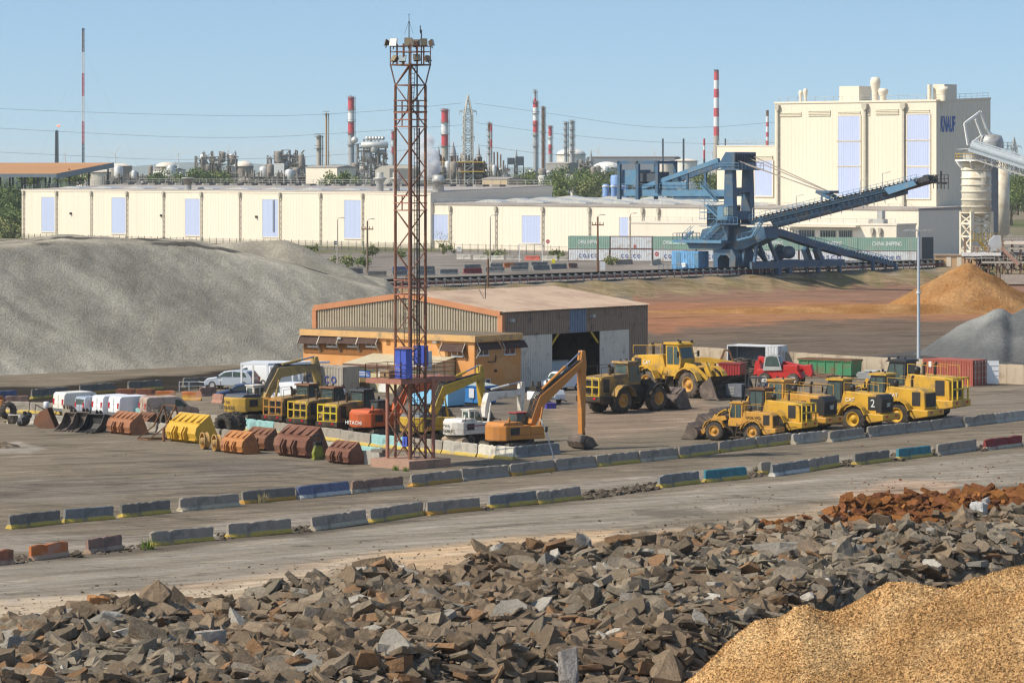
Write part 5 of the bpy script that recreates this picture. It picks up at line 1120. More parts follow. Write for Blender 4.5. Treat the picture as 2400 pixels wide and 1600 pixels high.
p = qc(985,925); t_ = MB(); t_.M = Matrix.Translation(p) @ Matrix.Rotation(math.atan2(bl.y,bl.x),4,'Z'); t_.lathe([(0,-1.8),(1.35,-1.75),(1.35,-1.6),(.95,-1.5),(1.2,.9),(1.1,1.6),(0,1.9)],(0,0,0),18,'x'); t_.build('cable_drum', BLU, st)
b = MB(); b.M = t_.M; b.bx(-2.8,2.4,-1.2,1.2,-1.5,-1.3)
for a in range(9): u = a*PI/8; b.beam((-1.8,1.5*math.cos(u),1.5*math.sin(u)),(-1.8,1.5*math.cos(u+PI/8),1.5*math.sin(u+PI/8)),.12); b.beam((-1.8,0,0),(-1.8,1.5*math.cos(u),1.5*math.sin(u)),.09)
b.build('drum_frame', BLU, st)

# --- shipping containers
CGRN = mat('container_green', (.23,.36,.29), .5, .08, .6, dirt=(.3,.33,.27), amt=.3); CWHT = mat('container_pale', (.6,.62,.63), .5, .06, .6, dirt=(.42,.36,.3), amt=.28); CRED = mat('container_red', (.34,.085,.055), .55, .1, .5, dirt=(.28,.12,.08), amt=.3); CBRN = mat('container_corner', (.12,.06,.045), .6)
LBLUE = mat('letter_blue', (.03,.06,.28), .5); LWHT = mat('letter_white', (.72,.76,.72), .5)
def container(loc, rz, L, m, label, txt=None, tm=None, H=2.59, W=2.44, name='shipping_container', pitch=.36, trect=None, group=None, corner=None, ends=True):
    t = T(name, label, 'container', loc, rz, group); b = MB(); e = .12
    b.corr((e,0),(L-e,0),.16,H-.12,pitch,.05); b.corr((L,e),(L,W-e),.16,H-.12,pitch,.05); b.corr((L-e,W),(e,W),.16,H-.12,pitch,.05); b.corr((0,W-e),(0,e),.16,H-.12,pitch,.05); b.build('side_panel', m, t)
    b = MB(); b.bx(.02,L-.02,.02,W-.02,H-.11,H-.04); b.build('roof', m, t); b = MB(); b.bx(.05,L-.05,.05,W-.05,.05,.15); b.build('floor', CBRN, t); b = MB()
    for x in (0,L-e):
        for y in (-.04,W-e+.04): b.bx(x,x+e,y,y+e,0,H)
    for y in (-.05,W-.07):
        b.bx(e,L-e,y,y+.12,0,.16); b.bx(e,L-e,y,y+.12,H-.12,H)
    for x in (-.02,L-.1): b.bx(x,x+.12,.08,W-.08,0,.16); b.bx(x,x+.12,.08,W-.08,H-.12,H)
    b.build('corner_frame', corner or m, t)
    if txt:
        x0, w_, z0, h_ = trect; text(txt, tm, t, (x0,-.07,z0), (1,0,0), (0,0,1), w_, h_, 'lettering', .012)
    return t
r0 = Vector((wp(1331,553,707).x,707)); r1 = Vector((wp(2151,558,687).x,687)); FCo = Face(r0, r1-r0); rzc = ang(r1-r0); gC = 'containers stacked in a row below the plaster works'
xs_ = [1331.5,1430,1530,1632.5,1734,1873,2011.5,2151]
lows = ['first from the left, under the green one with a white name','second from the left, under the plain pale one','third from the left, with a red round sign before it','fourth from the left, half behind the blue stacker house','fifth from the left, behind the stacker gantry','sixth from the left, behind the cable drum','rightmost, under the green container by the tall works']
ups = [(CGRN,'CHINA SHIPPING','green container on the stack, leftmost with white lettering'),(CWHT,None,'plain pale container on the stack, between two green ones'),(CGRN,'CHINA SHIPPING','green container on the stack with a patch over its lettering'),(CGRN,'CHINA SHIPPING','green container on the stack behind the stacker mast'),(CGRN,'CHINA SHIPPING','green container on the stack above the cable drum'),(CGRN,'CHINA SHIPPING','green container on the stack second from the tall works'),(CGRN,'CHINA SHIPPING','green container on the stack nearest the tall works')]
for i in range(7):
    t0_, t1_ = FCo.t(xs_[i]), FCo.t(xs_[i+1]); L = t1_-t0_-.12; p = FCo.A+FCo.d*t0_
    container((p.x,p.y,TZ), rzc, L, CWHT, 'pale lower container, '+lows[i], 'C O S C O', LBLUE, trect=(L*.26,L*.46,.75,.8), group=gC, corner=CBRN)
    m, tx, lab = ups[i]; c = container((p.x,p.y,TZ+2.61), rzc, L, m, lab, tx, LWHT, trect=(L*.24,L*.5,.95,.85), group=gC, corner=CBRN if m is CWHT else m)
    if i == 2: MB().bx(L*.38,L*.64,-.1,-.085,.9,1.85).build('paint_patch', mat('patch_green',(.16,.36,.28)), c)
    if i == 1: MB().bx(L*.56,L*.62,-.1,-.085,.25,.85).build('placard', mat('placard_red',(.4,.1,.06)), c)
    if i == 0: pass
# --- terrace street furniture
def lamp_post(px, pyb, pyt, label, arm=1, group='lamp posts before the warehouses', Y=None, cross=False, m=None):
    p = gp(px, pyb, TZ) if Y is None else wp(px, pyb, Y); k = p.y/F; h = (pyb-pyt)*k; t = T('lamp_post' if not cross else 'utility_pole', label, 'lamp post' if not cross else 'utility pole', p, 0, group)
    MB().cyl((0,0,-.3),(0,0,h),.16 if not cross else .22,.09 if not cross else .15,8).build('pole', m or CONC, t); b = MB()
    if cross:
        b.beam((-1.1,0,h-1.5),(1.1,0,h-1.5),.2)
        for x in (-1,-.4,.4,1): b.cyl((x,0,h-1.4),(x,0,h-1.0),.08,n=6)
        b.build('cross_arm', RUST, t); b = MB()
    b.path([(0,0,h),(.3*arm,0,h+.35),(1.1*arm,0,h+.4)],.09); b.bx(1.0*arm-.35,1.0*arm+.35,-.15,.15,h+.3,h+.45); b.build('lamp_arm', GALV, t); return t
lamp_post(791,632,515,'thin lamp post in front of the last tall blue panel')
lamp_post(1149,634,509,'thin lamp post in front of the lower warehouse, left of the goal frame')
lamp_post(1477.5,618,504,'thin lamp post standing before the second container stack',Y=690)
lamp_post(861,640,518,'wooden utility pole with cross arm left of the rusty tower',cross=True,m=mat('pole_wood',(.2,.15,.1),.9))
lamp_post(1401,640,508,'brown utility pole with cross arm before the left containers',cross=True,m=RUST,group=None)
lamp_post(226,560,530,'short utility pole with cross arm above the crest of the big heap',Y=930,cross=True,group=None,m=RUST)
p = gp(1401,640,TZ); t = T('switch_box','grey switch cabinet on a plinth beside the brown utility pole','cabinet',p+Vector((.9,-.2,0))); MB().bx(-.5,.5,-.3,.3,0,.6).build('plinth',CONC,t); MB().bx(-.45,.45,-.25,.25,.6,2.1).build('cabinet_body',CWHT,t)
p = gp(236,560,TZ); p = wp(252,560,925); t = T('orange_skip','small orange site container by the short utility pole','container',(p.x,p.y,TZ)); MB().bx(-2,2.2,0,2,0,1.6).build('body',mat('skip_orange',(.5,.2,.04),.6,.1),t); b = MB(); [b.bx(-1.7+k*1.3,-.9+k*1.3,-.05,0,.7,1.3) for k in range(3)]; b.build('opening',DARK,t)
p = gp(1144,640,TZ); p = wp(1144,668,560); t = T('tilted_post','rusty stub post with a tilted spotlight beside the conveyor','post',(p.x,p.y,TZ)); MB().cyl((0,0,-.3),(0,0,4.3),.17,n=8).build('pole',RUST,t); MB().beam((.2,0,3.3),(1.1,0,5.0),.12).build('arm',WHITE,t)
# goal frame and signs
p = wp(1217,610,700); q_ = wp(1271,610,700); t = T('height_gauge_frame','white height gauge frame over the terrace road','frame',(p.x,p.y,TZ)); w_ = q_.x-p.x; MB().path([(0,0,-.2),(0,0,3.6),(w_,0,3.7),(w_,0,-.2)],.16).build('frame_bar',WHITE,t); MB().path([(0,0,3.3),(w_*.25,0,2.9),(w_*.5,0,3.05),(w_*.75,0,2.8),(w_,0,3.2)],.08).build('chain',WHITE,t)
def sign(px, py, Y, label, m, shape='round', h=2.2, r=.38):
    p = wp(px,py,Y); z0 = gz(p.x,p.y); t = T('road_sign',label,'sign',(p.x,p.y,z0)); h = p.z-z0; MB().cyl((0,0,-.2),(0,0,h),.05,n=6).build('post',GALV,t)
    if shape == 'round': f = MB().cyl((0,-.06,h),(0,-.1,h),r,n=20).build('plate',m,t); MB().bx(-r*.62,r*.62,-.12,-.105,h-.08,h+.08).build('bar',WHITE,f)
    else: MB().bx(-r,r,-.1,-.06,h-r*1.1,h+r*1.1).build('plate',m,t)
SR = mat('sign_red',(.5,.02,.03),.5)
sign(1539.5,595.5,690,'round red no entry sign before the third container',SR,r=.42); sign(1284,566,770,'round red no entry sign at the end of the lower warehouse fence',SR,r=.45); sign(787,569,800,'dark round sign seen from behind near the last tall panel',NAVY,r=.45); sign(1297,612,660,'small yellow square sign on the barriers by the terrace road',mat('sign_yellow',(.7,.6,.02),.5),'sq',r=.35); sign(1076,584,780,'small white notice board in the grass before the lower warehouse',WHITE,'sq',r=.5)
# fence along the warehouses
for (pa, pb, lab, mm) in ((gp(40,566,TZ),gp(1330,600,TZ),'long dark mesh fence along the foot of the warehouses',mat('fence_dark',(.045,.06,.05),.6)),):
    t = T('fence',lab,'fence',pa,ang(pb-pa)); L = (pb-pa).length; b = MB(); n = int(L/2.6)
    fp = MB().beam((0,0,-.2),(0,0,2.2),.09).build('post',mm,t)
    for k in range(1,min(n,99)): c = fp.copy(); S.collection.objects.link(c); c.parent = t; c.location = (k*L/min(n,99),0,0)
    for z in (.3,1.1,1.95): b.beam((0,0,z),(L,0,z),.05)
    k = 0
    while k < L: b.beam((k,0,.25),(k,0,2.0),.016); k += .45
    b.build('mesh_panel',mm,t)
# terrace bushes
for i, (px, yt, yb, r, m, lab) in enumerate(((400,531,566,3.6,2,'pale leafless shrub before the warehouse wall above the heap'),(1038,548,592,3.8,2,'bare twiggy bush before the first lower blue panel'),(1050,577,598,2.2,1,'low dense bush at the foot of the twiggy bush'),(1636,514,560,4.2,0,'green tree behind the stacker deck'),(735,575,594,1.8,2,'round shrub at the left end of the mesh fence'),(873,580,604,2.2,1,'dark shrub at the foot of the utility pole'),(1165,588,606,2.6,0,'wide low bush right of the thin lamp post'),(1310,590,608,2.2,1,'small bush at the left end of the containers'),(1473,593,612,1.9,1,'shrub growing behind a barrier before the second container'),(1433,606,622,2.3,2,'flat dry bush before the second container'),(810,605,628,5,2,'yellow green scrub on the slope behind the grey heap'),(850,608,626,4,0,'second scrub patch on the slope by the utility pole'),(768,610,624,3,1,'dark scrub where the grey cone meets the slope'),(940,590,606,1.4,0,'small grass clump seen through the rusty tower'),(1905,527,570,5,2,'pale tree behind the tripper belt'))):
    p = gp(px, yb, TZ); k = p.y/F; h = (yb-yt)*k; tree(p.x,p.y,TZ,min(r,h*.9+1.2)*.85,h,lab,m if i in (3,10,11) else 2,420 if i in (0,1) else 600,.1 if i in (0,1) else .2,'bush',seed=90+i,trunk=(i in (0,1,3,14)))
# ---------------------------------------------------------------- rusty floodlight tower
TC = Vector((-7.45,250.6,0)); kt = 250.6/F
def tz(py): return CH-(py-HZ)*kt
TR = mat('tower_rust', (.205,.1,.065), .75, .2, .8, dirt=(.13,.065,.045), amt=.35, dsc=.6); TRL = mat('tower_pink_primer', (.33,.15,.105), .75, .15, .8); BLC = mat('cabinet_blue', (.05,.085,.42), .45, .1, 1, dirt=(.3,.36,.55), amt=.22, dsc=.5)
tw = T('floodlight_tower', 'tall rusty lattice tower with floodlights on top and a blue cabinet low down', 'tower', TC)
SLB = mat('slab_concrete', (.38,.235,.17), .9, .12, .8, dirt=(.2,.15,.11), amt=.3)
c45 = [(0,-1),(1,0),(0,1),(-1,0)]
def lg(i, a, z): return Vector((c45[i % 4][0]*a, c45[i % 4][1]*a, z))
b = MB(); b.prism([(c45[i][0]*2.95, c45[i][1]*2.95) for i in range(4)], -.1, .62, 'z'); b.build('base_slab', SLB, tw)
zt0 = tz(200); a0 = 1.1
for i in range(4): MB().cyl(lg(i,a0,.5), lg(i,a0,zt0), .105 if i else .13, n=8).build('leg', TR, tw)
for i in (1,3): MB().cyl(lg(i,1.68,.5), lg(i,1.68,6.45), .14, n=8).build('platform_leg', TRL, tw)
py = 200; b = MB()
while py < 1060:
    for i in range(4):
        p, q = (i, i+1) if i in (1,3) else (i+1, i)     # zigzag from the side legs to the front and back legs
        b.beam(lg(p,a0,tz(py)), lg(q,a0,tz(py+48.5)), .056); b.beam(lg(q,a0,tz(py+48.5)), lg(p,a0,tz(min(1075,py+97))), .056)
    py += 97
b.build('bracing', TR, tw)
b = MB()
for i in (1,3):
    for j in (0,2):
        b.beam(lg(i,1.68,.7), lg(j,a0,3.4), .08); b.beam(lg(j,a0,.7), lg(i,1.68,3.4), .08); b.beam(lg(i,1.68,3.4), lg(j,a0,6.2), .08); b.beam(lg(j,a0,3.4), lg(i,1.68,6.2), .08)
b.build('lower_bracing', TR, tw)
# cages with rails round the tower
for y0, y1, m in ((236,262,TR),(264,297,TRL),(459,493,TRL),(656,690,TRL)):
    b = MB(); a = a0+.12
    for i in range(4):
        p, q = lg(i,a,0), lg(i+1,a,0)
        for z in (tz(y0),tz((y0+y1)/2),tz(y1)):
            b.beam((p.x,p.y,z),(q.x,q.y,z),.07)
        for f in (0.06,.5,.94): r = p.lerp(q,f); b.beam((r.x,r.y,tz(y0)),(r.x,r.y,tz(y1)),.06)
    b.build('guard_cage', m, tw)
    if m is TRL: MB().prism([(c45[i][0]*.95, c45[i][1]*.95) for i in range(4)], tz(y1)-.04, tz(y1), 'z').build('landing', TR, tw)
# ladders
def ladder(x, y, z0, z1, w_=.4, dx=.0, name='ladder'):
    b = MB(); b.beam((x,y,z0),(x+dx,y,z1),.05); b.beam((x+w_,y-.1,z0),(x+w_+dx,y-.1,z1),.05); z = z0
    while z < z1: f = (z-z0)/(z1-z0)*dx; b.beam((x+f,y,z),(x+w_+f,y-.1,z),.035); z += .35
    b.build(name, DARK, tw)
ladder(.28,.1,6.5,tz(300)); ladder(-.45,-.2,tz(835),tz(690)); ladder(.3,-.3,.7,6.4); ladder(-.25,.2,tz(262),tz(155),.45,.15)
b = MB(); b.cyl((.48,.35,6.4),(.48,.35,tz(150)),.065,n=6); b.cyl((.62,.3,6.4),(.62,.3,tz(300)),.05,n=6); b.build('cable_riser', DARK, tw)
# crown
a1 = 1.47; zc_, zr = tz(151), tz(109)
for i in range(4): MB().beam(lg(i,a0,zt0), lg(i,a1,zc_), .1).build('crown_strut', TR, tw)
b = MB()
for i in range(4): b.beam(lg(i,a0,zt0), lg(i+1,a0,zt0), .09); b.beam(lg(i,a0*.98,zt0), lg(i+1,a1*.96,zc_), .075) if i in (1,3) else b.beam(lg(i+1,a0*.98,zt0), lg(i,a1*.96,zc_), .075)
b.build('crown_bracing', TR, tw)
MB().prism([(c45[i][0]*(a1+.05), c45[i][1]*(a1+.05)) for i in range(4)], zc_-.1, zc_, 'z').build('crown_deck', TR, tw)
b = MB()
for i in range(4):
    for z in (zr,(zr+zc_)/2+.25): b.beam(lg(i,a1,z), lg(i+1,a1,z), .06)
    for f in (0,.33,.66): r = lg(i,a1,0).lerp(lg(i+1,a1,0),f); b.beam((r.x,r.y,zc_),(r.x,r.y,zr+.2),.075)
b.build('crown_railing', TR, tw)
LB = mat('lamp_body', (.13,.09,.06), .5, .2, 1); LG = mat('lamp_glass', (.26,.2,.11), .15, .1, 1, spec=.8); LS = mat('lamp_glass_sunlit', (.75,.74,.68), .08, .05, 1, spec=.9)  # sun glare on one lens is put into its whiter glass colour
def flood(p, yaw, tilt, gm, s_=.58, name='floodlight'):
    M = Matrix.Translation(p) @ Matrix.Rotation(yaw,4,'Z') @ Matrix.Rotation(tilt,4,'X')
    b = MB(); b.M = M; b.add([(-s_/2,0,-s_/2),(s_/2,0,-s_/2),(s_/2,0,s_/2),(-s_/2,0,s_/2),(-s_*.3,.3,-s_*.3),(s_*.3,.3,-s_*.3),(s_*.3,.3,s_*.3),(-s_*.3,.3,s_*.3)],[(0,3,2,1)[::-1],(4,5,6,7),(0,1,5,4),(1,2,6,5),(2,3,7,6),(3,0,4,7)]); b.beam((0,.15,-.05),(0,.15,-s_*.8),.07)
    o = b.build(name, LB, tw); g_ = MB(); g_.M = M; g_.bx(-s_*.45,s_*.45,-.03,-.01,-s_*.45,s_*.45); g_.build('lens', gm, o)
zl = tz(100)
flood((-1.25,-.5,zl),R(-25),R(-15),LS,.62); flood((-.1,-1.45,zl),0,R(-5),LG,.6); flood((1.0,-.6,zl),R(22),R(-10),LG,.55); flood((-1.85,-.1,zl),R(-80),R(-15),LG,.5); flood((1.65,0,zl),R(75),R(-15),LG,.5); flood((.4,1.2,zl),R(170),R(-10),LG,.55)
flood((-1.2,-.4,tz(137)),R(-50),R(-35),LG,.55); flood((-.55,-1.0,tz(138)),R(-10),R(-30),mat('lamp_glass_grey',(.3,.36,.38),.1,.1,1),.55); flood((.5,-1.05,tz(136)),R(10),R(-32),LG,.55); flood((1.35,-.2,tz(137)),R(60),R(-30),LG,.5)
b = MB(); b.cyl((-.1,0,zc_),(-.1,0,tz(50)),.04,n=6); b.cyl((-.1,0,tz(50)),(-.1,0,tz(33)),.02,n=5); b.beam((-.1,0,tz(48)),(-.42,0,tz(80)),.02); b.beam((-.1,0,tz(48)),(.2,0,tz(80)),.02); b.beam((-.22,0,tz(33)),(-.1,0,tz(36)),.015); b.beam((.02,0,tz(33)),(-.1,0,tz(36)),.015); b.build('aerial_mast', DARK, tw)
b = MB(); b.cyl((.8,.2,zc_),(.8,.2,tz(70)),.05,n=6); b.cyl((.72,.2,tz(78)),(.72,.2,tz(60)),.04,n=6); b.build('whip_aerial', DARK, tw)
# service platform
B_ = Vector((-.61,-2.25)); A_ = B_-Vector((.78,-.626))*3.42; C_ = B_+V2*6.2; D_ = A_+V2*6.2; zp = 6.5
b = MB(); b.prism([B_,C_,D_,A_], zp-.36, zp, 'z'); b.build('platform', TRL, tw)
P3 = lambda p: (p.x,p.y,zp)
b = MB()
for p, q in ((B_,A_),(B_,C_),(C_,D_),(A_,D_)):
    n = max(2,int((q-p).length/1.1))
    for k in range(n+1): r = p.lerp(q,k/n); b.beam((r.x,r.y,zp),(r.x,r.y,zp+1.05),.055)
    for h in (.4,.72,1.05): b.beam((p.x,p.y,zp+h),(q.x,q.y,zp+h),.045)
b.build('platform_railing', TR, tw)
def rot_box(name, c, w_, d_, z0, z1, m, roof=0):
    b = MB(); b.M = Matrix.Translation((c[0],c[1],0)) @ Matrix.Rotation(rzb,4,'Z'); b.bx(-w_/2,w_/2,-d_/2,d_/2,z0,z1)
    o = b.build(name, m, tw)
    if roof: b2 = MB(); b2.M = b.M; b2.prism([(-w_/2-.15,z1),(0,z1+roof),(w_/2+.15,z1)],-d_/2-.15,d_/2+.15); b2.build('cabinet_roof', TRL, o)
    b3 = MB(); b3.M = b.M; b3.bx(-.02,.02,-d_/2-.02,-d_/2,z0+.1,z1-.1); b3.bx(w_*.06,w_*.1,-d_/2-.04,-d_/2,(z0+z1)/2-.1,(z0+z1)/2+.1); b3.build('door_seam', DARK, o)
rot_box('cabinet', (-.45,-1.3), 1.05, .75, zp+.05, tz(814), BLC, .14); rot_box('cabinet', (.75,.35), 1.0, .5, zp+.9, tz(810), BLC)
rot_box('junction_box', (-.3,-.9), .42, .3, 1.55, 2.25, BLC); rot_box('equipment_box', (-1.7,-.3), .9, .6, zp, zp+.55, mat('box_ochre',(.3,.2,.1),.6)); rot_box('switch_box', (1.2,1.2), .6, .4, zp+.5, zp+1.9, CWHT)
# slim lamp mast at the right, and the leaning pole with the white notice
p = gp(2153,881); p = gp(2153,884); t = T('lamp_mast', 'slim grey lamp mast rising behind the yellow loaders', 'lamp mast', p); h = (884-540)*p.y/F
MB().cyl((0,0,0),(0,0,h),.2,.12,10).build('pole', mat('mast_grey',(.42,.46,.5),.5,.05), t); MB().cyl((0,0,h*.57),(0,0,h*.57+.25),.24,n=10).build('collar', CWHT, t)
b = MB(); b.beam((-1.1,0,h),(1.1,0,h),.1); b.beam((0,0,h),(0,0,h+.35),.12); b.build('crossbar', GALV, t)
for x in (-1.2,-.6,.6,1.2): MB().prism([(x-.35,h-.12),(x+.35,h-.02),(x+.35,h+.1),(x-.35,h+.02)],-.3,.25).build('lamp_head', GALV, t)
# ---------------------------------------------------------------- machines
CATY = mat('loader_yellow', (.58,.33,.03), .5, .1, .7, dirt=(.3,.19,.08), amt=.3, dsc=.9); CATD = mat('loader_dirty_yellow', (.42,.24,.05), .65, .15, .7, dirt=(.14,.1,.065), amt=.5, dsc=.8); VOLY = mat('loader_warm_yellow', (.56,.29,.045), .5, .1, .7, dirt=(.28,.16,.07), amt=.32)
EXY = mat('excavator_yellow', (.52,.31,.045), .5, .1, .7, dirt=(.25,.18,.09), amt=.24); EXK = mat('excavator_lemon', (.48,.30,.03), .5, .1, .7, dirt=(.2,.15,.06), amt=.28); EXO = mat('excavator_orange', (.48,.19,.035), .5, .08, .7, dirt=(.36,.17,.07), amt=.26); EXR = mat('excavator_red_orange', (.50,.10,.025), .45, .08, .7, dirt=(.33,.12,.06), amt=.22); EXW = mat('excavator_white', (.66,.62,.55), .5, .06, .7, dirt=(.4,.32,.24), amt=.28)
TYRE = mat('tyre_rubber', (.055,.048,.042), .9, .2, 2, dirt=(.14,.11,.085), amt=.4); RIMY = mat('rim_yellow', (.5,.25,.04), .6, .1, 1, dirt=(.2,.12,.06), amt=.3); STEEL = mat('worn_bucket_steel', (.10,.075,.06), .6, .2, .8, dirt=(.2,.15,.12), amt=.35); GREASE = mat('greasy_frame', (.05,.04,.033), .7, .25, 1, dirt=(.12,.085,.05), amt=.35); GLASSC = mat('cab_window', (.07,.1,.095), .06, .25, .8, spec=.8); BLKP = mat('black_panel', (.028,.026,.025), .55, .2, 1); TRK = mat('track_steel', (.075,.065,.055), .8, .2, 2, dirt=(.16,.13,.1), amt=.35); CABD = mat('cab_black', (.035,.033,.032), .5, .15, 1); HYD = mat('hydraulic_rod', (.3,.32,.4), .25, .1, 1, metal=.6)
LTXT = mat('letter_black', (.03,.03,.03), .6); LRED = mat('lamp_red', (.45,.01,.015), .3)
def wheel(root, c, r, w, M, rim=RIMY, name='wheel'):
    x, y, z = c; s = 1 if y > 0 else -1
    n = 34; b = MB(); b.M = M
    b.lathe([(r*.55,-w/2),(r*.9,-w/2),(r*.985,-w*.38),(r*.985,w*.38),(r*.9,w/2),(r*.55,w/2)], (x,y,z), 28, 'y')
    for k in range(n):
        a = 2*PI*k/n; d = Vector((math.cos(a),0,math.sin(a))); e = Vector((-d.z,0,d.x)); q = (k % 2)*2-1
        p0 = Vector((x,y,z))+d*(r*.985); b.beam(p0+Vector((0,q*w*.48,0))-d*.02, p0+Vector((0,q*w*.06,0))+e*(r*.16)-d*.0, r*.085, r*.09, d)
    t = b.build('tyre', TYRE, None); 
    wh = MB(); wh.M = M; yo = y+s*w*.5
    wh.lathe([(r*.57,yo-s*.02),(r*.54,yo+s*.01),(r*.47,yo-s*w*.08),(r*.42,yo-s*w*.22),(r*.22,yo-s*w*.2),(r*.2,yo-s*w*.02),(0,yo-s*w*.02)], (x,0,z), 20, 'y')
    wh.lathe([(r*.56,y-s*w*.5),(r*.3,y-s*w*.3),(0,y-s*w*.3)], (x,0,z), 16, 'y')
    o = wh.build(name, rim, root); t.parent = o; return o
def panel_lines(root, name, pts, m, M, w=.05):
    b = MB(); b.M = M
    for p, q in pts: b.beam(p, q, w)
    return b.build(name, m, root)
def bucket_mesh(W, s, M=None, prof=None, teeth=0):
    """loader bucket, opening towards +x, resting on its floor; returns shell, rib and ear builders"""
    P_ = prof or [(1.55,.03),(.15,.0),(-.18,.22),(-.32,.6),(-.22,.98),(.05,1.2),(.78,1.72)]
    P_ = [(x*s,z*s) for x, z in P_]; th = .05*s; b = MB(); b.M = M; n = len(P_)
    inner = [(x+th*1.2, z+th*(1 if i < 3 else .2)) for i, (x, z) in enumerate(P_)]
    for i in range(n-1): b.prism([P_[i],P_[i+1],inner[i+1],inner[i]], -W/2, W/2)
    for y in (-W/2-.001, W/2-th+.001): b.prism(P_, y, y+th)
    b.beam((P_[0][0],-W/2,P_[0][1]),(P_[0][0],W/2,P_[0][1]),.22*s,.07*s)
    r = MB(); r.M = M; (x0,z0),(x1,z1) = P_[-2], P_[-1]; nn = Vector((-(z1-z0),0,x1-x0)).normalized()*.14*s; k = max(4,int(W/.62/s))
    for q in range(k):
        y = -W/2+W*(q+.5)/k; r.add([(x0,y-.05*s,z0),(x1,y-.05*s,z1),(x0+nn.x,y-.05*s,z0+nn.z),(x0,y+.05*s,z0),(x1,y+.05*s,z1),(x0+nn.x,y+.05*s,z0+nn.z)],[(0,2,1),(3,4,5),(0,3,5,2),(2,5,4,1),(0,1,4,3)])
    r.beam((x0,-W/2,z0),(x0,W/2,z0),.1*s,.1*s)
    e = MB(); e.M = M
    for y in (-W*.2,-W*.12,W*.12,W*.2): e.prism([(-.5*s,.25*s),(-.2*s,.08*s),(-.1*s,.9*s),(-.35*s,1.0*s),(-.58*s,.6*s)], y-.04*s, y+.04*s)
    tt = MB(); tt.M = M
    for q in range(teeth): y = -W/2+W*(q+.5)/teeth; tt.prism([(P_[0][0]-.05*s,P_[0][1]),(P_[0][0]+.28*s,P_[0][1]),(P_[0][0]-.05*s,P_[0][1]+.12*s)], y-.07*s, y+.07*s)
    return b, r, e, tt
def loader(name, label, loc, heading, s, body=CATY, cabm=CATY, hood=None, bucket=True, bm=STEEL, rear='grille', cage=None, txt=None, dirty=False, stack=1, arms=True, rim=RIMY, bw=3.5, num=None, roofm=None, wheels=True, front=None, raise_=0):
    t = T(name, label, 'wheel loader', loc, ang(heading), 'wheel loaders parked in the yard'); M = Matrix.Scale(s,4); hood = hood or body; fr = GREASE if dirty else body
    def mb(): b = MB(); b.M = M; return b
    r = 1.03
    for x in (-2.15,2.15):
        for y in (-1.2,1.2): wheel(t, (x,y,r), r, .72, M, rim)
    b = mb(); b.prism([(-4.3,1.5),(-4.25,2.75),(-3.9,3.0),(-1.0,3.15),(-.75,2.2),(-.75,1.3),(-3.9,1.3)], -.95, .95); b.build('engine_hood', hood, t, bevel=.05*s)
    b = mb(); b.prism([(-4.75,1.0),(-4.75,1.45),(-3.3,1.5),(-3.1,1.1),(-3.5,.75)], -1.35, 1.35); b.build('counterweight', fr if dirty else GREASE if rear == 'grille2' else body, t, bevel=.06*s)
    for y in (-1.0,1.0):
        for x0, m_ in ((-2.15,body),(2.15,fr)):
            b = mb(); pts = [(1.22*math.cos(a),1.22*math.sin(a)) for a in [R(q) for q in (15,45,75,105,135,162)]]
            P_ = [(x0+x,r+z) for x, z in pts]; P2 = [(x0+x*1.07,r+z*1.07) for x, z in pts]
            for i in range(len(P_)-1): b.prism([P_[i],P_[i+1],P2[i+1],P2[i]], y*1.55-.35, y*1.55+.32) if x0 < 0 else b.prism([P_[i],P_[i+1],P2[i+1],P2[i]], y*1.5-.3, y*1.5+.25)
            b.build('fender', m_, t)
    b = mb(); b.bx(-3.4,-.2,-.55,.55,.75,1.5); b.bx(-.2,.35,-.35,.35,.7,1.7); b.bx(.35,3.0,-.5,.5,.75,1.6); b.prism([(.4,1.5),(1.0,2.5),(1.55,2.6),(2.6,1.5)], -.55, .55); b.build('chassis', GREASE, t); 
    b = mb(); b.bx(-.9,.75,-.95,.95,1.55,2.2); b.build('cab_base', fr, t)
    c = mb(); c.prism([(-.75,2.2),(-.8,3.95),(.45,3.95),(.75,2.9),(.7,2.2)], -.8, .8); cab = c.build('cab', cabm, t)
    g = mb(); gw = .815
    g.bx(-.815,-.79,-.62,.62,2.75,3.8)
    for y in (-gw,gw):
        y0, y1 = (y-.012,y) if y < 0 else (y,y+.012)
        g.prism([(-.62,2.45),(-.65,3.78),(-.05,3.78),(-.05,2.45)], y0, y1); g.prism([(.05,2.45),(.05,3.78),(.38,3.78),(.6,2.9),(.58,2.45)], y0, y1)
    g.add([(.77,-.65,2.9),(.77,.65,2.9),(.475,.65,3.85),(.475,-.65,3.85)],[(0,1,2,3)]); g.build('window', GLASSC, cab)
    g = mb(); g.prism([(-.95,3.95),(-.9,4.1),(.5,4.12),(.7,3.95)], -.92, .92); g.build('cab_roof', roofm or body, cab)
    # rear end
    g = mb(); x = -4.31
    if rear == 'black': g.prism([(-4.34,1.55),(-4.42,2.6),(-4.2,2.9),(-3.9,2.98),(-3.9,1.55)], -.96, .96)
    else:
        g.bx(x-.02,x,-.75,.75,1.65,2.7)
    gr = g.build('radiator_grille', BLKP, t); g = mb()
    for k in range(9): g.bx(x-.13 if rear == 'black' else x-.05, x-.02, -.72, .72, 1.7+k*.11, 1.73+k*.11)
    g.build('grille_slat', GREASE, gr)
    if rear == 'black' : text('CAT', LWHT, gr, (M @ Vector((-4.47,.28,2.0))), (0,-1,0), (0,0,1), .56*s, .3*s, 'emblem', .02)
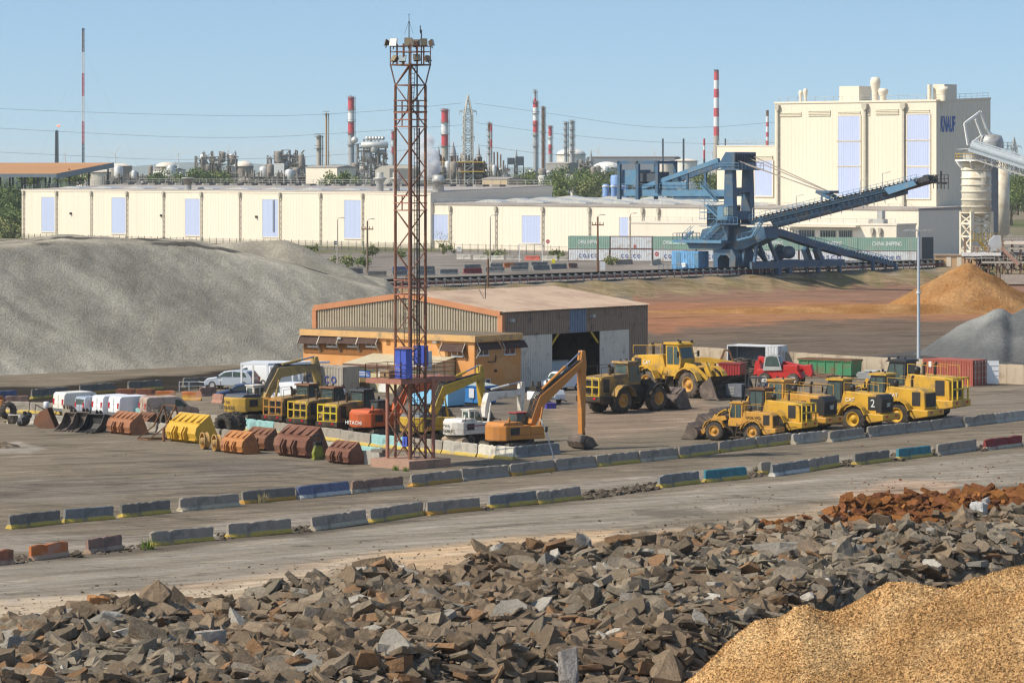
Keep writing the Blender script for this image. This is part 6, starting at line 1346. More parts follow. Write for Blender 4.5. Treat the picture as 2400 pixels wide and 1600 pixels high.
    if cage:
        g = mb(); xx = -4.62
        for y in (-1.15,-.4,.4,1.15): g.beam((xx,y,1.4),(xx,y,2.95),.09)
        for z in (1.45,2.2,2.92): g.beam((xx,-1.15,z),(xx,1.15,z),.09)
        for y in (-1.15,1.15): g.beam((xx,y,2.92),(-3.8,y*.8,2.95),.08)
        g.build('guard_frame', cage, t)
    g = mb(); g.cyl((-2.5,-.35,3.1),(-2.5,-.35,3.75),.11,n=8); g.cyl((-2.5,-.35,3.75),(-2.62,-.35,3.95),.11,n=8)
    if stack > 1:
        g.build('exhaust_stack', GREASE, t); g = mb(); g.cyl((-2.0,.35,3.1),(-2.0,.35,3.75),.11,n=8); g.cyl((-2.0,.35,3.75),(-2.1,.35,3.95),.11,n=8)
    g.build('exhaust_stack', GREASE, t); g = mb(); g.lathe([(0,3.1),(.16,3.1),(.24,3.35),(.24,3.55),(.1,3.68),(0,3.68)],(-1.5,.4,0),10); g.build('air_intake', BLKP, t)
    g = mb()
    for y in (-1,1):
        for z in (3.55,4.0)[:1]: pass
        pts = [(-4.1,y*.9,3.0),(-4.1,y*.9,3.75),(-1.1,y*1.05,3.85),(-1.1,y*1.05,3.0)]
        g.path(pts, .034); g.beam((-2.6,y*.95,3.05),(-2.6,y*.95,3.8),.03)
    g.build('handrail', body if not dirty else GREASE, t); g = mb()
    for y in (-1.5,1.5):
        for dx in (-.25,.25): g.beam((-.55+dx,y*.98,.5),(-.55+dx,y*.75,1.9),.05)
        for q in range(4): g.beam((-.8,y*(.98-.06*q),.55+.38*q),(-.3,y*(.98-.06*q),.55+.38*q),.05)
    g.build('ladder', GREASE, t)
    for y in (-.965,.965):
        v = mb(); y0, y1 = (y-.01,y) if y < 0 else (y,y+.01); v.bx(-3.9,-3.2,y0,y1,1.75,2.8); v.build('side_vent', BLKP, t)
        if txt: rr = (1,0,0) if y < 0 else (-1,0,0); x_ = -3.0 if y < 0 else -1.2; text(txt, LTXT if txt != 'CAT' else LWHT, t, M @ Vector((x_,y0 if y < 0 else y1,2.35)), rr, (0,0,1), 1.7*s if txt != 'CAT' else .8*s, .3*s)
        if num and y > 0: text(num, LWHT, t, M @ Vector((-3.95+.5,y1,2.0)), (-1,0,0), (0,0,1), .35*s, .6*s, 'number')
    if arms:
        for y in (-.7,.7):
            g = mb(); dz = raise_; g.prism([(1.0,2.2),(1.2,2.6),(2.1,2.5),(3.2,1.75),(4.2,.75+dz),(4.15,.4+dz),(3.85,.45+dz),(2.9,1.2),(2.0,1.9)], y-.09, y+.09); g.build('lift_arm', fr, t)
        g = mb(); g.cyl((.9,0,2.1),(2.6,0,2.35),.13,n=8); g.beam((2.5,0,2.6),(3.4,0,.9),.2,.4); g.build('tilt_linkage', fr if not dirty else GREASE, t)
    if bucket:
        bb = bucket_mesh(bw, 1.0, M @ Matrix.Translation((4.25,0,.05)), teeth=0)
        o = bb[0].build('bucket', bm, t); bb[1].build('bucket_rib', bm, o); bb[2].build('bucket_ear', bm, o)
    for y in (-.75,.75): l_ = mb(); l_.bx(-4.79,-4.75,y-.14,y+.14,1.2,1.36); l_.build('tail_lamp', LRED, t)
    l_ = mb(); l_.bx(.5,.62,-.75,-.55,4.1,4.25); l_.bx(.5,.62,.55,.75,4.1,4.25); l_.cyl((-.5,.3,4.1),(-.5,.3,4.28),.07,n=8); l_.build('roof_lamp', BLKP, cab)
    for y in (-1,1): l_ = mb(); l_.beam((.6,y*.8,3.2),(.8,y*1.15,3.3),.04); l_.bx(.76,.82,y*1.15-.1,y*1.15+.1,3.0,3.45); l_.build('mirror', BLKP, t)
    return t
hA_v = Vector((.66,.75)); hR = Vector((-.82,.57))
def at_rear(px, py, h, s): p = gp(px,py); return Vector((p.x,p.y,0))+Vector((h.x,h.y,0)).normalized()*4.5*s
loader('wheel_loader','dusty brown loader with orange rear frame, first of three seen from behind',at_rear(641,1010,hA_v,.92),hA_v,.92,CATD,CABD,bucket=False,cage=mat('orange_guard',(.45,.2,.04),.6,.1),dirty=True,roofm=RUST)
loader('wheel_loader','dusty loader with wide yellow guard frame, middle of three seen from behind',at_rear(699,1018,hA_v,.92),hA_v,.92,CATD,CABD,bucket=False,cage=mat('yellow_guard',(.6,.4,.03),.5),dirty=True,roofm=RUST)
loader('wheel_loader','loader with bright yellow guard frame and black cab beside the red orange excavator',at_rear(769,1026,hA_v,.92),hA_v,.92,CATD,CABD,bucket=False,cage=mat('bright_yellow_guard',(.65,.5,.02),.5),dirty=True,roofm=CABD)
loader('wheel_loader','grimy shaded loader with ribbed bucket in front of the hall doorway',Vector((10.4,307.9,0)),Vector((.70,.71)),1.1,CATD,CATD,dirty=True,cage=MATS['yellow_guard'],roofm=CATD,bw=3.7)
loader('wheel_loader','biggest clean yellow loader standing at the hall corner',Vector((16.2,328.6,0)),Vector((.70,-.71)),1.26,CATY,CATY,txt='CAT',stack=2,bw=4.4,raise_=.05)
loader('wheel_loader','small warm yellow loader closest to the roadside barriers',Vector((18.2,275.0,0)),Vector((-.9,.43)),.76,VOLY,VOLY,bw=3.4,txt='VOLVO')
loader('wheel_loader','loader with black cab and yellow rear frame behind the small loader',at_rear(1893,1029,hR,.98),hR,.98,CATY,CABD,cage=MATS['yellow_guard'],roofm=RUST)
loader('wheel_loader','warm yellow loader with grey rear grille and black name on its hood',at_rear(1950,1022,hR,1.1),hR,1.1,VOLY,VOLY,txt='VOLVO',rear='black')
loader('wheel_loader','clean loader with black rear panel and a white painted number',at_rear(2083,1013,hR,1.06),hR,1.06,CATY,CABD,rear='black',txt='CAT',num='2',rim=mat('rim_bright',(.58,.33,.02),.5))
loader('wheel_loader','loader with ochre rear plate between the numbered and the largest rear caged one',at_rear(2187,1004,hR,1.1),hR,1.1,CATY,CABD,txt='CAT',rim=MATS['rim_bright'])
loader('wheel_loader','large loader with twin exhausts and tall yellow rear cage near the red container',at_rear(2247,986,hR,1.26),hR,1.26,CATY,CABD,cage=MATS['yellow_guard'],stack=2,roofm=BLKP)

def excavator(label, px, py, heading, pose, body, boomm=None, cabm=None, s=1.0, txt=None, txt2=None, wheels=False, roofm=None, hoodm=None, bucket=True, cabh=3.05, bktw=1.5, stripe=None):
    o = gp(px,py); h = Vector(heading).normalized(); t = T('excavator', label, 'excavator', o, ang(h), 'excavators backed up to the barriers'); boomm = boomm or body; cabm = cabm or body
    Fc = Face(o, h); t0 = Fc.t(px)
    q = lambda p: (Fc.t(p[0])-t0, Fc.z(p[0],p[1]))
    M = Matrix.Scale(s,4)
    def mb(): b = MB(); b.M = M; return b
    if not wheels:
        for y in (-1.25,1.25):
            b = mb(); pr = [(-2.2,.12),(-2.45,.5),(-2.2,.88),(2.2,.88),(2.45,.5),(2.2,.12)]; b.prism(pr, y-.3, y+.3)
            for i in range(34):
                f = i/34
                per = [( -2.2,.9),(2.2,.9),(2.48,.5),(2.2,.1),(-2.2,.1),(-2.48,.5)]; L_ = [4.4,.49,.49,4.4,.49,.49]; d = f*sum(L_); k = 0
                while d > L_[k]: d -= L_[k]; k += 1
                a, c = Vector((per[k][0],0,per[k][1])), Vector((per[(k+1) % 6][0],0,per[(k+1) % 6][1])); p = a.lerp(c,d/L_[k]); b.beam(p+Vector((0,y-.31,0)), p+Vector((0,y+.31,0)), .1, .07)
            tr = b.build('track', TRK, t); b = mb()
            for x in (-1.6,-.9,-.2,.5,1.2): b.cyl((x,y-.33,.32),(x,y+.33,.32),.17,n=10)
            b.build('roller', GREASE, tr)
        b = mb(); b.bx(-1.5,1.5,-1,1,.35,.85); b.cyl((0,0,.8),(0,0,1.15),.75,n=18); b.build('undercarriage', GREASE, t)
    else:
        for x in (-1.35,1.35):
            for y in (-1.0,1.0): wheel(t,(x,y,.55),.55,.5,M,BLKP)
        b = mb(); b.bx(-1.9,1.9,-.5,.5,.45,.95); b.cyl((0,0,.9),(0,0,1.15),.7,n=16); b.build('undercarriage', GREASE, t)
        b = mb(); b.prism([(-2.3,.1),(-2.5,.2),(-2.55,.75),(-2.1,.95),(-1.7,.5)], -1.3, 1.3); b.build('blade', mat('blade_beige',(.4,.31,.22),.8,.2,1), t)
    b = mb(); b.bx(-2.1,1.55,-1.3,1.3,1.15,1.5); b.prism([(-2.1,1.5),(-2.1,2.25),(.1,2.25),(.1,1.5)], -1.3, 1.3); b.bx(.1,1.5,-1.3,-.45,1.5,2.15); b.build('house', body, t, bevel=.06*s)
    b = mb(); n = 7; pl = [(-2.1,-1.32)]+[(-2.1-.95*math.sin(PI*(k+.6)/(n+.2)), -1.32+2.64*k/(n-1)) for k in range(n)]+[(-2.1,1.32)]; b.prism(pl, 1.1, 2.28, 'z'); cw = b.build('counterweight', body, t, bevel=.07*s)
    if txt: text(txt, LTXT if body is not EXR else LWHT, cw, M @ Vector((-3.1,.95,1.35)), (0,-1,0), (0,0,1), 1.9*s, .3*s)
    if txt2: text(txt2, LTXT, cw, M @ Vector((-3.1,.5,1.85)), (0,-1,0), (0,0,1), .7*s, .22*s, 'number')
    if stripe: b = mb(); b.bx(-2.0,1.3,-1.335,-1.31,1.85,1.95); b.build('stripe', stripe, t)
    b = mb(); b.prism([(-2.5,2.26),(-2.3,2.5),(-.7,2.52),(-.4,2.26)], -1.1, 1.1); b.cyl((-1.5,-.6,2.5),(-1.5,-.6,2.85),.09,n=8); b.build('engine_cover', hoodm or body, t)
    for y in (-1.31,):
        b = mb(); b.bx(-1.9,-1.0,y-.012,y,1.55,2.1); b.build('side_vent', BLKP, t)
    c = mb(); c.prism([(.05,1.5),(.0,cabh),(1.2,cabh),(1.75,2.25),(1.7,1.5)], .35, 1.3); cab = c.build('cab', cabm, t, bevel=.05*s); g = mb()
    for y0, y1 in ((.335,.348),(1.302,1.315)): g.prism([(.18,2.05),(.15,cabh-.15),(.62,cabh-.15),(.62,2.05)], y0, y1); g.prism([(.74,1.75),(.74,cabh-.15),(1.16,cabh-.15),(1.62,2.25),(1.58,1.75)], y0, y1)
    g.bx(-.012,.04,.5,1.15,2.15,cabh-.15); g.add([(1.72,.45,2.35),(1.72,1.2,2.35),(1.26,1.2,cabh-.08),(1.26,.45,cabh-.08)],[(0,1,2,3)]); g.build('window', GLASSC, cab)
    g = mb(); g.bx(-.08,1.3,.3,1.35,cabh,cabh+.08); g.build('cab_roof', roofm or cabm, cab)
    # boom from the photograph's joints: root, knee, tip, stick end
    r_, kn, tip, en = [Vector((a[0],0,a[1])) for a in (q(p) for p in pose)]
    W = .3*s
    def limb(pts, name, m, w_):
        b = MB(); top = []; bot = []
        for i, (p, h_) in enumerate(pts):
            a = pts[max(0,i-1)][0]; c_ = pts[min(len(pts)-1,i+1)][0]; d = (c_-a).normalized(); nn = Vector((-d.z,0,d.x)); top.append(p+nn*h_/2); bot.append(p-nn*h_/2)
        b.prism([(p.x,p.z) for p in top]+[(p.x,p.z) for p in reversed(bot)], -w_, w_); return b.build(name, m, t, bevel=.03)
    bm_ = limb([(r_,.5*s),(r_.lerp(kn,.55),.72*s),(kn,.85*s),(kn.lerp(tip,.5),.66*s),(tip,.42*s)], 'boom', boomm, W)
    sd = (en-tip).normalized(); back = tip-sd*.9*s
    limb([(back,.32*s),(tip,.62*s),(tip.lerp(en,.5),.46*s),(en,.28*s)], 'stick', boomm, W*.85)
    nn = Vector((-(tip-kn).normalized().z,0,(tip-kn).normalized().x))
    b = MB(); p0 = kn.lerp(tip,.12)+nn*.62*s; b.cyl(p0, p0.lerp(back,.58), .12*s, n=8); b.build('stick_cylinder', boomm, t); b = MB(); b.cyl(p0.lerp(back,.58), back, .07*s, n=8); b.build('cylinder_rod', HYD, t)
    for y in (-.5,.5): b = MB(); a = Vector((1.5*s,y*s,1.5*s)); c_ = r_.lerp(kn,.8)+Vector((0,y*s,-.1)); b.cyl(a, a.lerp(c_,.6), .11*s, n=8); b.cyl(a.lerp(c_,.6), c_, .07*s, n=8); b.build('boom_cylinder', boomm if y < 0 else boomm, t)
    b = MB(); rn = random.Random(px)
    for k in range(5):
        o_ = nn*(.42*s+.05*k); y = (-.2+.1*k)*s; b.path([r_.lerp(kn,.1)+o_+Vector((0,y,0)), r_.lerp(kn,.6)+o_*1.25+Vector((0,y,.1)), kn+o_*1.2+Vector((0,y,0)), kn.lerp(tip,.5)+nn*.4*s+Vector((0,y,0)), tip+nn*.25*s+Vector((0,y,0))], .06*s)
    b.build('hose', BLKP, t)
    if bucket:
        b = MB(); e = en
        pr = [(-.55,-.25),(-.75,-.75),(-.55,-1.2),(-.05,-1.35),(.75,-1.1),(.8,-1.0),(0,-1.15),(-.4,-1.0),(-.5,-.7),(-.3,-.25)]
        zoff = max(0, 1.36*s-e.z); pr = [(e.x+x*s+.1, e.z+z*s+zoff) for x, z in pr]; w_ = bktw*s/2
        b.prism(pr, -w_, w_)
        ot = [(e.x+x*s+.1, e.z+z*s+zoff) for x, z in [(-.3,-.25),(-.75,-.75),(-.55,-1.2),(-.05,-1.35),(.78,-1.08),(.3,-.45)]]
        for y in (-w_,w_-.05): b.prism(ot, y, y+.05)
        bk = b.build('bucket', STEEL, t); b = MB()
        for k in range(4): y = -w_+.1+(2*w_-.2)*k/3; b.prism([(e.x+.7*s,e.z-1.12*s+zoff),(e.x+1.15*s,e.z-1.0*s+zoff),(e.x+.75*s,e.z-1.0*s+zoff)], y-.07, y+.07)
        b.build('tooth', STEEL, bk)
        b = MB(); b.beam(e+Vector((.2*s,0,.5*s)), e+Vector((.3*s,0,-.1)), .14); b.cyl(tip+nn*.0-(kn-tip).normalized()*.4*s, e+Vector((.3*s,0,.5*s)), .09*s, n=8); b.build('bucket_linkage', GREASE, t)
    for x, y in ((-1.9,-1.1),(-1.9,1.0)): b = mb(); b.path([(x,y,2.28),(x,y,2.65),(x+.8,y,2.65),(x+.8,y,2.28)], .04); b.build('handrail', GREASE, t)
    return t
hE = Vector((.70,.72)); z3 = lambda x, y: (400+x/4.704, 820+y/4.704); z4 = lambda x, y: (800+x/4.6125, 780+y/4.6125); z5 = lambda x, y: (1020+x/5.2275, 800+y/5.2275)
excavator('dusty yellow excavator with white cab, boom arched over the parked cars', 601, 993, hE, [z3(1020,560),z3(1180,250),z3(1600,190),z3(1640,520)], EXY, mat('boom_dusty_yellow',(.40,.27,.085),.6,.12,.8,dirt=(.2,.14,.08),amt=.35), EXW, 1.05, 'LIEBHERR', '926', roofm=EXW, hoodm=mat('cover_slate',(.07,.075,.09),.5))
excavator('red orange excavator half hidden behind the rusty tower', 893, 1028, hE, [z4(560,850),z4(690,610),z4(1050,560),z4(1070,760)], EXR, EXR, CABD, .98, 'HITACHI', roofm=CABD)
excavator('lemon yellow excavator with grey engine cover right of the rusty tower', 1012, 1039, hE, [z4(985,880),z4(1090,620),z4(1500,465),z4(1515,790)], EXK, EXK, BLKP, .98, 'KOMATSU', hoodm=mat('cover_grey',(.12,.13,.14),.5), roofm=BLKP)
excavator('white wheeled excavator with a dozer blade between yellow and orange ones', 1106, 1044, hE, [z5(600,930),z5(640,680),z5(1050,615),z5(1045,850)], EXW, EXW, EXW, .88, 'LIEBHERR 912', 'P03', True, cabh=3.15, stripe=mat('stripe_purple',(.25,.08,.12),.5), bucket=False)
excavator('orange excavator with long boom bent like an A and red cab roof', 1217, 1061, Vector((.78,.62)), [z5(1170,1020),z5(1290,720),z5(1795,250),z5(1790,1130)], EXO, EXO, mat('cab_grey',(.1,.1,.095),.5), .98, '', roofm=mat('roof_red',(.3,.04,.03),.6), bktw=2.0)

def van(name, label, px, py, heading, s=1.0, m=None, kind='van', cat='van', group=None):
    p = gp(px,py); t = T(name, label, cat, p, ang(heading), group); M = Matrix.Scale(s,4); m = m or WHITE
    def mb(): b = MB(); b.M = M; return b
    if kind == 'van': pr = [(-2.15,.3),(-2.2,.95),(-2.12,1.65),(-1.95,1.8),(.35,1.83),(.75,1.68),(1.35,1.08),(2.0,.95),(2.2,.7),(2.2,.3)]; wz = 1.02
    else: pr = [(-2.0,.3),(-2.08,.85),(-1.95,1.05),(-1.6,1.45),(-.3,1.53),(.35,1.42),(1.05,.98),(1.8,.85),(2.05,.6),(2.05,.3)]; wz = .92
    b = mb(); b.prism(pr, -.88, .88); bd = b.build('body', m, t, bevel=.055*s); g = mb()
    if kind == 'van':
        for y0, y1 in ((-.892,-.878),(.878,.892)): g.prism([(.2,1.05),(.22,1.6),(.6,1.55),(1.12,1.08)], y0, y1)
        g.add([(1.3,-.72,1.14),(1.3,.72,1.14),(.8,.66,1.66),(.8,-.66,1.66)],[(0,1,2,3)])
        if 'window' in label or kind == 'people': g.bx(-2.2,-2.1,-.65,.65,1.1,1.6)
    else:
        for y0, y1 in ((-.892,-.878),(.878,.892)): g.prism([(-1.6,1.0),(-1.4,1.38),(-.45,1.43),(-.45,1.0)], y0, y1); g.prism([(-.35,1.0),(-.35,1.43),(.2,1.36),(.8,.98)], y0, y1)
        g.add([(1.0,-.7,1.02),(1.0,.7,1.02),(.4,.64,1.41),(.4,-.64,1.41)],[(0,1,2,3)]); g.add([(-2.0,.68,1.06),(-2.0,-.68,1.06),(-1.67,-.62,1.42),(-1.67,.62,1.42)],[(0,1,2,3)])
    g.build('window', GLASSC, bd)
    for y in (-.7,.7): l_ = mb(); l_.bx(-2.22,-2.12,y-.1,y+.1,.85,1.3) if kind == 'van' else l_.bx(-2.08,-1.95,y-.14,y+.14,.75,.98); l_.build('tail_lamp', LRED, bd)
    l_ = mb(); l_.bx(-2.24,-2.15,-.86,.86,.3,.55); l_.bx(-2.2,-2.19,-.02,.02,.6,1.7) if kind == 'van' else None; l_.build('bumper', mat('bumper_grey',(.12,.12,.125),.6), bd)
    for x in (-1.35,1.35):
        for y in (-.8,.8): w_ = mb(); w_.lathe([(.2,-.1),(.31,-.1),(.33,-.05),(.33,.05),(.31,.1),(.2,.1)],(x,y,.33),16,'y'); o = w_.build('wheel', TYRE, t); w_ = mb(); sg = 1 if y > 0 else -1; w_.lathe([(.21,y+sg*.09),(.12,y+sg*.06),(0,y+sg*.08)],(x,0,.33),12,'y'); w_.build('hub_cap', GALV, o)
    for y in (-.98,.98): l_ = mb(); l_.bx(.85,1.0,y-.08,y+.08,1.02,1.2); l_.build('mirror', BLKP, bd)
    return t
hV = Vector((.8,.6)); GV = 'vans parked behind the barriers'; SIL = mat('car_silver', (.42,.46,.52), .3, .05, 1, metal=.3); CW = mat('van_white', (.72,.73,.74), .35, .03, 1); MUD = mat('van_muddy', (.45,.36,.3), .6, .15, .8, dirt=(.3,.2,.14), amt=.5)
van('delivery_van','plain white van, first of the row behind the barriers',193,970,hV,1.12,mat('van_cream',(.72,.68,.6),.4,.03),group=GV)
van('estate_car','silver blue people carrier with rear window between two white vans',236,974,hV,.98,SIL,'van','car',GV)
van('delivery_van','white van right of the silver people carrier',282,976,hV,1.08,CW,group=GV)
van('delivery_van','white van with black side trim, parked next to the muddy one',322,979,hV,1.1,CW,group=GV)
van('delivery_van','muddy brown van at the end of the row behind a rusty frame',396,982,Vector((.9,.42)),1.12,MUD,group=GV)
van('parked_car','dark blue car beside the dusty yellow excavator',562,941,Vector((-.95,-.2)),1.1,mat('car_navy',(.02,.035,.1),.3,.1),'car','car')
van('parked_car','grey hatchback in front of the white canopy frame',544,911,Vector((-.9,.3)),1.25,SIL,'car','car')
van('delivery_van','white van under the white canopy frame',600,905,Vector((-.8,.5)),1.2,CW)
van('delivery_van','white van behind the dusty loaders, before the grey container',676,951,Vector((-.85,.5)),1.2,CW)
van('delivery_van','white van with dark windscreen behind the middle dusty loader',742,962,Vector((-.85,.5)),1.15,CW)
van('delivery_van','white crew van parked by the light blue box near the hall door',1316,914,Vector((-.7,-.7)),1.0,CW)
# telehandler
p = gp(1832,903); t = T('telehandler','bright red telehandler with grey tinted cab before the open tyre container','telehandler',p,ang((.92,-.38)))
REDP = mat('telehandler_red',(.50,.03,.025),.4,.08,.8,dirt=(.3,.05,.04),amt=.15)
b = MB(); b.prism([(-2.3,.7),(-2.4,1.6),(-1.0,1.75),(2.0,1.45),(2.3,.9),(2.1,.65)],-.75,.75); b.build('chassis',REDP,t,bevel=.06)
for x in (-1.5,1.5):
    for y in (-.95,.95): wheel(t,(x,y,.65),.65,.45,Matrix.Identity(4),mat('rim_white',(.6,.58,.55),.5))
b = MB(); b.prism([(-1.7,1.5),(-1.5,2.9),(-.9,3.1),(-.1,3.0),(.3,1.6)],-.9,.1); cb = b.build('cab',GALV,t); b = MB(); b.prism([(-1.5,1.95),(-1.35,2.85),(-.9,2.98),(-.2,2.9),(.1,1.95)],-.915,-.902); b.add([(.32,-.8,1.75),(.32,0,1.75),(-.06,0,2.95),(-.06,-.8,2.95)],[(0,1,2,3)]); b.build('window',GLASSC,cb)
b = MB(); b.beam((-2.6,.5,2.6),(2.4,.5,1.7),.5,.62); b.bx(.4,1.9,-.75,.0,1.4,2.1); b.build('boom',REDP,t,bevel=.04); b = MB(); b.prism([(2.3,1.2),(3.0,.9),(3.2,1.3),(3.0,2.2),(2.4,2.1)],.15,.85); b.build('boom_head',REDP,t,bevel=.04); b = MB(); b.path([(2.9,.5,1.2),(4.4,.5,.9),(5.2,.2,.6)],.12); b.build('fork',RUST,t)
b = MB(); b.prism([(-2.9,1.0),(-2.7,2.4),(-2.3,2.5),(-2.1,1.2)],-.3,.9); b.build('rear_weight',REDP,t)
# forklift and other yard plant
p = gp(1772,938); t = T('forklift','dark forklift with yellow lettering across its rear behind the small loader','forklift',p,ang((-.75,.66)))
b = MB(); b.prism([(-1.5,.35),(-1.55,1.15),(-.3,1.25),(.9,1.1),(.9,.35)],-.6,.6); b.build('body',BLKP,t,bevel=.05); b = MB(); b.prism([(-1.5,1.15),(-1.4,1.7),(-.6,1.75),(-.5,1.2)],-.55,.55); b.build('counterweight',mat('forklift_grey',(.1,.1,.11),.6),t)
b = MB()
for x in (-1.1,.5):
    for y in (-.55,.55): b.beam((x,y,1.1),(x*.8,y,2.15),.08)
b.bx(-1.0,.5,-.6,.6,2.12,2.2); b.build('overhead_guard',DARK,t); b = MB(); b.beam((1.0,-.3,.2),(1.0,-.3,2.4),.12); b.beam((1.0,.3,.2),(1.0,.3,2.4),.12); b.beam((1.0,-.3,.15),(2.1,-.3,.12),.1,.05); b.beam((1.0,.3,.15),(2.1,.3,.12),.1,.05); b.build('mast',DARK,t)
text('TOYOTA',mat('letter_yellow',(.6,.48,.15),.5),t,(-1.57,.55,.75),(0,-1,0),(0,0,1),1.1,.28)
for x in (-1.0,.6):
    for y in (-.5,.5): w_ = MB(); w_.lathe([(.1,-.12),(.3,-.12),(.3,.12),(.1,.12)],(x,y,.3),14,'y'); w_.build('wheel',TYRE,t)
p = gp(1728,936); t = T('generator','grey louvred generator box behind the cab of the small yellow loader','generator',p,rzb); b = MB(); b.bx(-.9,.9,-.6,.6,.3,1.5); b.build('housing',mat('generator_grey',(.13,.14,.16),.5),t); b = MB(); [b.bx(-.8,.1,-.63,-.6,.5+.14*k,.56+.14*k) for k in range(6)]; b.build('louvre',GALV,t); MB().bx(-.9,.9,-.5,-.3,0,.3).build('skid',DARK,t); MB().bx(-.9,.9,.3,.5,0,.3).build('skid',DARK,t)
p = gp(1330,905); t = T('equipment_box','large pale blue grey box standing before the hall doorway','box',gp(1266,900),rzb+PI/2); PB = mat('box_pale_blue',(.44,.5,.52),.5,.05,.5,dirt=(.35,.36,.35),amt=.2)
b = MB(); b.bx(0,4.6,0,3.4,.15,2.15); b.build('body',PB,t); MB().bx(-.05,4.65,-.05,3.45,2.15,2.25).build('lid',mat('box_lid',(.5,.46,.4),.7),t); MB().bx(0,.3,.2,3.2,0,.15).build('skid',DARK,t); MB().bx(4.3,4.6,.2,3.2,0,.15).build('skid',DARK,t); MB().cyl((2.6,.8,2.2),(2.6,.8,3.6),.05,n=6).build('vent_pipe',GALV,t)
for i, (px, py, lab) in enumerate(((1262,949,'white wheeled trailer generator near the tip of the white excavator boom'),(1296,946,'white wheeled trailer with dark engine under the orange boom'))):
    p = gp(px,py); t = T('trailer',lab,'trailer',p,ang((.6,-.8)),'small trailers by the hall'); b = MB(); b.prism([(-1.0,.45),(-1.0,1.25),(.9,1.3),(1.1,.9),(1.1,.45)],-.6,.6); b.build('housing',CW,t,bevel=.05); b = MB(); b.bx(-.7,.3,-.5,.5,1.3,1.75); [b.cyl((x_,y_,1.6),(x_,y_,2.2),.1,n=6) for x_,y_ in ((-.5,-.3),(0,.2),(.2,-.2))]; b.build('engine',GREASE,t)
    for y in (-.68,.68): w_ = MB(); w_.lathe([(.12,-.1),(.33,-.1),(.33,.1),(.12,.1)],(0,y,.33),14,'y'); w_.build('wheel',TYRE,t)
    MB().beam((1.1,0,.5),(2.1,0,.35),.1).build('drawbar',DARK,t)
p = gp(1290,957); t = T('crate','small blue crate on the ground under the orange boom','crate',p,.3); MB().bx(-.45,.45,-.3,.3,0,.45).build('body',mat('crate_blue',(.06,.05,.3),.6),t); MB().bx(-.5,.5,-.35,.35,.45,.52).build('rim',mat('crate_rim',(.1,.08,.35),.6),t)
# blue skips and pale blue box by the annex
SKB = mat('skip_blue',(.04,.2,.5),.45,.08,.6,dirt=(.1,.22,.4),amt=.2); SKL = mat('skip_sky_blue',(.22,.5,.72),.45,.06,.6,dirt=(.3,.45,.55),amt=.25)
def skip(px, py, L, W, H, m, label, rz, lid=True, paper=True, name='waste_skip'):
    p = gp(px,py); t = T(name,label,'skip',p,rz); b = MB(); b.prism([(0,.15),(-.15,H),(L+.15,H),(L,.15)],0,W); b.build('body',m,t); b = MB(); n = max(3,int(L/.9))
    for k in range(n+1): x = L*k/n; b.bx(x-.05,x+.05,-.07,0,.15,H)
    b.bx(-.2,L+.2,-.1,W+.1,H-.12,H); b.build('rib',m,t); MB().bx(.1,.4,.1,W-.1,0,.15).build('skid',DARK,t); MB().bx(L-.4,L-.1,.1,W-.1,0,.15).build('skid',DARK,t)
    if lid: MB().prism([(-.1,H),(L*.5,H+.25),(L+.1,H)],0,W).build('lid',mat('skip_lid',(.4,.44,.4),.6),t)
    if paper:
        for x in (.5,1.9): MB().bx(x,x+.6,-.12,-.08,H*.35,H*.85).build('notice',CW,t)
    return t
skip(1064,945,3.4,2.0,1.75,SKB,'bright blue waste skip with white notices by the annex wall',rzb)
skip(960,950,4.6,2.4,2.3,SKL,'pale blue waste skip behind the rusty tower legs',rzb,paper=False)
skip(1888,864,1,1,1,DARK,'x',0) if False else None
p0 = gp(1878,872); p1 = gp(2012,883); GRN = mat('skip_green',(.05,.22,.10),.55,.12,.7,dirt=(.17,.12,.06),amt=.33)
t = skip(1874,879,6.2,2.1,1.7,GRN,'long green rusty open skip before the concrete wall',ang((.82,-.57)),lid=False,paper=False)
MB().bx(-.22,6.42,-.14,2.24,1.69,1.8).build('rusty_rim',mat('rim_rust',(.2,.1,.05),.8,.2,1),t); MB().bx(.1,6.1,.1,2.0,1.3,1.83).build('rusty_load',mat('load_rust',(.13,.08,.05),.9,.3,2),t)
# red container with an open door
p = gp(2166,886); t = container(gp(2163,899), ang((.75,-.66)), 6.06, CRED, 'brick red shipping container with a white open door by the concrete wall', H=2.59, pitch=.3)
t2 = MB().bx(6.1,6.14,0.1,1.15,.15,2.4).build('door',CRED,t); b = MB(); [b.beam((6.17,y,.1),(6.17,y,2.5),.05) for y in (.3,.9,1.5,2.1)]; [b.bx(6.14,6.16,.1,2.35,z,z+.04) for z in (.8,1.4,2.0)]; b.build('lock_rod',GALV,t2)
b = MB(); b.M = Matrix.Translation((6.1,2.44,0)) @ Matrix.Rotation(R(38),4,'Z'); b.bx(0,1.2,-.03,.03,.15,2.45); [b.bx(0,1.2,-.07,-.03,z,z+.05) for z in (.5,1.0,1.5,2.0)]; b.build('open_door',CW,t); MB().bx(.75,1.1,-.09,-.075,1.75,2.3).build('placard',CW,t)
# grey container with blue name by the annex
p = gp(668,922); container(gp(672,916), ang((.62,-.78))+.25, 7.2, mat('container_tan',(.36,.32,.26),.6,.08,.5,dirt=(.26,.2,.15),amt=.3), 'grey tan shipping container with blue lettering beside the orange annex', 'C O S C O', LBLUE, trect=(2.6,3.8,.95,.75), H=2.6)
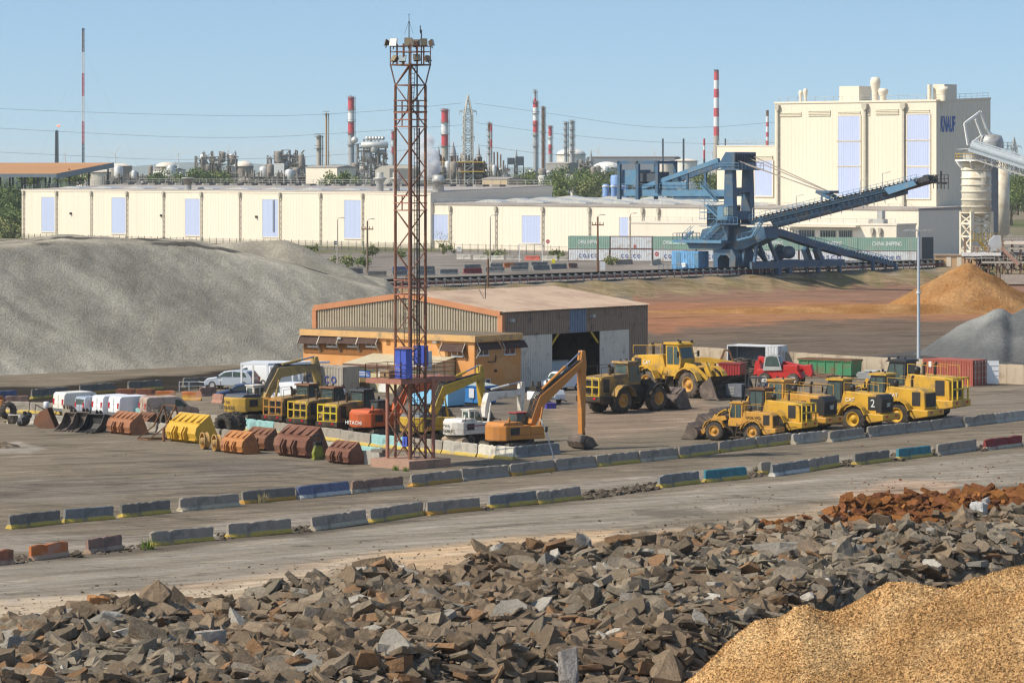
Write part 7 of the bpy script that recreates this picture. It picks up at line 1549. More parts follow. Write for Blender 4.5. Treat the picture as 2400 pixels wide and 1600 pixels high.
# white canopy frame
p = gp(565,938); t = T('canopy_frame','white flat canopy on square posts over a parked van','canopy',gp(566,925),ang((.95,-.2))); PO = MATS['van_white']
for x, y in ((0,0),(2.6,0),(0,4),(2.6,4),(4.7,1.5)): MB().beam((x,y,0),(x,y,2.9),.16).build('post',PO,t)
b = MB(); b.add([(-.1,-.1,2.85),(2.7,-.1,2.85),(7.5,5,2.85),(-.1,4.2,2.85),(-.1,-.1,3.08),(2.7,-.1,3.08),(7.5,5,3.08),(-.1,4.2,3.08)],[(0,3,2,1),(4,5,6,7),(0,1,5,4),(1,2,6,5),(2,3,7,6),(3,0,4,7)]); b.build('roof',PO,t); MB().bx(2.8,5.6,2.0,2.1,0,2.8).build('side_screen',CWHT,t)
# open container full of tyres
p = gp(1702,874); t = container(gp(1704,866), ang((.80,-.45)), 6.06, CWHT, 'pale open sided container sheltering stacked tyres by the concrete wall', H=2.7); 
for ch in list(t.children):
    if ch.name.startswith('side_panel'): bpy.data.objects.remove(ch)
b = MB(); b.corr((6,2.4),(.06,2.4),.16,2.58,.36,.05); b.corr((.03,2.4),(.03,.1),.16,2.58,.36,.05); b.build('rear_panel',mat('container_slate',(.2,.24,.28),.6,.1),t); b = MB(); b.corr((4.6,-.02),(6.0,-.02),.16,2.58,.3,.05); b.corr((6.05,0),(6.05,2.4),.16,2.58,.3,.05); b.build('side_panel',CWHT,t)
tm = MB(); tm.lathe([(.26,0),(.46,0),(.52,.06),(.52,.2),(.46,.26),(.26,.26),(.26,0)],(0,0,0),18); tm.lathe([(.525,.09),(.525,.17)],(0,0,0),9); TYM = None
k = 0
for (px, py, n) in ((1716,868,4),(1727,869,5),(1739,873,6),(1751,876,6),(1772,872,5),(1783,872,5),(1765,880,3)):
    p = gp(px,py)
    for q in range(n):
        if TYM is None: o = tm.build('tyre',TYRE,None); TYM = o
        else: o = TYM.copy(); S.collection.objects.link(o)
        o.location = (p.x+random.uniform(-.05,.05), p.y, .27*q+.002); o.rotation_euler = (0,0,random.uniform(0,6)); tag(o,'worn black tyre in the stacks before the open pale container','tyre','tyres stacked before the open container')
# small red box and yellow fork arm behind the biggest loader
p = gp(1684,886); t = T('red_skip','small red ribbed box behind the bucket of the biggest loader','skip',p,ang((.9,-.4))); b = MB(); b.corr((0,0),(2.4,0),.1,1.5,.3,.05); b.bx(0,2.4,.02,1.6,.1,1.5); b.build('body',mat('box_red',(.33,.03,.03),.5,.08),t); MB().bx(-.1,2.5,-.1,1.7,1.5,1.62).build('rim',mat('rim_red',(.25,.04,.03),.6),t); 
p = gp(1655,880); t = T('lifting_jib','yellow jib attachment with a triangular rusty frame behind the biggest loader','attachment',p,ang((.95,-.3))); b = MB(); b.prism([(-1.5,1.0),(-1.4,1.9),(.2,1.95),(3.2,1.5),(3.2,1.25),(.3,1.35)],-.4,.4); b.bx(-1.3,-.7,-.5,.5,0,1.1); b.bx(.5,1.0,-.4,.4,0,1.4); b.build('jib',CATY,t); b = MB(); b.path([(1.6,0,1.7),(2.0,0,2.7),(2.5,0,2.7),(2.9,0,1.6)],.18); b.build('frame',RUST,t)
# grey plank stack and scrap
p = gp(2008,886); t = T('panel_stack','stack of grey concrete slabs beside the green skip','stack',p,ang((.9,-.43))); rn = random.Random(2)
for k in range(3): MB().bx(rn.uniform(-.1,.1),3.6+rn.uniform(-.2,.2),0,1.5,.22*k,.22*k+.2).build('slab',mat('slab_pale',(.3,.31,.31),.8,.1,1),t)
b = MB(); b.cyl((.8,.3,.75),(3.4,.6,.75),.12,n=7); b.cyl((.6,.8,.75),(3.0,.9,.78),.12,n=7); b.build('pipe',GALV,t)
p = gp(1890,885); t = T('scrap_heap','low tangle of rusty bars and pale offcuts in front of the green skip','scrap',p); b = MB(); rn = random.Random(8)
for k in range(26): a = rn.uniform(-.5,.5); x = rn.uniform(-1.5,2.5); y = rn.uniform(-.8,.8); L = rn.uniform(.6,2.4); b.beam((x,y,.08+rn.random()*.5),(x+L*math.cos(a),y+L*math.sin(a),.08+rn.random()*.4),.08)
b.build('bar',mat('scrap_rust',(.25,.15,.1),.9,.4,2),t)
# concrete block wall behind
wa = wp(1604,860,382); wa.z = 0; wb = wp(2440,905,344.5); wb.z = 0; t = T('concrete_wall','long pale precast concrete wall between the yard and the sand heaps','wall',wa,ang(wb-wa)); L = (wb-wa).length; n = 24; WC = mat('wall_concrete',(.46,.38,.28),.85,.08,.5,dirt=(.26,.2,.15),amt=.3,dsc=.5)
for k in range(n): dz = rng.uniform(-.05,.05); MB().bx(L*k/n+.02,L*(k+1)/n-.02,-.25,.25,-.1,1.95+dz).build('wall_panel',WC,t)
# notice board and leaning prop by the orange excavator
p = gp(1183,1053); t = T('notice_board','blank white notice board on two posts before the orange excavator','sign',p,ang((.98,-.2))); MB().bx(-.02,.82,-.06,-.02,.75,1.85).build('board',CW,t); MB().beam((.06,0,0),(.06,0,1.9),.07).build('post',GALV,t); MB().beam((.74,0,0),(.74,0,1.9),.07).build('post',GALV,t)
p = gp(1301,1083); t = T('leaning_prop','thin grey prop leaning up from the roadside barrier toward the orange excavator','pole',p); k_ = p.y/F; MB().path([(0,0,0),((1280-1301)*k_,1,(1083-1012)*k_),((1266-1301)*k_,2,(1083-985)*k_)],.07).build('pole',GALV,t); MB().beam(((1280-1301)*k_,1,(1083-1014)*k_),((1282-1301)*k_,1,(1083-1002)*k_),.2).build('clamp',DARK,t)
p = gp(517,942); t = T('small_sign','small white plate on a thin rusty post by the grey hatchback','sign',gp(517,931)); MB().beam((0,0,0),(0,0,1.9),.05).build('post',RUST,t); MB().bx(-.2,.2,-.05,-.02,1.55,1.8).build('plate',CW,t)
t = T('site_rail','low galvanised guard rail standing by the dark concrete block','railing',gp(420,916)); railing(t,[(0,0,0),(1.9,.3,0),(2.6,-.6,0)],.9,.9,.06,CWHT)
# ---------------------------------------------------------------- concrete barriers
CG = (.30,.265,.22); YF = (.46,.335,.08)
def bmat(key):
    base = {'grey':CG,'dark':(.19,.175,.15),'pale':(.40,.37,.32),'white':(.6,.56,.47),'blue':(.14,.165,.26),'teal':(.06,.2,.24),'mint':(.28,.48,.47),'red':(.24,.05,.05),'rust':(.3,.12,.07),'orange':(.45,.15,.05),'pink':(.4,.22,.16),'brown':(.25,.16,.125),'coral':(.6,.16,.12),'slate':(.2,.205,.2)}
    a, _, f = key.partition('/')
    foot = {'y':YF,'w':(.5,.48,.43),'o':(.45,.25,.06),'p':(.42,.36,.26),'b':(.38,.26,.18)}.get(f)
    return mat('barrier_'+key.replace('/','_'), base[a], .85, .14, 1.2, dirt=tuple(v*.55+.03 for v in base[a]) if a not in ('orange',) else (.42,.24,.17), amt=.3, dsc=1.1, foot=(foot,.26 if f != 'o' or a != 'orange' else .5) if foot else None, bump=.25, bsc=9)
NAMEC = {'grey':'grey','dark':'dark grey','pale':'pale grey','white':'white','blue':'blue','teal':'teal blue','mint':'mint green','red':'dark red','rust':'rusty red','orange':'orange','pink':'pinkish','brown':'brown','coral':'coral red','slate':'slate grey'}
NAMEF = {'y':' with a yellow foot','w':' with a white foot','o':' with an ochre foot','p':' with a pale foot','b':' with a sandy foot','':''}
ORD = 'first second third fourth fifth sixth seventh eighth ninth tenth eleventh twelfth thirteenth fourteenth fifteenth sixteenth seventeenth eighteenth nineteenth twentieth twenty-first twenty-second twenty-third twenty-fourth twenty-fifth twenty-sixth twenty-seventh'.split()
def barrier(p0, p1, key, label, group, z=0.0, H=.86, seed=0):
    a, c = gp(*p0, z), gp(*p1, z); L = (c-a).length; rz = ang(c-a); rn = random.Random(seed or int(p0[0]*7+p0[1])); n = max(6,int(L/.28)); pr = [(0,0),(.0,.09),(.16,.3),(.21,H-.05),(.25,H),(.37,H),(.41,H-.05),(.46,.3),(.62,.09),(.62,0)]; vs = []; m = len(pr)
    for i in range(n+1):
        x = L*i/n; e = i in (0,n); nick = rn.random() < .16 or e
        for j, (y, q) in enumerate(pr):
            dz = -abs(rn.gauss(0,.012))-(rn.uniform(.0,.11) if nick and 3 <= j <= 6 else 0) if 2 < j < 7 else 0; dy = rn.gauss(0,.008)+(rn.uniform(0,.06)*(1 if y < .31 else -1) if nick and j in (1,2,7,8) else 0)
            dx = (rn.uniform(0,.09)*(1 if i == 0 else -1)+( .0)) if e else 0
            vs.append((x+dx,y+dy,q+dz))
    b = MB(); b.add(vs, [(i*m+j,i*m+j+1,(i+1)*m+j+1,(i+1)*m+j) for i in range(n) for j in range(m-1)]+[list(range(m))[::-1],[n*m+j for j in range(m)]])
    b.f = [f[::-1] for f in b.f]
    o = b.build('concrete_barrier', bmat(key), None, a, rz); o.rotation_euler = (rn.gauss(0,.008),rn.gauss(0,.004),rz+rn.gauss(0,.01)); return tag(o, label, 'barrier', group)
def row(lst, where, group, z=0.0, H=.86):
    cnt = {}
    for i, (x0,y0,x1,y1,key) in enumerate(lst):
        a, _, f = key.partition('/'); barrier((x0,y0),(x1,y1),key,NAMEC[a]+' barrier'+NAMEF[f]+', '+ORD[i]+(' from left ' if len(lst) > 1 else ' ')+where,group,z,H)
R1 = [(27.6,1240.3,148.8,1226.7,'dark/y'),(156.5,1226,273.4,1216,'slate/y'),(289,1213.5,407,1202,'dark/y'),(426.5,1199,567.6,1186,'grey/p'),(573,1181.6,699.4,1170,'dark/o'),(704.5,1170,826,1157.4,'blue/w'),(831,1156.5,951,1144.6,'brown/p'),(969,1141,1085,1127.5,'grey/o'),(1087.5,1126.8,1199,1115.7,'grey'),(1201.8,1115.7,1307,1103.6,'grey/o'),(1307.5,1103.6,1403,1093.6,'grey'),(1404,1094,1503.6,1083,'grey/y'),(1504.5,1083.6,1597,1073,'grey/p'),(1598,1074,1691,1061,'grey/y'),(1691.6,1060.6,1777.7,1049,'grey/y'),(1778,1049,1863,1039,'grey/y'),(1864,1041.6,1949,1032,'pale/p'),(1950,1036,2032,1024.5,'grey/p'),(2040,1024.5,2102,1017,'grey'),(2103,1017,2187,1008.5,'grey'),(2188,1008.5,2265.6,999,'grey'),(2266.7,1000,2336,991.5,'grey'),(2337,992,2412,983,'pale')]
R2 = [(-25,1327.5,39,1321,'rust/b'),(78.7,1314.7,166.7,1303,'orange/b'),(212.6,1299,295.5,1287,'brown/b'),(359,1280.7,508,1265.8,'grey/y'),(537.8,1262.4,685.4,1248.8,'grey/y'),(737.7,1244.6,865,1227.6,'grey/p'),(875,1226,1000,1206,'grey/y'),(1007,1208,1132,1195,'grey/o'),(1153,1191.8,1263.6,1181,'slate/y'),(1265,1181.8,1366.8,1169,'grey/y'),(1551.8,1143.6,1644.6,1131.8,'slate/y'),(1657.4,1131,1755,1121.7,'teal/y'),(1788,1112,1812,1109,'grey/y'),(1816,1116.7,1898,1104,'slate/w'),(1899,1104.5,1972,1092,'grey/y'),(2008.6,1090.7,2089.7,1080,'dark/y'),(2110.7,1078.4,2187,1068,'teal/y'),(2203.7,1067.7,2294.3,1054.7,'grey'),(2314.6,1055.5,2401.5,1045,'red/p')]
row(R1, 'in the longer roadside row', 'barriers in the longer roadside row'); row(R2, 'in the nearest roadside row', 'barriers in the nearest roadside row')
xb = [4,66,130.5,198,268,338,412,486,560,636,714,791,864,946,1032,1115,1201]; yb = lambda x: lerp_tab([(4,966),(198,972.7),(338,984.4),(504,1000.7),(634,1016.6),(767,1032.6),(863,1046),(1032,1061.8),(1114,1070.5),(1201,1078)],x)
kb = ['grey/y','grey/y','grey/y','white/y','mint/y','grey/y','grey/y','grey/y','mint/y','grey/y','grey/y','grey/y','mint/y','grey/y','pale/y','white/y']
row([(xb[i]+.7,yb(xb[i]),xb[i+1]-.7,yb(xb[i+1]),kb[i]) for i in range(16)], 'in the sunlit bucket row', 'sunlit barriers behind the loose buckets', 0, 1.0)
xf = [12,82,150,220,292,364,438,512,590,668,748,838,888]; kf = ['pale','pale','grey','pale','grey','pale','grey','grey','pale','grey','pale','mint']
row([(xf[i]+2,yb(xf[i])+26,xf[i+1]-2,yb(xf[i+1])+26,kf[i]) for i in range(12)], 'in the low bucket row', 'low barriers against the loose buckets', 0, .8)
row([(1211,1073.5,1316,1064,'slate')], 'and only one before the orange excavator tracks', 'single barriers', 0, .9)
row([(-30,941,44,936.5,'blue'),(78.7,935.5,164,928,'dark/y'),(191,925,275,919.6,'dark/o'),(304,916,384,911,'dark/y'),(433,908,510,903.6,'dark')], 'in the row beyond the vans', 'dark barriers beyond the parked vans', 0, .95)
row([(-20,950,12,949,'orange/b'),(14,949,67,948,'brown/b'),(274,932,319,931,'rust'),(320,932,364,931,'rust'),(364,936.5,412,936,'orange/o'),(424,938.5,472,938.8,'orange/o'),(473,929,512,926,'brown'),(494,944,520,945,'pink')], 'among orange blocks beyond the vans', 'orange blocks beyond the vans', 0, .85)
row([(1070,607.5,1104,607.5,'white'),(1109,608.5,1142.8,608.5,'white'),(1147.5,609,1182,609,'white'),(1186.4,609.5,1224,609.5,'pale'),(1230,610,1266,610,'coral'),(1270,610.5,1306,610.5,'white'),(1311,611,1347,611,'pale'),(1353,611.5,1390,611.5,'pale'),(1396,612,1432,612,'white'),(1970,621,2030,620,'white'),(2090,620,2140,619.5,'white')], 'in the far white row', 'far white barriers before the warehouse', TZ, .95)
row([(812,642,852,641,'dark'),(863,648.5,907,648,'dark'),(921.4,646.7,957,646,'slate'),(979.4,645.4,1021.6,644.6,'slate'),(1032.6,643.5,1074.8,642.8,'slate'),(1088.8,641.5,1131,640.5,'red'),(1138.8,638.5,1183.7,638,'slate'),(1198,635.4,1239,634.8,'slate'),(1250.9,633.6,1289.6,632.5,'slate'),(1294,631,1331,629.5,'slate'),(1334,628.5,1355,628,'brown'),(1444,620.5,1484,619,'grey'),(1530,622,1552,618,'pale')], 'in the terrace road row', 'dark barriers on the terrace road', TZ, 1.0)
row([(921,637,957,636.4,'blue'),(984,636,1020,635.4,'slate'),(1090,632,1128,631,'slate'),(1142,629.5,1180,629,'slate'),(1183,628,1208,627.5,'orange'),(1200,627,1240,626.4,'slate'),(1247,625.5,1285,624.5,'slate')], 'in the terrace road rear row', 'rear line of barriers on the terrace road', TZ, 1.0)

# ---------------------------------------------------------------- loose buckets, tyres and attachments
BRN = mat('bucket_brown', (.20,.095,.055), .7, .15, .8, dirt=(.12,.07,.05), amt=.35); BRO = mat('bucket_orange_rust', (.42,.175,.05), .6, .15, .8, dirt=(.26,.11,.055), amt=.35); RSB = mat('bucket_rust_orange', (.30,.125,.055), .65, .15, .8, dirt=(.2,.09,.05), amt=.3); BKY = mat('bucket_yellow', (.55,.33,.035), .5, .06, .7, dirt=(.4,.24,.05), amt=.2); RSD = mat('bucket_dark_rust', (.165,.075,.05), .7, .2, .8, dirt=(.22,.12,.08), amt=.3)
hB = Vector((.76,.65)); GB = 'loose buckets laid out along the barriers'
def bucket(px, py, W, s, m, label, h=hB, ear=True):
    p = gp(px,py); t = T('loader_bucket', label, 'bucket', p, ang(h), GB); a, r, e, _ = bucket_mesh(W, s); a.build('shell', m, t); r.build('rib', m, t); e.build('hinge_ear', m, t)
    MB().beam((-.2*s,-W*.46,.22*s),(-.2*s,W*.46,.22*s),.1*s).build('wear_bar', m, t); return t
bucket(284,1017,3.4,1.05,RSB,'rust orange loader bucket between black buckets and the rusty frame'); bucket(334,1005,2.0,.8,BRN,'small brown bucket partly behind the rust orange one')
bucket(432,1036,4.2,1.30,BKY,'large bright yellow loader bucket lying on its back in the row'); bucket(600,1054,3.0,1.0,BRN,'brown bucket standing behind the orange one',hB); bucket(548,1062,2.9,.98,BRO,'orange painted bucket with rusty bottom between tyre and brown bucket'); bucket(688,1070,4.1,1.35,RSD,'largest dark rust bucket with tall ribs near the tower'); bucket(796,1086,2.8,.95,RSD,'dark brown bucket nearest to the tower slab')
# excavator buckets
def ebucket(px, py, s, W, label, h, m=STEEL):
    p = gp(px,py); t = T('excavator_bucket', label, 'bucket', p, ang(h), 'black excavator buckets beside the vans'); pr = [(1.0,.02),(.35,.0),(-.2,.12),(-.5,.5),(-.5,.95),(-.25,1.2),(-.2,1.15),(-.42,.92),(-.42,.53),(-.15,.2),(.35,.07),(1.0,.07)]; pr = [(x*s,z*s) for x, z in pr]; b = MB(); b.prism(pr,-W/2,W/2); ot = [(x*s,z*s) for x, z in [(1.0,.02),(.35,.0),(-.2,.12),(-.5,.5),(-.5,.95),(-.25,1.2),(-.05,1.1),(.25,.55)]]
    for y in (-W/2,W/2-.05): b.prism(ot,y,y+.05)
    b.build('shell',m,t); b = MB()
    for y in (-.22,.18): b.prism([(-.5*s,.9*s),(-.25*s,1.2*s),(-.3*s,1.45*s),(-.5*s,1.4*s),(-.62*s,1.1*s)],y,y+.06)
    b.build('hinge_ear',m,t); b = MB()
    for k in range(4): y = -W/2+.12+(W-.24)*k/3; b.prism([(.95*s,.02),(1.25*s,.04),(.95*s,.12*s)],y-.06,y+.06)
    b.build('tooth',m,t)
hX = Vector((-.55,-.83))
ebucket(162,1008,1.25,1.2,'narrow black excavator bucket, first of three',hX); ebucket(190,1009,1.3,1.4,'mid width black excavator bucket, second of three',hX); ebucket(222,1012,1.25,1.9,'wide black excavator bucket on a pallet, third of three',hX,BLKP)
p = gp(148,1000); t = T('blade_plate','bent grey steel coupler plate leaning behind the black buckets','attachment',p,ang((.5,-.8))); MB().prism([(0,0),(-.2,1.5),(.3,1.85),(1.0,1.75),(1.5,1.4),(1.2,0)],0,.12).build('plate',mat('plate_grey',(.28,.24,.18),.6,.2,1),t); b = MB(); [b.cyl((x,-.1,1.75),(x,.22,1.75),.14,n=10) for x in (.25,.9,1.3)]; b.build('lug',STEEL,t)
p = gp(100,1001); t = bucket(96,1002,1.0,1.0,BRN,'brown open bucket turned sideways holding black machine parts',Vector((.95,-.3)))
p = gp(108,990); t = T('hose_reel','black engine part with a white drum on top standing in the brown bucket','machine part',p+Vector((0,0,.25))); b = MB(); b.lathe([(.1,0),(.32,.1),(.28,.6),(.2,.9),(0,.95)],(0,0,0),12); b.beam((0,0,.8),(-.9,0,1.3),.08); b.beam((-.9,0,1.3),(-.95,0,.6),.06); b.cyl((.2,0,.3),(.75,.1,.05),.12,n=8); b.build('body',BLKP,t); MB().lathe([(.2,.95),(.24,.97),(.24,1.5),(.2,1.55),(0,1.55)],(.02,0,0),14).build('drum',CW,t)
def tyre(px, py, r, w_, lean, yaw, label, name='big_tyre', z=0):
    p = gp(px,py); t = T(name,label,'tyre',p,yaw); b = MB(); b.M = Matrix.Translation((0,0,z)) @ Matrix.Rotation(lean,4,'X')
    b.lathe([(r*.5,-w_/2),(r*.9,-w_/2),(r*.98,-w_*.36),(r*.98,w_*.36),(r*.9,w_/2),(r*.5,w_/2),(r*.5,-w_/2)],(0,0,r if abs(lean) < 1 else 0),26,'y'); b.build('carcass',TYRE,t); b = MB(); b.M = Matrix.Translation((0,0,z)) @ Matrix.Rotation(lean,4,'X'); c0 = Vector((0,0,r if abs(lean) < 1 else 0))
    for k in range(30): a = 2*PI*k/30; d = Vector((math.cos(a),0,math.sin(a))); e = Vector((-d.z,0,d.x)); q = (k % 2)*2-1; b.beam(c0+d*r*.985+Vector((0,q*w_*.47,0)), c0+d*r*.985+Vector((0,q*w_*.05,0))+e*r*.16, r*.09, r*.07, d)
    b.build('tread',TYRE,t); return t
tyre(532,1022,.93,1.0,-.12,ang((-.85,.53)),'huge black tyre with deep tread lying behind the orange bucket'); tyre(552,1016,.9,.95,-.1,ang((-.85,.53)),'second huge black tyre close behind the first one')
tyre(365,1003,.85,.5,-.1,ang((.5,-.86)),'black tyre held upright in the rusty A frame'); tyre(386,1008,.85,.42,-.1,ang((.5,-.86)),'dark tyre with pale cog rim in the rusty A frame')
tyre(20,982,.75,.6,-.15,.6,'worn grey tyre stub at the left edge by the pallet'); tyre(34,992,.6,.7,1.5,.4,'reddish tractor tyre lying flat by the pallet',z=.35)
p = gp(352,1030); t = T('rusty_frame','tall rusty A frame rack standing between the buckets','rack',p,ang((.76,-.65))); b = MB()
for x in (0,1.35): b.path([(x-.9,-.6,.05),(x,.4,1.1),(x+.25,1.3,2.75),(x+.35,1.9,.1)],.1); b.beam((x-.9,-.6,.08),(x+.35,1.9,.08),.1)
b.path([(.25,1.3,2.75),(1.6,1.3,2.75)],.1); b.path([(-.9,-.6,.08),(.45,-.6,.08)],.1); b.path([(.3,1.9,.1),(1.7,1.9,.1)],.1); b.build('frame_bar',RUST,t); b = MB(); b.cyl((2.2,-.6,0),(2.2,-.6,1.1),.12,n=8); b.build('stub_post',RUST,t)
for i, (px, py) in enumerate(((480,1052),(508,1057))):
    p = gp(px,py); t = T('steel_ring',('ochre ring shaped wheel rim next to the yellow bucket','second ochre wheel rim, between the first rim and the orange bucket')[i],'ring',p,ang((.82,.35)) ); b = MB(); b.lathe([(.58,-.22),(.66,-.24),(.66,-.16),(.6,-.12),(.6,.12),(.66,.16),(.66,.24),(.58,.22),(.58,-.22)],(0,0,.66),26,'x'); b.build('ring',mat('rim_ochre',(.42,.24,.07),.6,.12,1),t); b = MB(); b.lathe([(.0,-.3),(.25,-.3),(.25,.35),(.57,.2)],(0,0,.66),16,'x'); b.build('hub',mat('rim_dull',(.3,.19,.08),.7,.15,1),t)
p = gp(746,1077); t = T('hydraulic_breaker','lime yellow hydraulic coupler with black hoses standing between rusty buckets','attachment',p,.4); b = MB(); b.prism([(-.35,0),(-.45,.5),(-.25,1.1),(.2,1.15),(.35,.5),(.3,0)],-.25,.25); b.bx(-.45,.4,-.35,.35,0,.15); b.build('body',mat('coupler_lime',(.24,.26,.03),.5,.25,1.5,dirt=(.07,.06,.03),amt=.5),t); b = MB(); b.bx(-.3,.25,-.3,.3,1.1,1.35); b.path([(-.2,0,1.3),(-.4,.1,1.75),(.1,.1,1.9),(.4,0,1.5)],.09); b.path([(.1,-.2,1.3),(.3,-.2,1.7),(-.2,-.2,1.8)],.08); b.build('hose',BLKP,t)
p = gp(8,990); t = T('pallet','wooden pallet with scrap at the left edge of the bucket row','pallet',p,.1); b = MB(); [b.bx(0,1.9,y,y+.16,.14,.18) for y in (0,.25,.5,.75,1.0)]; [b.bx(x,x+.12,0,1.16,0,.14) for x in (0,.9,1.78)]; b.build('board',mat('pallet_wood',(.36,.27,.16),.8,.2,2),t)
p = gp(58,998); t = T('engine_part','black bagged engine part beside the brown open bucket','machine part',p); b = MB(); b.ico((0,0,.55),.5,2,(.95,.8,1.05)); b.ico((.3,.1,.9),.32,2); b.ico((-.3,0,.35),.4,2); b.cyl((0,0,.2),(0,-.1,1.25),.15,n=8); b.build('body',BLKP,t); b = MB(); b.cyl((-.2,-.3,.2),(-.3,-.5,1.1),.05,n=6); b.build('rod',GALV,t)
p = gp(5,975); t = T('orange_machine','orange machine with a black frame cut by the left edge','machine',p); b = MB(); b.prism([(-1.8,.3),(-1.8,1.5),(.0,1.4),(.1,.3)],-.5,.5); b.build('body',EXO,t); b = MB(); b.path([(.1,-.4,.2),(.15,-.4,1.2),(.75,-.4,1.3),(.8,-.4,.2)],.08); b.build('frame',DARK,t)
p = gp(850,1082); t = T('concrete_block','broken pale concrete block beside the tower slab','block',gp(843,1086),rzb); b = MB(); b.prism([(0,0),(0,.95),(.8,1.0),(1.9,.9),(2.0,0)],0,.9); b.build('block',bmat('pale'),t); MB().bx(1.1,2.2,.0,.8,.92,1.12).build('cap',bmat('dark'),t)
# weeds on the verges
for i, (px, py, h, m, lab) in enumerate(((346,1287,.95,0,'bright green grass tuft between two nearest barriers'),(927,1102,.5,0,'weed growing at the left face of the tower slab'),(951,1104,.45,0,'small weed at the front corner of the tower slab'),(1772,1108,.7,1,'dry weed tuft right of the teal barrier'),(2196,1066,.8,1,'tall dry weed between the teal and grey barriers'),(2213,1002,.5,1,'grey weed at the foot of a barrier near the loaders'),(614,1178,.8,2,'dry stalks before a dark barrier in the longer row'))):
    p = gp(px,py); b = MB(); rn = random.Random(i); vs = []; fs = []
    for q in range(90):
        a = rn.uniform(0,6.28); r = rn.random()*h*.5; o = Vector((math.cos(a)*r,math.sin(a)*r*.7,0)); d = Vector((math.cos(a)*.5*rn.random(),math.sin(a)*.4*rn.random(),1)).normalized()*h*rn.uniform(.5,1); s_ = Vector((-math.sin(a),math.cos(a),0))*.018; k = len(vs); vs += [o-s_,o+s_,o+d]; fs.append((k,k+1,k+2))
    b.add(vs,fs); tag(b.build('weed_tuft',[mat('grass_green',(.13,.2,.03),.7,.3,3),mat('weed_dry',(.14,.13,.06),.8,.3,3),mat('stalk_straw',(.4,.33,.18),.8,.2,3)][m],None,p),lab,'weed')
# ---------------------------------------------------------------- rubble of broken slag slabs
cr = [(-300,1478),(0,1450),(150,1452),(250,1412),(420,1405),(560,1392),(760,1352),(880,1325),(1000,1335),(1150,1305),(1300,1300),(1360,1285),(1500,1275),(1620,1240),(1700,1222),(1800,1218),(1930,1215),(1990,1172),(2060,1152),(2150,1148),(2250,1140),(2300,1134),(2400,1142),(2700,1110)]
fr_ = [(-300,1800),(1000,1690),(1400,1628),(1560,1598),(1750,1545),(1900,1490),(2000,1450),(2200,1400),(2700,1300)]
def band(x, y):
    px = CX+x/y*F; yc = (CH-1.6)*F/(lerp_tab(cr,px)-HZ); yf = CH*F/(lerp_tab(fr_,px)-HZ); return px, yc, yf
def hR(x, y):
    px, yc, yf = band(x, y); e = fbm(x*.22,y*.22,11)*1.6
    f = ss(-.5,5.5,y-yf+e)*ss(-2.2,1.5,yc+.4-y+e*.5)
    return f*(1.55+.75*fbm(x*.13,y*.11,2)+.25*fbm(x*.5,y*.5,5))
def rcol(x, y, rnd):
    px, yc, yf = band(x, y); py = HZ+(CH-1.4)*F/y
    rust = max(ss(1880,2010,px+rnd.gauss(0,15))*ss(14,-6,py-(1198+(2400-px)*.11)), .8*ss(70,15,abs(px-1800))*ss(30,6,py-1228), .75*ss(70,20,abs(px-1345))*ss(45,15,py-1275))
    q = fbm(x*.1,y*.1,20)+rnd.gauss(0,.32)+(.25 if px > 1700 else -.05)
    c = Vector((.2,.148,.1)).lerp(Vector((.238,.2,.15)), ss(-.3,.7,q))
    if rnd.random() < .09: c = Vector((.26,.155,.085))
    if rnd.random() < .035: c = Vector((.34,.31,.265))
    if rust > .05 and rnd.random() < rust: c = Vector((.27,.115,.035)).lerp(Vector((.15,.06,.03)), rnd.random())
    return c*rnd.uniform(.62,1.2)
def hull(rnd, dims, n):
    bm = bmesh.new()
    for q in range(n):
        v = Vector((rnd.gauss(0,1),rnd.gauss(0,1),rnd.gauss(0,1))).normalized(); v = Vector((abs(v.x)**.7*math.copysign(1,v.x),abs(v.y)**.7*math.copysign(1,v.y),abs(v.z)**.3*math.copysign(1,v.z)))*rnd.uniform(.7,1.0); bm.verts.new((v.x*dims[0],v.y*dims[1],v.z*dims[2]))
    r = bmesh.ops.convex_hull(bm, input=bm.verts); bmesh.ops.delete(bm, geom=[g for g in r['geom_interior'] if isinstance(g, bmesh.types.BMVert)], context='VERTS'); return bm
def slab(rnd, a, b_, th):
    """broken plate: uneven outline, both faces flat but not parallel"""
    bm = bmesh.new(); n = rnd.randint(5,8); ph = rnd.uniform(0,6); tx, ty = rnd.gauss(0,.35)*th, rnd.gauss(0,.35)*th; up = []; dn = []
    for k in range(n):
        t = ph+2*PI*(k+rnd.uniform(-.28,.28))/n; r = rnd.uniform(.72,1.1); x, y = a*r*math.cos(t), b_*r*math.sin(t); sh = rnd.uniform(.82,1.08)
        up.append(bm.verts.new((x,y,th*rnd.uniform(.75,1.1)+tx*x/a+ty*y/b_))); dn.append(bm.verts.new((x*sh+rnd.gauss(0,.04),y*sh+rnd.gauss(0,.04),-th*rnd.uniform(.7,1.1))))
    bmesh.ops.convex_hull(bm, input=bm.verts); return bm
def rough(bm, rnd, amt, cuts=2):
    bmesh.ops.subdivide_edges(bm, edges=bm.edges[:], cuts=cuts, use_grid_fill=True); o = Vector((rnd.uniform(0,99),0,0))
    for v in bm.verts: v.co += v.co.normalized()*amt*(noise.noise(v.co*2.2+o)+.6*noise.noise(v.co*5.5+o)) + Vector((0,0,amt*.5*noise.noise(v.co*4+o)))
    bmesh.ops.triangulate(bm, faces=bm.faces[:])
rnd = random.Random(77); TPL = []
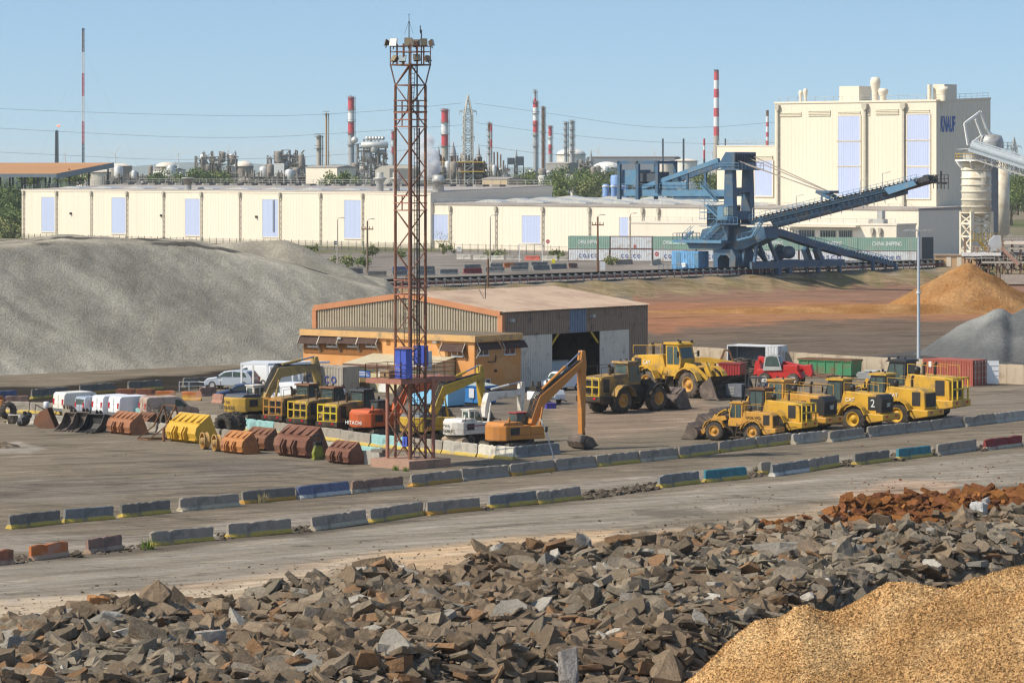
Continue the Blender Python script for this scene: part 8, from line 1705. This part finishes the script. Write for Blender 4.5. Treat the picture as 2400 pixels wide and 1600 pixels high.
for q in range(22):
    d = (rnd.uniform(.75,1.1),rnd.uniform(.5,.85),rnd.choice((.07,.09,.12,.15,.2,.32))); bm = slab(rnd, d[0], d[1], d[2]) if q < 17 else hull(rnd, (d[0],d[1],max(.35,d[2])), rnd.randint(9,14)); bmesh.ops.triangulate(bm, faces=bm.faces[:]); rough(bm, rnd, .028 if q < 17 else .07, 1); bm.verts.ensure_lookup_table(); bm.verts.index_update()
    TPL.append((np.array([tuple(v.co) for v in bm.verts],'f'), np.array([[v.index for v in f.verts] for f in bm.faces],'i'))); bm.free()
RM = heap_mat('broken_slag', True, sc=3, grain=5.5, var=.2, bump=.85, dist=.12)
def place():
    while True:
        px = rnd.uniform(-180,2560); t_ = rnd.random(); yc = (CH-1.6)*F/(lerp_tab(cr,px)-HZ); yf = CH*F/(lerp_tab(fr_,px)-HZ); y = yf-1+(yc+1.6-yf)*t_; x = (px-CX)/F*y
        if y > 128: return x, y
def pose(): return (Matrix.Rotation(rnd.uniform(0,6.28),3,'Z') @ Matrix.Rotation(rnd.gauss(.2,.36),3,'X') @ Matrix.Rotation(rnd.gauss(-.12,.34),3,'Y') @ Matrix.Rotation(rnd.uniform(0,6.28),3,'Z'))
VV = []; FF = []; CC = []; off = 0
nx, ny = 260, 130
gv = []; gc = []
for j in range(ny):
    for i in range(nx):
        px = -260+2960*i/(nx-1); yc = (CH-1.6)*F/(lerp_tab(cr,px)-HZ); yf = CH*F/(lerp_tab(fr_,px)-HZ); y = yf-2.5+(yc+4.5-yf)*j/(ny-1); x = (px-CX)/F*y; z = hR(x,y); gv.append((x,y,z-.12+.12*fbm(x*1.5,y*1.5,4))); gc.append(rcol(x,y,rnd)*.75)
ii = np.arange(nx-1); gf = []
for j in range(ny-1):
    a = j*nx+ii; gf.append(np.stack([a,a+1,a+nx+1],1)); gf.append(np.stack([a,a+nx+1,a+nx],1))
VV.append(np.array(gv,'f')); FF.append(np.concatenate(gf)); CC.append(np.array([tuple(c) for c in gc],'f')); off = len(gv)
for q in range(24000):
    x, y = place(); px, yc, yf = band(x,y); u = rnd.random(); s_ = (.12+.8*u**2.9)*(1.15 if px < 1500 else .9) if q < 17000 else rnd.uniform(.05,.14); P_, f_ = TPL[rnd.randrange(len(TPL))]; m = np.array(pose())*s_; v = P_ @ m.T.astype('f')+np.array((x,y,hR(x,y)+s_*.16-.02),'f'); VV.append(v); FF.append(f_+off); off += len(v); CC.append(np.tile(np.array(tuple(rcol(x,y,rnd)),'f'),(len(v),1)))
def npmesh(name, VV, FF, CC, m):
    V = np.concatenate(VV); Fc_ = np.concatenate(FF).astype('i'); C = np.concatenate(CC); me = bpy.data.meshes.new(name); me.vertices.add(len(V)); me.vertices.foreach_set('co', V.ravel()); k = Fc_.shape[1]; me.loops.add(Fc_.size); me.loops.foreach_set('vertex_index', Fc_.ravel()); me.polygons.add(len(Fc_)); me.polygons.foreach_set('loop_start', np.arange(len(Fc_),dtype='i')*k); me.materials.append(m); me.polygons.foreach_set('use_smooth', np.zeros(len(Fc_),bool)); me.update(calc_edges=True); me.validate()
    a = me.color_attributes.new('Col','FLOAT_COLOR','POINT'); q = np.ones((len(V),4),'f'); q[:,:3] = C; a.data.foreach_set('color', q.ravel()); o = bpy.data.objects.new(name, me); S.collection.objects.link(o); return o
tag(npmesh('rubble', VV, FF, CC, RM), 'broken slag rubble filling the long heap across the foreground', 'rubble', kind='stuff')
# the largest pieces, each an object of its own
def rock(x, y, z, s_, dims, col, label, group='large slabs in the rubble heap', m3=None, name='slag_rock', rg=.09):
    bm = slab(rnd, dims[0], dims[1], dims[2]*.8) if dims[2] < .35 else hull(rnd, dims, rnd.randint(12,20)); rough(bm, rnd, rg*.55 if dims[2] < .35 else rg, 3); me = bpy.data.meshes.new(name); m3 = (m3 or pose()).to_4x4() @ Matrix.Scale(s_,4)
    bmesh.ops.transform(bm, matrix=m3, verts=bm.verts); bm.to_mesh(me); bm.free(); me.materials.append(RM); o = bpy.data.objects.new(name, me); S.collection.objects.link(o); o.location = (x,y,z); colattr(o, [col*rnd.uniform(.93,1.07) for v in me.vertices]); return tag(o, label, 'rock', group)
SP = [(915,1322,1.0,(1.0,.75,.75),(.5,.47,.41),'big whitish boulder on the crest of the rubble, the brightest one',.0),(1362,1292,1.15,(.55,.4,1.1),(.24,.225,.2),'tall upright grey slab standing out of the rubble crest',.0),(135,1444,.85,(1.1,.8,.6),(.42,.35,.28),'rounded pale boulder at the left end of the rubble crest',.0),(232,1428,.95,(.9,.2,.75),(.40,.2,.085),'orange tilted slab on the left part of the rubble crest',.0),(1333,1530,.95,(.6,.5,1.05),(.27,.25,.235),'speckled blue white boulder low in the rubble centre',.0),(2312,1196,.9,(.35,.2,1.1),(.38,.37,.35),'thin pale slab sticking up like a fin at the right of the rubble',.0),(2290,1205,.8,(.8,.6,.8),(.45,.44,.42),'white jagged boulder beside the upright fin slab',.0),(430,1490,1.5,(1.2,.5,.28),(.36,.33,.29),'long pale slab lying across the left rubble',.0),(570,1385,.8,(.9,.5,.5),(.15,.12,.09),'dark slab leaning on the crest left of the whitish boulder',.0),(1480,1420,.9,(.9,.8,.7),(.19,.165,.14),'brown square boulder in the middle of the rubble',.0),(1985,1290,1.0,(1.0,.5,.4),(.33,.31,.28),'pale layered block right of the rubble middle',.0),(2005,1345,1.0,(1.0,.8,.6),(.22,.18,.14),'big brown block above the wood chip heap',.0),(1820,1290,1.8,(1.3,.7,.25),(.25,.225,.19),'widest flat slab sloping down in the right rubble',.0),(255,1470,.8,(.8,.7,.7),(.4,.37,.33),'white crusted boulder below the orange slab',.0)]
for px, py, s_, d, c, lab, _ in SP:
    y = (CH-1.7)*F/(py-HZ); x = (px-CX)/F*y; px_, yc, yf = band(x,y); rock(x,y,max(.9,hR(x,y))+.15,s_,d,Vector(c),lab,None,Matrix.Rotation(rnd.uniform(-.4,.4),3,'Z') @ Matrix.Rotation(rnd.uniform(-.25,.3),3,'X'))
n_ = 0
while n_ < 280:
    x, y = place(); px = CX+x/y*F; u = rnd.random(); s_ = .55+.75*u**2; c = rcol(x,y,rnd); rusty = c.x > c.z*2.9; grey = c.x < c.z*1.72; s_ *= .6 if rusty else 1
    rock(x, y, hR(x,y)+.22*s_, s_, (rnd.uniform(.8,1.15),rnd.uniform(.5,.85),rnd.choice((.09,.11,.14,.18,.24,.33,.45,.6))), c, ('rust coloured' if rusty else 'grey' if grey else 'brown')+' broken slab among the large pieces of the foreground rubble', ('rust' if rusty else 'grey' if grey else 'brown')+' large slabs in the rubble heap'); n_ += 1
# scattered crumbs on the road by the heap
VV = []; FF = []; CC = []; off = 0
for q in range(900):
    px = rnd.uniform(-100,2450); py = lerp_tab(cr,px)-abs(rnd.gauss(0,26))-6 if rnd.random() < .8 else rnd.uniform(1000,1330); p = gp(px,py); s_ = .04+.1*rnd.random()**3; P_, f_ = TPL[rnd.randrange(len(TPL))]; v = P_ @ (np.array(pose())*s_).T.astype('f')+np.array((p.x,p.y,s_*.2),'f'); VV.append(v); FF.append(f_+off); off += len(v); CC.append(np.tile(np.array(tuple(rcol(p.x,p.y,rnd)*.8),'f'),(len(v),1)))
for (x0,y0,x1,y1,n) in ((170,1308,350,1288,70),(508,1268,540,1263,30),(688,1252,736,1246,60),(1368,1172,1550,1146,520),(1000,1206,1010,1206,20),(1132,1198,1152,1195,40),(1755,1122,1790,1116,80),(1975,1096,2008,1092,90),(2090,1084,2110,1080,60),(2188,1070,2204,1068,50),(2295,1058,2314,1056,50),(40,1322,78,1316,40)):
    for q in range(n):
        f = rnd.random(); p = gp(x0+(x1-x0)*f+rnd.gauss(0,4), y0+(y1-y0)*f-rnd.uniform(0,13)); s_ = .08+.28*rnd.random()**2; P_, f_ = TPL[rnd.randrange(len(TPL))]; v = P_ @ (np.array(pose())*s_).T.astype('f')+np.array((p.x,p.y,s_*.2),'f'); VV.append(v); FF.append(f_+off); off += len(v); CC.append(np.tile(np.array((.13,.105,.08),'f')*rnd.uniform(.6,1.3),(len(v),1)))
tag(npmesh('road_debris', VV, FF, CC, RM), 'crumbs of slag and earth scattered on the road and between the barriers', 'debris', kind='stuff')
# ---------------------------------------------------------------- wood chips in the near corner
ch = [(1480,1680),(1617,1602),(1734,1493),(1772,1465),(1799,1457),(1822,1459),(1845,1444),(1868,1426),(1891,1423),(1937,1440),(1956,1442),(2002,1421),(2086,1373),(2136,1371),(2220,1386),(2270,1367),(2327,1350),(2400,1333),(2600,1290),(3000,1230)]
def hW(x, y):
    yc = 141.5+.8*fbm(x*.2,2.2); px = CX+x/141*F; z = CH-(lerp_tab(ch,px)-HZ)/F*141
    zs = CH-(lerp_tab([(1480,1650),(1617,1590),(1800,1480),(2100,1390),(2400,1325),(3000,1230)], px)-HZ)/F*141; d = yc-y; z = zs+(z-zs)*math.exp(-(max(0,d)/1.6)**2); zz = z-(.36*d) if d > 0 else z-.02*d*d-(.75*(-d) if d < -.8 else .45*d*d)
    m = 2.0*math.exp(-((y-135.2-.05*(x-20))/2.2)**2)*ss(14,24,x); zz += m*.8
    zz += .17*fbm(x*.34,y*.34,1)*ss(0,2.5,abs(d)+.6)+.07*fbm(x*1.6,y*1.6,5)
    return max(zz, -.4)
def cW(x, y, r): 
    q = fbm(x*.3,y*.3,6); return Vector((.51,.31,.135)).lerp(Vector((.62,.415,.205)), ss(-.35,.45,q))*r
VV = []; FF = []; CC = []; nx, ny = 330, 250; X0, X1, Y0, Y1 = 3, 34, 120, 145.5
gx, gy = np.meshgrid(np.linspace(X0,X1,nx), np.linspace(Y0,Y1,ny)); H_ = np.array([[hW(x,y) for x in gx[0]] for y in gy[:,0]],'f')
g0 = np.stack([gx.ravel(),gy.ravel(),H_.ravel()],1).astype('f'); cc = np.array([tuple(cW(x,y,rnd.uniform(.7,1.05))) for x,y,_ in g0],'f'); ii = np.arange(nx-1); gf = []
for j in range(ny-1): a = j*nx+ii; gf.append(np.stack([a,a+1,a+nx+1,a+nx],1))
gf = np.concatenate(gf); keep = g0[gf][:,:,2].max(1) > -.3; gf = gf[keep]
n = 170000; u = rng.random(n)*(X1-X0)+X0; v = 130.5+rng.random(n)*13.5; fx = (u-X0)/(X1-X0)*(nx-1); fy = (v-Y0)/(Y1-Y0)*(ny-1); i0 = np.clip(fx.astype(int),0,nx-2); j0 = np.clip(fy.astype(int),0,ny-2); a = fx-i0; b_ = fy-j0
h = H_[j0,i0]*(1-a)*(1-b_)+H_[j0,i0+1]*a*(1-b_)+H_[j0+1,i0]*(1-a)*b_+H_[j0+1,i0+1]*a*b_; ok = h > -.05; u, v, h = u[ok], v[ok], h[ok]; n = len(u)
c = np.stack([u,v,h+rng.random(n)*.05],1); d1 = rng.normal(size=(n,3)); d1[:,2] *= .6; d1 /= np.linalg.norm(d1,axis=1)[:,None]; d2 = np.cross(d1, rng.normal(size=(n,3))); d2 /= np.linalg.norm(d2,axis=1)[:,None]; l1 = (.024+.04*rng.random(n)**2)[:,None]; l2 = (.012+.014*rng.random(n))[:,None]
q = np.stack([c-d1*l1-d2*l2, c+d1*l1-d2*l2, c+d1*l1+d2*l2, c-d1*l1+d2*l2],1).reshape(-1,3).astype('f'); base = cc[(np.clip(np.round(fy[ok]).astype(int),0,ny-1)*nx+np.clip(np.round(fx[ok]).astype(int),0,nx-1))]*(.7+.8*rng.random(n))[:,None]
VV = [g0, q]; FF = [gf, np.arange(len(q)).reshape(-1,4)+len(g0)]; CC = [cc, np.repeat(base,4,0).astype('f')]
tag(npmesh('chip_heap', VV, FF, CC, heap_mat('wood_chips', True, sc=1.4, grain=9, var=.22, bump=.8, dist=.06)), 'golden wood chip heap in the near corner in front of the rubble', 'heap')

# ---------------------------------------------------------------- thin spring haze
hb = MB(); hb.bx(-9200,9200,-350,18600,-10,118); hz = hb.build('haze', None)
hm = bpy.data.materials.new('haze_air'); hm.use_nodes = True; hn = hm.node_tree.nodes; hn.remove(hn['Principled BSDF']); hv = hn.new('ShaderNodeVolumePrincipled')
hv.inputs['Color'].default_value = (.82,.91,.97,1); hv.inputs['Density'].default_value = 6.2e-5; hm.node_tree.links.new(hv.outputs[0], hn['Material Output'].inputs['Volume'])
hz.data.materials.clear(); hz.data.materials.append(hm); tag(hz, 'thin pale blue haze over the plain', 'haze', kind='stuff')
